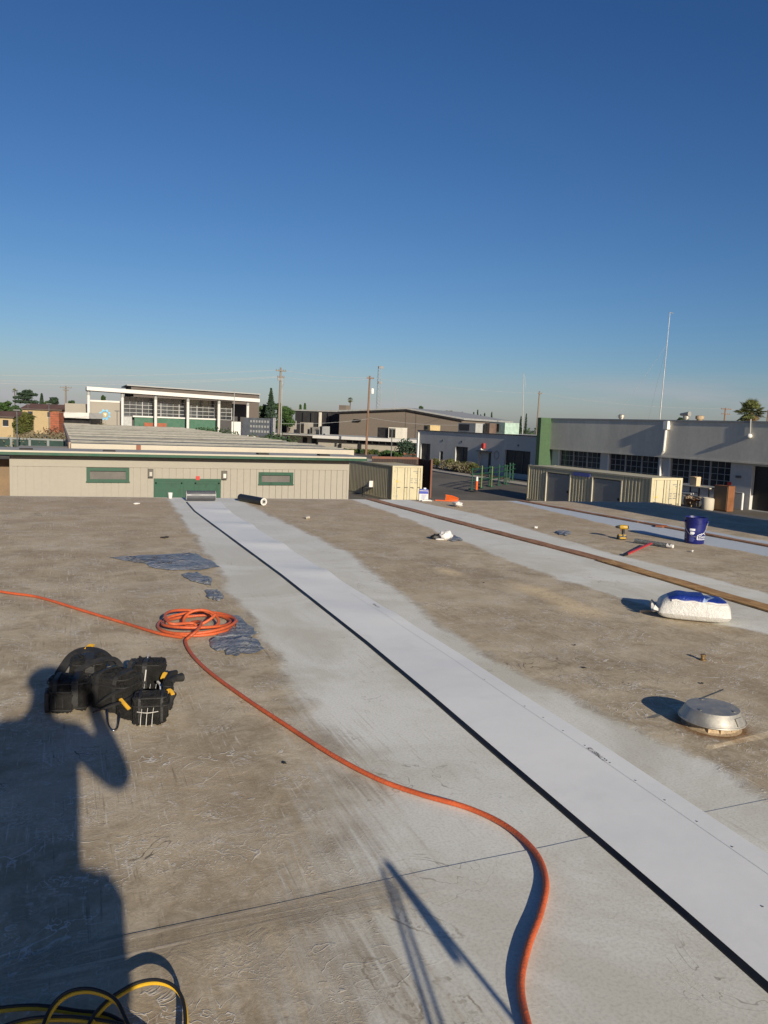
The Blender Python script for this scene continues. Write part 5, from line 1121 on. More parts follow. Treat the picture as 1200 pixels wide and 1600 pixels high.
obj('axle', MB().cyl((p.x, p.y - 0.5, 0.43), (p.x, p.y + 0.45, 0.43), 0.04), M_rust, t); obj('tray', MB().box(p.x - 0.3, p.x + 0.3, p.y - 0.4, p.y + 0.4, 0.5, 0.62), M_cab, t)
for dx in (-0.25, 0.25): obj('shaft', MB().tube([(p.x + dx, p.y - 0.3, 0.6), (p.x + dx, p.y + 2.3, 1.1)], 0.035, 6), M_rust, t)
p = gp(1060, 0, XW - 2.6); t = thing('pipe_rack', 'low rack of grey pipes on the ground behind the container doors', 'rack', p)
for i in range(4): obj('pipe', MB().cyl((p.x - 0.4 + 0.2 * i, p.y - 1.6, 0.95 + 0.03 * i), (p.x - 0.4 + 0.2 * i, p.y + 1.6, 0.80 + 0.03 * i), 0.06, 8), M_bar, t)
for dy in (-1.2, 1.2): obj('trestle', MB().box(p.x - 0.5, p.x + 0.5, p.y + dy - 0.04, p.y + dy + 0.04, 0, 0.75), M_rust, t)

# ---- dark timber bin enclosure behind the end-on container
M_timb = pm('dark_timber', (0.028, 0.018, 0.015), 0.7, var=0.3, scale=1.5, stretch=(1, 1, 0.2)); M_rbrown = pm('red_brown_rail', (0.16, 0.07, 0.045), 0.8, var=0.2)
XB = 26.2; t = thing('bin_enclosure', 'dark timber bin enclosure wall standing right of the end on container', 'fence', (XB, 55, gz(XB, 55)))
ya, yb_ = yOnX(671, XB), yOnX(651, XB)
n_ = 10
for i in range(n_): obj('plank', MB().box(XB - 0.03 + 0.008 * (i % 2), XB + 0.03, ya + (yb_ - ya) * i / n_ + 0.01, ya + (yb_ - ya) * (i + 1) / n_, gz(XB, 55), 2.42), M_timb, t)
for yv in (ya - 0.08, yb_ + 0.01): obj('post', MB().box(XB - 0.07, XB + 0.07, yv, yv + 0.09, gz(XB, 55), 2.5), M_rbrown, t)
obj('top_rail', MB().box(XB - 4.0, XB - 0.05, yb_ + 0.02, yb_ + 0.16, 2.35, 2.52), M_rbrown, t)
for i in range(18): xx = XB - 3.95 + 0.215 * i; obj('plank', MB().box(xx, xx + 0.2, yb_ + 0.06, yb_ + 0.10, gz(xx, 55), 2.34), M_timb, t)

# ---- folding table with box by the container
p = hz(577, 776, gz(19, 50)); p = Vector((p.x, p.y, gz(p.x, p.y))); t = thing('folding_table', 'small dark folding table on the ground beside the end on container', 'table', p)
obj('table_top', MB().box(p.x - 0.55, p.x + 0.55, p.y - 0.3, p.y + 0.3, p.z + 0.70, p.z + 0.75), M_dark, t)
for dx in (-0.48, 0.48):
    for dy in (-0.25, 0.25): obj('leg', MB().cyl((p.x + dx, p.y + dy, p.z), (p.x + dx, p.y + dy, p.z + 0.7), 0.025, 8), M_dark, t)
t = thing('carton_box', 'pale open carton standing on the small folding table', 'box', p + Vector((0.08, 0, 0.752)))
obj('carton', MB().box(p.x - 0.12, p.x + 0.32, p.y - 0.2, p.y + 0.2, p.z + 0.752, p.z + 1.1), M_rollend, t); obj('flap', MB().box(p.x - 0.12, p.x + 0.32, p.y - 0.215, p.y - 0.201, p.z + 1.1, p.z + 1.22), M_rollend, t)

# ---- kerb, walk and planting along the stucco wall
M_conc = pm('pale_concrete', (0.36, 0.325, 0.27), 0.9, var=0.12, scale=0.8, bump=0.2); M_soil = pm('planting_soil', (0.07, 0.05, 0.035), 1.0, var=0.3, scale=2, bump=0.5, bscale=8)
tag(obj('pavement', MB().box(38.2, 39.9, 56, 96, -0.05, 0.12), M_conc), kind='structure'); tag(obj('planting_bed', MB().box(39.92, XW - 1.1, 66, 96, -0.05, 0.16), M_soil), kind='structure')
tag(obj('kerb', MB().box(38.0, 38.19, 56, 96, -0.05, 0.14), M_conc), kind='structure')

def leaves(mb, c, rad, n, size, flat=0.0, seedv=None):
    for _ in range(n):
        while True:
            q = Vector((random.uniform(-1, 1), random.uniform(-1, 1), random.uniform(-1, 1)))
            if q.length <= 1 and (q.length > 0.45 or random.random() < 0.4): break
        p = Vector((c[0] + q.x * rad[0], c[1] + q.y * rad[1], c[2] + q.z * rad[2]))
        s_ = size * random.uniform(0.6, 1.3); a = Vector((random.gauss(0, 1), random.gauss(0, 1), random.gauss(0, 1))).normalized(); b_ = a.orthogonal().normalized() * s_ * 0.6; a = a * s_
        mb.add([p - a, p + b_, p + a, p - b_], [(0, 1, 2, 3)])
    return mb
M_lf = leafmat('leaf_dark_green', (0.042, 0.072, 0.026)); M_lf2 = leafmat('leaf_olive', (0.085, 0.092, 0.025)); M_lf3 = leafmat('leaf_mid_green', (0.045, 0.085, 0.024)); M_lf4 = leafmat('leaf_blue_green', (0.038, 0.062, 0.036)); M_dry = leafmat('dry_brush', (0.17, 0.145, 0.085))
M_bark = pm('bark', (0.10, 0.075, 0.055), 0.95, var=0.3, scale=3)
def shrub(c, w_, h, m, label, n=380, size=0.09, name='shrub', group=None):
    t = thing(name, label, 'shrub', c, group=group); mb = MB(); k = max(3, int(w_ / 0.35)); 
    for i in range(k): leaves(mb, (c[0] + random.uniform(-0.35, 0.35) * w_, c[1] + random.uniform(-0.35, 0.35) * w_, c[2] + h * random.uniform(0.4, 0.62)), (w_ * 0.24, w_ * 0.24, h * 0.36), n // k, size)
    obj('foliage', mb, m, t); mb = MB()
    for i in range(4): a = i * 1.57; mb.tube([(c[0], c[1], c[2]), (c[0] + math.cos(a) * w_ * 0.2, c[1] + math.sin(a) * w_ * 0.2, c[2] + h * 0.7)], [0.04, 0.015], 5)
    obj('stem', mb, M_bark, t); return t
random.seed(11)
for i, px in enumerate((680, 689, 698, 707, 716, 725, 733)):
    X = XW - 1.75 - 0.6 * (i % 2); Y = yOnX(px, X); shrub(Vector((X, Y, 0.16)), 2.0, 1.1 + 0.3 * random.random(), M_dry if i % 2 else M_lf2, ('dry', 'olive')[i % 2 == 0] + ' shrub in the bed along the stucco wall, %s from the left' % ('first', 'second', 'third', 'fourth', 'fifth', 'sixth', 'last')[i], 420, 0.10, group='shrubs along the stucco wall')

# ---- green pipe frames and orange delineator in the yard
M_gp = pm('green_pipe', (0.012, 0.06, 0.032), 0.5, var=0.25, scale=3); M_gpy = pm('yellow_green_pipe', (0.14, 0.19, 0.06), 0.5, var=0.2)
for k, (pxs, lab) in enumerate((((737, 752, 764), 'nearest green steel pipe rack beside the orange post'), ((768, 779, 788), 'middle green steel pipe rack in the yard'), ((791, 796, 801), 'right green steel pipe rack closest to the roller door container'))):
    base = [hz(px, 765 - 2.5 * i - 4 * k, 0) for i, px in enumerate(pxs)]; t = thing('pipe_rack', lab, 'pipe rack', base[0], group='green pipe racks in the yard')
    for j, b_ in enumerate(base):
        for dd in (0, 0.9):
            q = b_ + Vector((0.5, 0.9, 0)) * dd; obj('post', MB().cyl(q, q + Vector((0, 0, 1.75 + 0.1 * (j % 2))), 0.045, 8), M_gpy if (j + k) % 4 == 1 else M_gp, t)
            obj('base_plate', MB().box(q.x - 0.2, q.x + 0.2, q.y - 0.2, q.y + 0.2, 0, 0.04), M_gp, t)
    for z_ in (0.7, 1.2, 1.62):
        mb = MB(); mb.tube([base[0] + Vector((-0.2, 0, z_)), base[-1] + Vector((0.3, 0.1, z_))], 0.03, 6); obj('rail', mb, M_gp, t)
        mb = MB(); mb.tube([base[0] + Vector((0.45, 0.81, z_)), base[-1] + Vector((0.75, 0.9, z_))], 0.03, 6); obj('rail', mb, M_gp, t)
p = hz(744.5, 766, 0); t = thing('delineator_post', 'orange and white delineator post standing in the yard by the green racks', 'traffic post', p)
obj('post', MB().lathe([(0.10, 0.05), (0.09, 0.75), (0.09, 0.751)], p, 14), M_or, t); obj('white_band', MB().lathe([(0.092, 0.75), (0.085, 1.05), (0.05, 1.1)], p, 14), M_wht, t); obj('base', MB().lathe([(0.25, 0), (0.23, 0.05)], p, 8), M_black, t)

# ---- modern hall with white canopy
M_canopy = pm('white_canopy', (0.60, 0.575, 0.53), 0.6, var=0.03); M_dkbrown = pm('dark_brown_cladding', (0.098, 0.078, 0.066), 0.7, var=0.12, scale=0.3); M_shl = pm('cream_block_wall', (0.30, 0.27, 0.225), 0.85, var=0.05, scale=0.5)
M_mull = pm('pale_mullion', (0.36, 0.36, 0.35), 0.5); M_brick = pm('red_brick', (0.30, 0.095, 0.05), 0.85, var=0.2, scale=1.5); M_gpan = pm('green_panel', (0.03, 0.105, 0.06), 0.6, var=0.1)
M_lblue = pm('light_blue_enamel', (0.15, 0.42, 0.62), 0.5); M_gold = pm('gold_enamel', (0.42, 0.33, 0.12), 0.5)
YH = 140.0; Pl = Vector((YH * math.tan(R(YAW) + math.atan((133 - 600) / FPX)), YH, 0)); Pr = Vector((YH * math.tan(R(YAW) + math.atan((400 - 600) / FPX)), YH, 0))
C = Facade('school_hall', 'modern hall with white canopy on tall columns and a glass front', 'building', (Pl.x, Pl.y), (1, 0), -0.5)
LC = (Pr - Pl).length
def sloped(name, a0, a1, d0, d1, zl, zr, th, m, parent=None):          # roof slab falling gently to the right
    mb = MB(); mb.add([(a0, d0, zl - th), (a1, d0, zr - th), (a1, d1, zr - th), (a0, d1, zl - th), (a0, d0, zl), (a1, d0, zr), (a1, d1, zr), (a0, d1, zl)],
                      [(0, 3, 2, 1), (4, 5, 6, 7), (0, 1, 5, 4), (1, 2, 6, 5), (2, 3, 7, 6), (3, 0, 4, 7)])
    return C.mesh(name, mb, m, parent)
cl_, cr_ = C.hit(133, 603.8)[1], C.hit(399, 623)[1]; cbot = C.hit(399, 628.3)[1]; cth = 0.62
sloped('canopy', 0, LC, -0.6, 5.5, cl_, cr_, cth, M_canopy)
for px, py in ((138.5, 630), (191.5, 635), (243.5, 640), (294, 645), (342.5, 645), (387.5, 650)):
    a, z = C.hit(px, py); mb = MB(); ct = cl_ + (cr_ - cl_) * a / LC - cth; mb.cyl((a, 0.3, -0.3), (a, 0.3, ct - 0.003), 0.26, 16); cl = C.mesh('column', mb, M_canopy, smooth=True)
    m2 = MB(); m2.cyl((a, 0.3, ct - 0.8), (a, 0.3, ct - 0.01), 0.275, 16); obj('steel_collar', m2, M_bar, cl, local=True, smooth=True)
BK = 3.5
r = C.rect(193, 617, 356, 660, BK); gz1 = (C.hit(200, 618, BK)[1] + C.hit(350, 629, BK)[1]) / 2; ga0, ga1 = C.hit(193, 640, BK)[0], C.hit(362, 650, BK)[0]
C.box('back_wall', ga0, ga1, BK + 0.12, BK + 6, -0.3, gz1, M_dark)
gzb = C.hit(270, 653, BK)[1]
nc, nr = 18, 5; cw = (ga1 - ga0) / nc; rh = (gz1 - gzb) / nr
for i in range(nc):
    for j in range(nr): C.box('pane', ga0 + i * cw + 0.05, ga0 + (i + 1) * cw - 0.05, BK + 0.02, BK + 0.05, gzb + j * rh + 0.05, gzb + (j + 1) * rh - 0.05, M_glass)
for i in range(nc + 1):
    w_ = 0.12 if i % 3 == 0 else 0.045; C.box('mullion', ga0 + i * cw - w_ / 2, ga0 + i * cw + w_ / 2, BK - 0.06, BK + 0.1, gzb, gz1, M_mull)
for j in range(nr + 1): C.box('transom', ga0, ga1, BK - 0.04, BK + 0.1, gzb + j * rh - 0.04, gzb + j * rh + 0.04, M_mull)
a0, a1 = C.hit(210, 655, BK - 1)[0], C.hit(338, 665, BK - 1)[0]
C.box('green_spandrel', a0, a1, BK - 1.2, BK - 0.1, gzb - 2.2, gzb - 0.1, M_gpan); C.box('spandrel_cap', a0 - 0.3, a1 + 0.1, BK - 1.4, BK - 0.1, gzb - 0.095, gzb + 0.16, M_canopy)
b0, b1 = C.hit(225, 660, BK - 1.3)[0], C.hit(260, 665, BK - 1.3)[0]
C.box('brick_panel', b0, b1, BK - 1.5, BK - 1.21, -0.3, gzb - 1.0, M_brick); C.box('dark_entry', b1 + 0.05, a1 - 6, BK - 1.3, BK - 1.205, -0.3, gzb - 2.2, M_dark)
C.box('lower_glazing', ga0, a0 - 0.35, BK - 0.05, BK + 0.05, -0.3, gzb - 0.1, M_mull)
# cream block at the left with the emblem
s0, s1 = C.hit(141, 645, 3)[0], C.hit(189.5, 645, 3)[0]; sz = (C.hit(145, 627, 3)[1] + C.hit(186, 630, 3)[1]) / 2
bl = C.box('cream_block', s0, s1, 3.0, 14.0, -0.3, sz, M_shl); obj('parapet_cap', MB().box(s0 - 0.1, s1 + 0.1, 2.9, 14.1, sz + 0.002, sz + 0.3), M_canopy, bl, local=True)
C.box('side_wing', s0 - 4.0, s0 - 0.02, 8.0, 14.0, -0.3, sz - 0.4, M_shl)
a, z = C.hit(164, 648, 2.9); mb = MB(); m2 = MB(); m3 = MB(); rr = 0.62
for i in range(16):
    t0 = 6.283 * i / 16; rad = rr * (1.55 if i % 2 else 1.25)
    mb.add([(a + math.cos(t0 - 0.24) * rr, 2.93, z + math.sin(t0 - 0.24) * rr), (a + math.cos(t0 + 0.24) * rr, 2.93, z + math.sin(t0 + 0.24) * rr), (a + math.cos(t0 + 0.15) * rad, 2.93, z + math.sin(t0 + 0.15) * rad), (a + math.cos(t0 - 0.15) * rad, 2.93, z + math.sin(t0 - 0.15) * rad)], [(0, 1, 2, 3)])
mb.tube([(a + rr * 1.05 * math.cos(q), 2.95, z + rr * 1.05 * math.sin(q)) for q in [6.283 * i / 24 for i in range(24)]], 0.10, 6, True); em = C.mesh('emblem', mb, M_lblue)
m2.add([(a - 0.38, 2.92, z + 0.34), (a + 0.38, 2.92, z + 0.34), (a + 0.30, 2.92, z - 0.15), (a, 2.92, z - 0.45), (a - 0.30, 2.92, z - 0.15)], [(4, 3, 2, 1, 0)]); obj('shield', m2, M_gold, em, local=True)
m3.add([(a - 0.2, 2.90, z + 0.2), (a + 0.25, 2.90, z + 0.2), (a + 0.1, 2.90, z - 0.25)], [(2, 1, 0)]); obj('shield_field', m3, M_canopy, em, local=True)
# brown upper storey
u0, u1 = C.hit(205, 606, 9)[0], C.hit(405, 625, 9)[0]; ul_, ur_ = C.hit(205, 603, 9)[1], C.hit(405, 617, 9)[1]
sloped('upper_storey', u0, u1, 9.0, 22.0, ul_, ur_, ul_ - gz1 + 0.9, M_dkbrown); sloped('roof_edge', u0 - 0.8, u1 + 0.1, 8.5, 22.2, ul_ + 0.2, ur_ + 0.2, 0.19, M_bar)
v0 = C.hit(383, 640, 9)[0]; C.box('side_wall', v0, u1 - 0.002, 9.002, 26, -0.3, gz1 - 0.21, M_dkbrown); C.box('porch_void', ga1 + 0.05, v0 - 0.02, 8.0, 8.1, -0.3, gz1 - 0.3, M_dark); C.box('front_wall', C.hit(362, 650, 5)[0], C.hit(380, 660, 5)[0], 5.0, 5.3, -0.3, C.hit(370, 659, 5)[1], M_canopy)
for px in (197, 201, 206): a, z = C.hit(px, 617, 5); C.box('flood_light', a - 0.25, a + 0.25, 4.6, 5.1, z - 0.3, z + 0.3, M_dark)

# ---- low white school wing and the big gymnasium behind it
M_wing = pm('cream_wing_wall', (0.36, 0.325, 0.265), 0.8, var=0.05, scale=0.5); M_gymb = pm('taupe_gym_wall', (0.165, 0.135, 0.108), 0.85, var=0.06, scale=0.3, stretch=(0.2, 0.2, 3)); M_gymd = pm('shaded_gym_wall', (0.028, 0.027, 0.028), 0.8, var=0.2, scale=0.3)  # dark gym side: shade of the left face put into the colour
Dl, Dr = hd(497, 700, 140), hd(642, 706, 132)
D2 = Facade('school_wing', 'low cream school wing with a strip of dark windows and brick base', 'building', (Dl.x, Dl.y), (Dr.x - Dl.x, Dr.y - Dl.y), -0.5)
LD = (Vector((Dr.x, Dr.y, 0)) - Vector((Dl.x, Dl.y, 0))).length
dt = (D2.hit(505, 684)[1] + D2.hit(640, 692)[1]) / 2; bz = (D2.hit(505, 703)[1] + D2.hit(635, 706)[1]) / 2
D2.box('wall', 0, LD + 6, 0, 14, 0, dt, M_wing); D2.box('brick_base', -0.1, LD + 6, -0.2, -0.002, -0.3, bz, M_brick)
D2.box('side_wall', -9.0, -0.002, 4.0, 14, 0, dt - 0.05, M_stucu)
ov = D2.box('roof', -12.0, LD + 7, -1.5, 15, dt + 0.35, dt + 0.5, M_gravel); obj('fascia', MB().box(-0.3, LD + 7, -1.56, -1.502, dt - 0.02, dt + 0.52), M_canopy, ov, local=True); obj('fascia', MB().box(-12.0, -0.31, 2.5, 2.6, dt - 0.02, dt + 0.34), M_canopy, ov, local=True)
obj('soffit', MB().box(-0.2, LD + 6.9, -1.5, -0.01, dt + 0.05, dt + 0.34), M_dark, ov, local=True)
w0, w1 = D2.hit(541, 690)[0], D2.hit(640, 695)[0] + 2; wz1, wz0 = (D2.hit(545, 685)[1] + D2.hit(635, 690)[1]) / 2, (D2.hit(545, 692)[1] + D2.hit(635, 696)[1]) / 2
nw = 11
for i in range(nw): q = (w1 - w0) / nw; D2.box('window', w0 + i * q + 0.12, w0 + (i + 1) * q - 0.12, -0.06, -0.001, wz0, wz1, M_dark)
for px in (533, 564): a, z = D2.hit(px, 700); D2.box('dark_post', a - 0.2, a + 0.2, -0.5, -0.21, 0, D2.hit(px, 693)[1], M_dark)
for px0, px1 in ((473, 480), (487, 495)): a0, _ = D2.hit(px0, 690, 4); a1, _ = D2.hit(px1, 690, 4); D2.box('window', a0, a1, 3.94, 3.999, 1.2, 2.6, M_dark)
for px0, py0, px1, py1, bk_, m in ((469, 660, 481, 672, 8, M_shl), (499, 666, 507, 674, 6, M_bar), (607, 668, 629, 678, 3, M_stucu), (440, 657, 455, 670, 10, M_shl), (590, 668, 606, 676, 4, M_dark), (484, 667, 492, 673, 7, M_galv)):
    q = D2.rect(px0, py0, px1, py1, bk_); o_ = D2.box('rooftop_unit', q[0], q[1], bk_, bk_ + 2, dt + 0.5, max(q[3], dt + 1.0), m); obj('louvre', MB().box(q[0] + 0.15, (q[0] + q[1]) / 2, bk_ - 0.03, bk_ - 0.002, dt + 0.6, max(q[3], dt + 1.0) - 0.15), M_dark, o_, local=True)
Gl, Gr = hd(530, 660, 172), hd(723, 665, 158)
GY = Facade('gymnasium', 'large taupe gymnasium with shallow gable and dark side wall behind the wing', 'building', (Gl.x, Gl.y), (Gr.x - Gl.x, Gr.y - Gl.y), -0.5)
p0, p1, p2 = GY.hit(530, 644), GY.hit(636, 640), GY.hit(723, 656); mb = MB(); dpt = 30
poly = [(0, 0), (p2[0], 0), (p2[0], p2[1]), (p1[0], p1[1]), (0, p0[1])]; n_ = len(poly)
mb.add([(a, 0, z) for a, z in poly] + [(a, dpt, z) for a, z in poly], [tuple(range(n_)), tuple(range(2 * n_ - 1, n_ - 1, -1))] + [(i, n_ + i, n_ + (i + 1) % n_, (i + 1) % n_) for i in range(n_)]); GY.mesh('wall', mb, M_gymb)
mb = MB()
for (qa, qz), (ra, rz) in (((-0.3, p0[1]), p1), (p1, (p2[0] + 0.5, p2[1] - 0.05))):
    mb.add([(qa, -0.5, qz + 0.02), (ra, -0.5, rz + 0.02), (ra, -0.5, rz + 0.42), (qa, -0.5, qz + 0.42), (qa, dpt, qz + 0.02), (ra, dpt, rz + 0.02), (ra, dpt, rz + 0.42), (qa, dpt, qz + 0.42)], [(0, 1, 2, 3), (3, 2, 6, 7), (0, 4, 5, 1), (0, 3, 7, 4), (1, 5, 6, 2)])
GY.mesh('roof', mb, M_bar)
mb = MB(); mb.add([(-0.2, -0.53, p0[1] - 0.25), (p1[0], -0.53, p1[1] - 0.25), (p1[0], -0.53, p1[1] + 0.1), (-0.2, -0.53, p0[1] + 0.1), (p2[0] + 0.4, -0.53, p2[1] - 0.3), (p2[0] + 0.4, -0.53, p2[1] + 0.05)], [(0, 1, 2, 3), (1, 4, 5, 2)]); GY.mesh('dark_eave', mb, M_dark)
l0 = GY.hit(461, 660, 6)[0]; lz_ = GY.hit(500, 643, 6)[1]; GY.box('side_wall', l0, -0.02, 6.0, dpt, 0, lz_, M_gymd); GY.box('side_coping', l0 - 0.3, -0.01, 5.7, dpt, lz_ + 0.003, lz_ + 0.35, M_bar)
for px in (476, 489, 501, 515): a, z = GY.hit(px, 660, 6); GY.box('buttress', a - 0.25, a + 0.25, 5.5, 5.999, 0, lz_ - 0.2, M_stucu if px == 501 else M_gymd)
a, z = GY.hit(534, 633); GY.box('stack', a - 0.9, a + 0.9, 0.3, 2.4, p0[1] + 0.43, z + 0.0, M_gymb); a, z = GY.hit(559, 657); GY.box('wall_light', a - 0.8, a + 0.8, -0.6, -0.01, z - 0.2, z + 0.25, M_dark)
for px in (634, 650): a, z = GY.hit(px, 650); GY.box('wall_joint', a - 0.07, a + 0.07, -0.03, -0.002, 0, p1[1] - 0.6, M_dkbrown)

# ---- slatted grey screen and small buildings at the left
Sl, Sr = hd(380, 668, 118), hd(424, 668, 116)
S1 = Facade('grey_screen', 'grey perforated metal screen on posts left of the utility pole', 'screen', (Sl.x, Sl.y), (Sr.x - Sl.x, Sr.y - Sl.y), -0.5)
q = S1.rect(380, 653, 424, 681); S1.box('panel', q[0], q[1], 0, 0.12, q[2], q[3], pm('grey_screen_metal', (0.13, 0.14, 0.155), 0.5, 0.3, var=0.15, scale=1.0))
for i in range(7):
    for j in range(3): S1.box('slot', q[0] + (q[1] - q[0]) * (0.25 + 0.1 * i), q[0] + (q[1] - q[0]) * (0.31 + 0.1 * i), -0.02, -0.002, q[2] + 0.5 + j * 0.75, q[2] + 0.85 + j * 0.75, M_bar)
S1.box('end_post', q[1] + 0.01, q[1] + 0.5, -0.1, 0.3, 0, q[3] + 0.1, M_canopy); S1.box('post', q[0] + 0.2, q[0] + 0.5, 0.13, 0.4, 0, q[2] + 0.5, M_canopy); S1.box('post', q[0] + 1.8, q[0] + 2.1, 0.13, 0.4, 0, q[2] + 0.5, M_canopy)

M_tile = pm('brown_roof_tile', (0.115, 0.062, 0.048), 0.85, var=0.15, scale=0.5); M_hwall = pm('yellow_house_wall', (0.40, 0.30, 0.165), 0.85, var=0.06)
def house(name, label, pxl, pxr, py_e, py_r, py_b, dep, ov=0.5, deep=9.0, walls=M_hwall):
    a, b_ = hd(pxl, py_e, dep), hd(pxr, py_e, dep); F = Facade(name, label, 'house', (a.x, a.y), (b_.x - a.x, b_.y - a.y), gz(a.x, a.y)); L = (Vector((b_.x - a.x, b_.y - a.y, 0))).length
    ze = (F.hit(pxl, py_e)[1] + F.hit(pxr, py_e)[1]) / 2; zr = ze + (py_e - py_r) * dep / FPX
    F.box('wall', 0, L, 0, deep, 0, ze, walls); mb = MB(); y_ = deep / 2
    mb.add([(-ov, -ov, ze - 0.05), (L + ov, -ov, ze - 0.05), (L + ov, y_, zr), (-ov, y_, zr), (-ov, deep + ov, ze - 0.05), (L + ov, deep + ov, ze - 0.05)], [(0, 1, 2, 3), (3, 2, 5, 4), (0, 3, 4), (1, 5, 2), (0, 4, 5, 1)]); rf = F.mesh('roof', mb, M_tile)
    obj('fascia', MB().box(-ov, L + ov, -ov - 0.06, -ov - 0.002, ze - 0.25, ze - 0.02), M_dkbrown, rf, local=True)
    n_ = max(2, int(L / 3.2))
    for i in range(n_):
        x0 = L * (i + 0.3) / n_; wi = F.box('window', x0, x0 + 1.1, -0.03, -0.002, ze - 1.9, ze - 0.7, M_glass); obj('frame', MB().box(x0 - 0.08, x0 + 1.18, -0.07, -0.031, ze - 2.0, ze - 1.9), M_canopy, wi, local=True)
    return F
house('house', 'two storey yellow house with brown hipped roof among trees at far left', 35, 95, 639, 631, 660, 190)
house('house', 'low yellow house with brown roof at the left picture edge', -25, 20, 650, 642, 672, 150, walls=M_hwall)
H3 = house('house', 'pale house with brown roof half hidden behind the brick pillar', 96, 133, 643, 638, 660, 215)
# brick gate tower and white flat wing
a, b_ = hd(78, 660, 118), hd(92, 660, 118); Fp = Facade('brick_pillar', 'red brick pillar block left of the long ribbed roof', 'pillar', (a.x, a.y), (b_.x - a.x, b_.y - a.y), -0.5); L = (b_ - a).length; zt_ = Fp.hit(85, 644)[1]
nb_ = 16
for j in range(nb_):
    zz = zt_ * j / nb_; Fp.box('brick_course', 0.01 * (j % 2), L - 0.01 * (j % 2), 0.0, 1.8, zz + 0.02, zt_ * (j + 1) / nb_ - 0.015, M_brick)
Fp.box('core', 0.05, L - 0.05, 0.04, 1.75, 0, zt_ - 0.03, M_dkbrown); Fp.box('cap', -0.08, L + 0.08, -0.08, 1.9, zt_, zt_ + 0.12, M_brick)
a, b_ = hd(92, 648, 122), hd(139, 650, 122); Fw = Facade('flat_wing', 'white flat roofed wing with dark recess between brick pillar and hall', 'building', (a.x, a.y), (b_.x - a.x, b_.y - a.y), -0.5); L = (b_ - a).length; z1_ = Fw.hit(110, 644)[1]; z2_ = Fw.hit(110, 653)[1]
Fw.box('fascia', 0, L, 0, 6, z2_, z1_, M_canopy); Fw.box('recess', 0.1, L - 0.1, 1.0, 6, 0.0, z2_ - 0.01, M_dark); Fw.box('low_wall', 0, L, 0.2, 0.5, 0, Fw.hit(110, 661)[1], M_shl)

# ---- fence panels at the far left
M_fgrey = pm('grey_fence_frame', (0.22, 0.23, 0.22), 0.6, var=0.1); M_fmesh = pm('green_fence_mesh', (0.025, 0.05, 0.042), 0.8, var=0.3, scale=1)
a, b_ = hd(-40, 690, 92), hd(104, 694, 92); Ff = Facade('mesh_fence', 'grey framed fence panels with dark green mesh at the far left', 'fence', (a.x, a.y), (b_.x - a.x, b_.y - a.y), -0.5); L = (b_ - a).length; zf = (Ff.hit(10, 683)[1] + Ff.hit(95, 686)[1]) / 2
nf = 5
for i in range(nf):
    x0, x1 = L * i / nf, L * (i + 1) / nf
    Ff.box('mesh_panel', x0 + 0.15, x1 - 0.15, 0.02, 0.05, 0.2, zf - 0.25, M_fmesh)
    for q in ((x0, x0 + 0.14, 0, zf), (x1 - 0.14, x1, 0, zf), (x0 + 0.141, x1 - 0.141, zf - 0.22, zf - 0.02)): Ff.box('frame_bar', q[0], q[1], -0.02, 0.1, q[2], q[3], M_fgrey)

# ================================================================== poles, masts, wires
M_pole = pm('weathered_pole_wood', (0.20, 0.165, 0.13), 0.9, var=0.2, scale=0.8, stretch=(3, 3, 0.3)); M_poler = pm('brown_pole_wood', (0.19, 0.11, 0.07), 0.9, var=0.2, scale=0.8, stretch=(3, 3, 0.3)); M_ins = pm('grey_insulator', (0.2, 0.2, 0.2), 0.4); M_wire = pm('pale_wire', (0.36, 0.36, 0.36), 0.6, var=0.05); M_steel = pm('galvanised_steel', (0.30, 0.30, 0.30), 0.5, 0.5, var=0.1)
def upole(px, py_top, dep, label, m=M_pole, r=0.17, arms=((0.5, 1.2),), group='utility poles', lean=0.0):
    b_ = hd(px, 690, dep); g_ = gz(b_.x, b_.y); top = hd(px, py_top, dep).z
    t = thing('utility_pole', label, 'utility pole', (b_.x, b_.y, g_), group=group)
    obj('shaft', MB().tube([(b_.x, b_.y, g_ - 0.3), (b_.x + lean, b_.y, top)], [r * 1.15, r * 0.75], 12), m, t, smooth=True)
    for dz, ln in arms:
        ar = obj('cross_arm', MB().box(b_.x + lean - ln / 2, b_.x + lean + ln / 2, b_.y - r - 0.12, b_.y - r - 0.01, top - dz - 0.07, top - dz + 0.07), m, t)
        for k in (-1, -0.5, 0.5, 1): obj('insulator', MB().lathe([(0.05, 0), (0.07, 0.08), (0.04, 0.18)], (b_.x + lean + k * ln * 0.46, b_.y - r - 0.06, top - dz + 0.07), 8), M_ins, ar)
    return t, Vector((b_.x + lean, b_.y, top))
t1, T1 = upole(434.5, 574, 112, 'weathered grey utility pole behind the ribbed roof, left of the gymnasium', lean=0.15, arms=((0.5, 1.5), (1.4, 1.0)))
obj('pipe_riser', MB().tube([T1 + Vector((0.24, -0.1, -1.6)), (T1.x + 0.20, T1.y - 0.1, 0)], 0.07, 8), M_bar, t1)
obj('bracket', MB().box(T1.x - 0.5, T1.x + 0.25, T1.y - 0.3, T1.y - 0.18, T1.z - 1.9, T1.z - 1.5), M_ins, t1); obj('cable_loop', MB().tube([T1 + Vector((0.1, -0.2, -1.2)), T1 + Vector((0.55, -0.25, -1.7)), T1 + Vector((0.5, -0.25, -2.3)), T1 + Vector((0.15, -0.2, -2.8))], 0.03, 6), M_ins, t1)
t2, T2 = upole(572.5, 587, 124, 'brown utility pole with white transformer before the gymnasium', M_poler, lean=0.2, arms=((0.4, 1.2),))
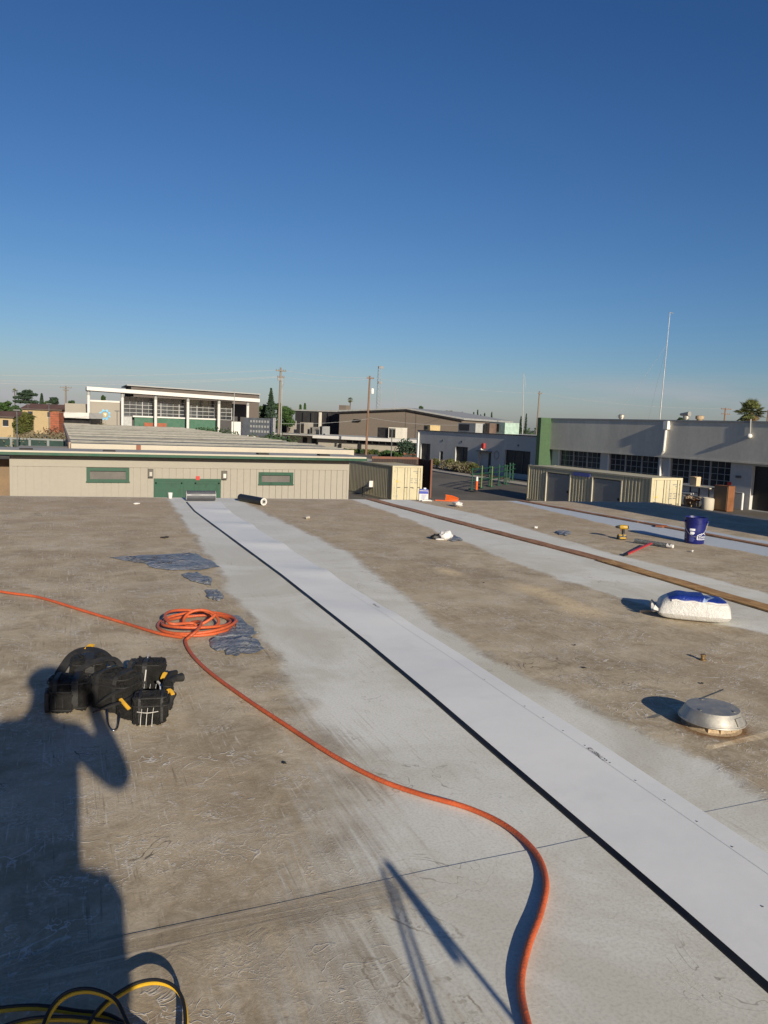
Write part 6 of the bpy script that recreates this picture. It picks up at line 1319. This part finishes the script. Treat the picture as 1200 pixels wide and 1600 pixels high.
obj('transformer', MB().lathe([(0.22, 0), (0.24, 0.1), (0.24, 0.75), (0.15, 0.85)], (T2.x + 0.48, T2.y - 0.1, T2.z - 2.8), 14), M_wht, t2, smooth=True); obj('bracket', MB().box(T2.x, T2.x + 0.3, T2.y - 0.14, T2.y - 0.06, T2.z - 2.4, T2.z - 2.3), M_ins, t2)
t3, T3 = upole(837, 611, 160, 'slim utility pole rising behind the green pilaster', M_pole, 0.19, ((0.5, 1.0),), lean=0.25)
t4, T4 = upole(1129, 637, 150, 'dark utility pole with wide double crossarms left of the big palm', M_poler, 0.16, ((0.25, 2.6), (1.2, 2.2)))
t5, T5 = upole(1196, 640, 150, 'dark utility pole at the right edge beside the big palm', M_poler, 0.2, ((0.5, 1.2),))
t6, T6 = upole(103.5, 603, 170, 'grey utility pole above the trees at far left', M_pole, 0.2, ((0.4, 2.4), (1.0, 1.2)))
def wire(a, b_, sag, label, r=0.022, grp='overhead wires'):
    a, b_ = Vector(a), Vector(b_); pts = [a.lerp(b_, i / 24) + Vector((0, 0, -sag * 4 * (i / 24) * (1 - i / 24))) for i in range(25)]
    return tag(obj('overhead_wire', MB().tube(pts, r, 5), M_wire, base=a), label, 'wire', grp)
wire(T1 + Vector((-0.6, -0.2, -0.4)), hd(-120, 583, 105), 0.6, 'upper overhead wire running left from the weathered grey pole')
wire(T1 + Vector((-0.3, -0.2, -1.3)), hd(-120, 590, 105), 0.7, 'middle overhead wire running left from the weathered grey pole')
wire(T1 + Vector((-0.3, -0.2, -1.4)), hd(-120, 594, 105), 0.8, 'lower overhead wire running left from the weathered grey pole')
wire(T1 + Vector((0.6, -0.2, -0.4)), T2 + Vector((-0.4, -0.2, -0.3)), 0.3, 'upper overhead wire between the grey pole and the brown pole', 0.018)
wire(T1 + Vector((0.3, -0.2, -1.3)), T2 + Vector((-0.3, -0.2, -0.5)), 0.5, 'lower overhead wire between the grey pole and the brown pole', 0.018)
wire(T2 + Vector((0.4, -0.2, -0.3)), T3 + Vector((-0.4, -0.2, -0.4)), 0.5, 'overhead wire between the brown pole and the slim pole', 0.018)
wire(T3 + Vector((0.4, -0.2, -0.4)), T4 + Vector((-1.2, -0.2, -0.2)), 0.8, 'overhead wire sagging from the slim pole to the double crossarm pole', 0.022)
wire(T4 + Vector((1.2, -0.2, -0.2)), T5 + Vector((-0.5, -0.2, -0.4)), 0.2, 'short overhead wire between the two poles beside the big palm', 0.022)
wire(T1 + Vector((0.1, -0.2, -8.0)), T2 + Vector((-0.1, -0.2, -6.8)), 0.3, 'low service cable between the two near poles across the gymnasium', 0.02)
wire(T2 + Vector((0.1, -0.2, -6.6)), hd(725, 664, 118), 0.4, 'low service cable from the brown pole to the stucco building', 0.02)
# masts
def mast(px_b, py_b, px_t, py_t, dep, r, label, name='antenna_mast'):
    a = hd(px_b, py_b, dep); b_ = hd(px_t, py_t, dep); g_ = gz(a.x, a.y); d = (b_ - a); a0 = a - d * ((a.z - g_) / d.z)
    t = thing(name, label, 'antenna', a0, group='radio masts'); obj('shaft', MB().tube([a0, a, b_], [r, r, r * 0.5], 8), M_steel, t)
    obj('tip', MB().tube([b_ + Vector((-0.1, 0, 0)), b_ + Vector((0.35, 0, -0.05))], 0.03, 6), M_steel, t); return t, a, b_
tm, ma, mb_ = mast(1031, 655, 1047, 488, 66, 0.045, 'tall slightly leaning radio mast behind the workshop roof')
for dx, dy in ((-1, 4), (1.5, 5)):
    q = mb_ - (mb_ - ma) * 0.3; obj('guy_wire', MB().tube([q, (ma.x + dx * 2.0, ma.y + dy, 5.5)], 0.008, 4), M_wire, tm)
tm, ma, mb_ = mast(816.5, 672, 818.5, 584, 130, 0.09, 'slender pale mast above the cypress row left of the slim pole'); obj('side_aerial', MB().tube([mb_ + Vector((0.2, 0, -0.4)), mb_ + Vector((0.55, 0, -2.2))], 0.03, 6), M_wire, tm)
mast(616.5, 640, 617.5, 603, 190, 0.06, 'thin whip mast right of the lattice tower on the gymnasium')
p = hd(591, 640, 190); tp = hd(593, 572, 190); t = thing('lattice_tower', 'open lattice antenna tower with small aerials behind the gymnasium roof', 'antenna', (p.x, p.y, gz(p.x, p.y)), group='radio masts')
legs = []
for k in range(3):
    a = 2.09 * k; lo_ = Vector((p.x + 0.9 * math.cos(a), p.y + 0.9 * math.sin(a), gz(p.x, p.y))); md = Vector((p.x + 0.7 * math.cos(a), p.y + 0.7 * math.sin(a), p.z)); hi = Vector((tp.x + 0.38 * math.cos(a), tp.y + 0.38 * math.sin(a), tp.z))
    obj('leg', MB().tube([lo_, md, hi], 0.035, 6), M_steel, t); legs.append((md, hi))
for i in range(12):
    f = i / 12; g2 = (i + 1) / 12
    for k in range(3): a, b_ = legs[k], legs[(k + 1) % 3]; obj('brace', MB().tube([a[0].lerp(a[1], f), b_[0].lerp(b_[1], g2)], 0.025, 4), M_steel, t)
for f, s_ in ((0.97, 1.1), (0.62, 0.8)):
    q = p.lerp(tp, f); obj('aerial', MB().box(q.x - 0.2, q.x + s_, q.y - 0.15, q.y + 0.15, q.z - 0.25, q.z + 0.3), M_ins, t); obj('aerial_arm', MB().tube([q + Vector((-0.9, 0, 0.3)), q + Vector((0.9, 0, -0.1))], 0.04, 5), M_steel, t)
# lamp posts and flagpole
def lamp(px, py_t, dep, label, r=0.06, arm=0.0):
    a = hd(px, 690, dep); tz = hd(px, py_t, dep).z; g_ = gz(a.x, a.y); t = thing('street_lamp', label, 'lamp post', (a.x, a.y, g_), group='lamp posts')
    obj('shaft', MB().tube([(a.x, a.y, g_), (a.x, a.y, tz)], [r * 1.3, r], 8), M_coping, t); obj('lamp_head', MB().box(a.x - 0.35, a.x + 0.35, a.y - 0.2, a.y + 0.2, tz, tz + 0.16), M_coping, t)
lamp(27, 642, 88, 'dark lamp post in front of the olive tree at far left'); lamp(77, 632, 115, 'dark lamp post beside the brick pillar'); lamp(612, 671, 100, 'dark lamp post in front of the school wing windows'); lamp(44.5, 632, 150, 'thin lamp post before the yellow house wall', 0.05); lamp(183, 643, 122, 'thin cream lamp post before the hall emblem wall', 0.05)
a = hd(364.5, 686, 110); t = thing('flagpole', 'thin pale flagpole in front of the modern hall', 'flagpole', (a.x, a.y, gz(a.x, a.y))); tz = hd(365.5, 610, 110).z
obj('shaft', MB().tube([(a.x, a.y, gz(a.x, a.y)), (a.x + 0.05, a.y, tz)], [0.08, 0.045], 8), M_bar, t); obj('finial', MB().blob((a.x + 0.05, a.y, tz + 0.08), (0.1, 0.1, 0.1), 1, 10, 8), M_bar, t)

# ================================================================== trees
def tree(px, py_top, py_bot, w_px, dep, m, label, kind='round', name='tree', n=1500, group='trees beyond the buildings', leaf=None):
    b_ = hd(px, 690, dep); g_ = gz(b_.x, b_.y); top = hd(px, py_top, dep).z; bot = max(g_ + 0.3, hd(px, py_bot, dep).z); w_ = w_px * dep / FPX; H = top - bot; leaf = leaf or max(0.14, dep * 0.0016)
    t = thing(name, label, 'tree', (b_.x, b_.y, g_), group=group); mb = MB()
    if kind == 'round':
        k = 16
        for i in range(k):
            a = random.uniform(0, 6.283); rr = random.uniform(0, 0.36) * w_; zz = bot + H * random.uniform(0.22, 0.84); sh = 1 - abs((zz - bot) / H - 0.45) * 0.8
            leaves(mb, (b_.x + rr * math.cos(a) * sh, b_.y + rr * math.sin(a) * sh, zz), (w_ * random.uniform(0.13, 0.22), w_ * 0.18, H * random.uniform(0.10, 0.17)), n // k, leaf)
    elif kind == 'umbrella':
        for i in range(16):
            a = random.uniform(0, 6.283); rr = math.sqrt(random.random()) * 0.45 * w_; lay = random.choice((0.25, 0.5, 0.72, 0.9)); zz = bot + H * lay; rr *= 1.15 - 0.7 * lay
            leaves(mb, (b_.x + rr * math.cos(a), b_.y + rr * math.sin(a), zz), (w_ * 0.20, w_ * 0.20, H * 0.09), n // 16, leaf)
    elif kind == 'conifer':
        for i in range(18):
            f = i / 17; r_ = w_ * 0.5 * (1 - f) ** 0.9 * (0.75 + 0.35 * random.random()) + 0.06
            for q in range(5): a = q * 1.257 + i * 0.7; leaves(mb, (b_.x + r_ * 0.55 * math.cos(a), b_.y + r_ * 0.55 * math.sin(a), bot + H * f - r_ * 0.12), (r_ * 0.45, r_ * 0.45, H * 0.028), max(4, n // 110), leaf * 0.9)
    elif kind == 'cypress':
        for i in range(14):
            f = i / 13; r_ = w_ * 0.5 * math.sin(math.pi * min(0.97, (f * 0.8 + 0.18))) ** 0.8 * (1 - f * 0.55); leaves(mb, (b_.x, b_.y, bot + H * f * 0.94), (r_, r_, H * 0.07), n // 14, leaf * 0.8)
    obj('crown', mb, m, t); tk = MB(); tr = max(0.08, w_ * 0.035); tk.tube([(b_.x, b_.y, g_ - 0.1), (b_.x + 0.1, b_.y, bot + H * 0.4), (b_.x, b_.y, bot + H * 0.75)], [tr, tr * 0.7, tr * 0.2], 8)
    if kind in ('round', 'umbrella'):
        for i in range(6): a = i * 1.05; tk.tube([(b_.x + 0.05, b_.y, bot + H * 0.15 + 0.05 * i), (b_.x + w_ * 0.28 * math.cos(a), b_.y + w_ * 0.28 * math.sin(a), bot + H * (0.5 + 0.05 * (i % 3)))], [tr * 0.5, tr * 0.12], 5)
    obj('trunk', tk, M_bark, t); return t
random.seed(21)
tree(42, 609, 634, 38, 210, M_lf4, 'large dark umbrella shaped pine above the yellow house at far left', 'umbrella', n=2600)
tree(38, 643, 682, 40, 100, M_lf2, 'yellow green tree in front of the yellow house', 'round', n=2600)
tree(10, 626, 645, 34, 200, M_lf3, 'green tree mass at the left picture edge', n=1600); tree(-10, 628, 650, 30, 190, M_lf, 'dark tree cut by the left picture edge', n=1200)
tree(66, 616, 634, 8, 230, M_lf4, 'narrow pointed conifer right of the umbrella pine', 'conifer', n=900); tree(86, 620, 637, 18, 220, M_lf4, 'small dark rounded tree behind the yellow house roof', n=1200); tree(75, 627, 637, 14, 225, M_lf, 'low dark tree behind the yellow house roof ridge', n=800)
tree(104, 630, 646, 16, 205, M_lf2, 'olive tree beside the far left utility pole', n=1200); tree(112, 626, 640, 12, 230, M_lf, 'dark tree right of the far left utility pole', n=900); tree(122, 634, 650, 26, 170, M_lf3, 'bright green shrubby tree left of the hall canopy', n=1500); tree(24, 632, 652, 30, 180, M_lf, 'dark hedge like tree between the two yellow houses', n=1500)
tree(161, 614, 632, 7, 185, M_lf, 'small dark tree top above the cream block wall', n=700)
tree(422, 608, 660, 26, 165, M_lf4, 'tall layered conifer between hall and gymnasium', 'conifer', n=2600); tree(449, 633, 670, 34, 150, M_lf3, 'leafy green tree right of the weathered grey pole', n=2200); tree(410, 630, 668, 22, 170, M_lf, 'dark bushy tree at the right end of the hall', n=1400); tree(436, 628, 660, 26, 175, M_lf, 'dark tree directly behind the weathered grey pole', n=1400)
for i, (px, w_) in enumerate(((732, 4), (738, 5), (744, 4), (749, 5), (755, 4), (766, 6), (812, 4), (820, 4))):
    top = (647, 644, 640, 648, 645, 643, 650, 646)[i]
    tree(px, top, 676, w_ + 1.5, 210, M_lf4, ('first', 'second', 'third', 'fourth', 'fifth', 'sixth', 'seventh', 'eighth')[i] + ' cypress from the left in the row above the stucco building', 'cypress', 'cypress_tree', 380, 'row of cypress trees', 0.3)
tree(720, 644, 664, 5, 220, M_lf4, 'single cypress at the right end of the gymnasium', 'cypress', n=380, leaf=0.3); tree(699, 641, 652, 16, 240, M_lf2, 'rounded tree top behind the right gymnasium roof slope', n=900); tree(655, 634, 648, 14, 240, M_lf, 'dark tree top behind the gymnasium ridge', n=900); tree(799, 665, 679, 22, 190, M_lf2, 'low green tree behind the stucco building roof', n=1100)
tree(756, 653, 676, 10, 200, M_lf3, 'bushy tree between the cypresses', n=700); tree(1063, 652, 664, 22, 140, M_lf, 'dark tree top just above the workshop roof', n=900); tree(468, 633, 645, 6, 230, M_lf3, 'small tree top above the dark gymnasium wall, left one', 'conifer', n=400); tree(475, 631, 645, 6, 230, M_lf3, 'small tree top above the dark gymnasium wall, right one', 'conifer', n=400)
# fan palms
M_frond = leafmat('palm_frond', (0.13, 0.145, 0.05)); M_skirt = leafmat('dry_palm_skirt', (0.20, 0.13, 0.065))
def palm(px, py_c, r_px, dep, label, nf=60, skirt=True, lf=None):
    c = hd(px, py_c, dep); g_ = gz(c.x, c.y); Rr = r_px * dep / FPX; t = thing('palm_tree', label, 'palm tree', (c.x, c.y, g_), group='fan palms')
    obj('trunk', MB().tube([(c.x, c.y, g_), (c.x, c.y, c.z)], [Rr * 0.16, Rr * 0.12], 10), M_bark, t)
    def fronds(n, lo_, hi_, m, nm, sc_):
        mb = MB()
        for i in range(n):
            a = random.uniform(0, 6.283); e = R(random.uniform(lo_, hi_)); d = Vector((math.cos(a) * math.cos(e), math.sin(a) * math.cos(e), math.sin(e))); L_ = Rr * random.uniform(0.68, 1.12) * sc_; s_ = d.cross(Vector((0, 0, 1))).normalized(); upv = s_.cross(d)
            st_ = c + d * L_ * 0.5; mb.tube([c, st_], Rr * 0.012, 4)
            for k in range(-5, 6):
                f = R(k * 15); dd = (d * math.cos(f) + s_ * math.sin(f)); tip = st_ + dd * L_ * 0.52 * (1 - abs(k) * 0.03) + Vector((0, 0, -L_ * 0.10 * (1 + abs(k) * 0.1))); wv = dd.cross(upv).normalized() * L_ * 0.032; md = st_.lerp(tip, 0.55) + upv * L_ * 0.02
                mb.add([st_, md + wv, tip, md - wv], [(0, 1, 2, 3)])
        obj(nm, mb, m, t)
    fronds(nf, -30, 82, M_frond, 'crown', 1.0)
    if skirt: fronds(nf // 2, -65, -15, M_skirt, 'dry_skirt', 0.85)
    return t
palm(1173, 645, 25, 95, 'big fan palm with dry skirt rising behind the workshop at right', 75)
palm(23, 611, 5, 220, 'tiny tall palm above the trees at far left', 26, False); palm(547.5, 625, 5.5, 210, 'small distant palm above the gymnasium stack', 26)
# hedge row and bushes before wing and hall
for i, px in enumerate((513, 520, 530, 540, 552, 565, 578, 590)):
    p = hd(px, 706, 128); p.z = gz(p.x, p.y); shrub(p, 1.9, 0.85, M_lf if i % 2 else M_lf2, 'clipped hedge bush before the school wing, %s from the left' % ('first', 'second', 'third', 'fourth', 'fifth', 'sixth', 'seventh', 'eighth')[i], 300, 0.2, 'hedge_bush', 'hedge bushes before the school wing')
for i, (px, w_, h) in enumerate(((604, 2.6, 1.3), (618, 2.4, 1.2), (638, 3.6, 3.2))):
    p = hd(px, 708, 115); p.z = gz(p.x, p.y); shrub(p, w_, h, M_lf4 if i == 2 else M_lf3, ('green shrub left of the wing lamp post', 'green shrub right of the wing lamp post', 'large dark bush at the corner of the stucco building')[i], 900 if i == 2 else 400, 0.2)
for i, (px, py, w_, h, dep) in enumerate(((310, 680, 4, 2.8, 108), (325, 682, 4, 3.0, 106), (340, 684, 4, 3.2, 104), (355, 686, 3.6, 3.0, 102), (410, 690, 4.5, 2.6, 100), (426, 690, 4.0, 2.6, 98), (444, 692, 4.0, 2.4, 97))):
    p = hd(px, py, dep); gg = gz(p.x, p.y); hh_ = hd(px, (662, 663, 664, 665, 675, 674, 678)[i], dep).z - gg; p.z = gg
    shrub(p, w_, hh_, M_lf, 'dark green bush before the hall and pole, %s from the left' % ('first', 'second', 'third', 'fourth', 'fifth', 'sixth', 'seventh')[i], 900, 0.2, 'bush', 'dark bushes before the hall')
p = hd(65, 680, 95); p.z = gz(p.x, p.y); shrub(p, 7.0, hd(65, 669, 95).z - p.z, M_dry, 'dry tawny brush heap beside the olive tree', 1500, 0.16)
p = hd(90, 675, 105); p.z = gz(p.x, p.y); shrub(p, 4.0, hd(90, 664, 105).z - p.z, leafmat('russet_brush', (0.13, 0.06, 0.035)), 'russet shrub at the foot of the brick pillar', 700, 0.16)
p = hd(162, 660, 124); p.z = gz(p.x, p.y); shrub(p, 2.6, hd(162, 655, 124).z - p.z, M_dry, 'bare brown shrub under the hall emblem', 500, 0.12); p = hd(222, 662, 124); p.z = gz(p.x, p.y); shrub(p, 1.9, hd(222, 657, 124).z - p.z, leafmat('russet_brush', (0.13, 0.06, 0.035)), 'russet shrub before the green panel of the hall', 400, 0.12)
# far trees at the horizon that read as one mass
random.seed(5); mb = MB()
for i in range(230):
    a = R(-38 + 76 * i / 230 + random.uniform(-0.2, 0.2)) + R(YAW); dd = random.uniform(420, 520); x_, y_ = dd * math.sin(a), dd * math.cos(a); h_ = random.uniform(3.0, 7.5)
    leaves(mb, (x_, y_, h_ * 0.45), (5.5, 5.5, h_ * 0.55), 60, 0.9)
tag(obj('far_trees', mb, M_lf), 'distant belt of dark trees along the horizon', 'trees', kind='stuff')
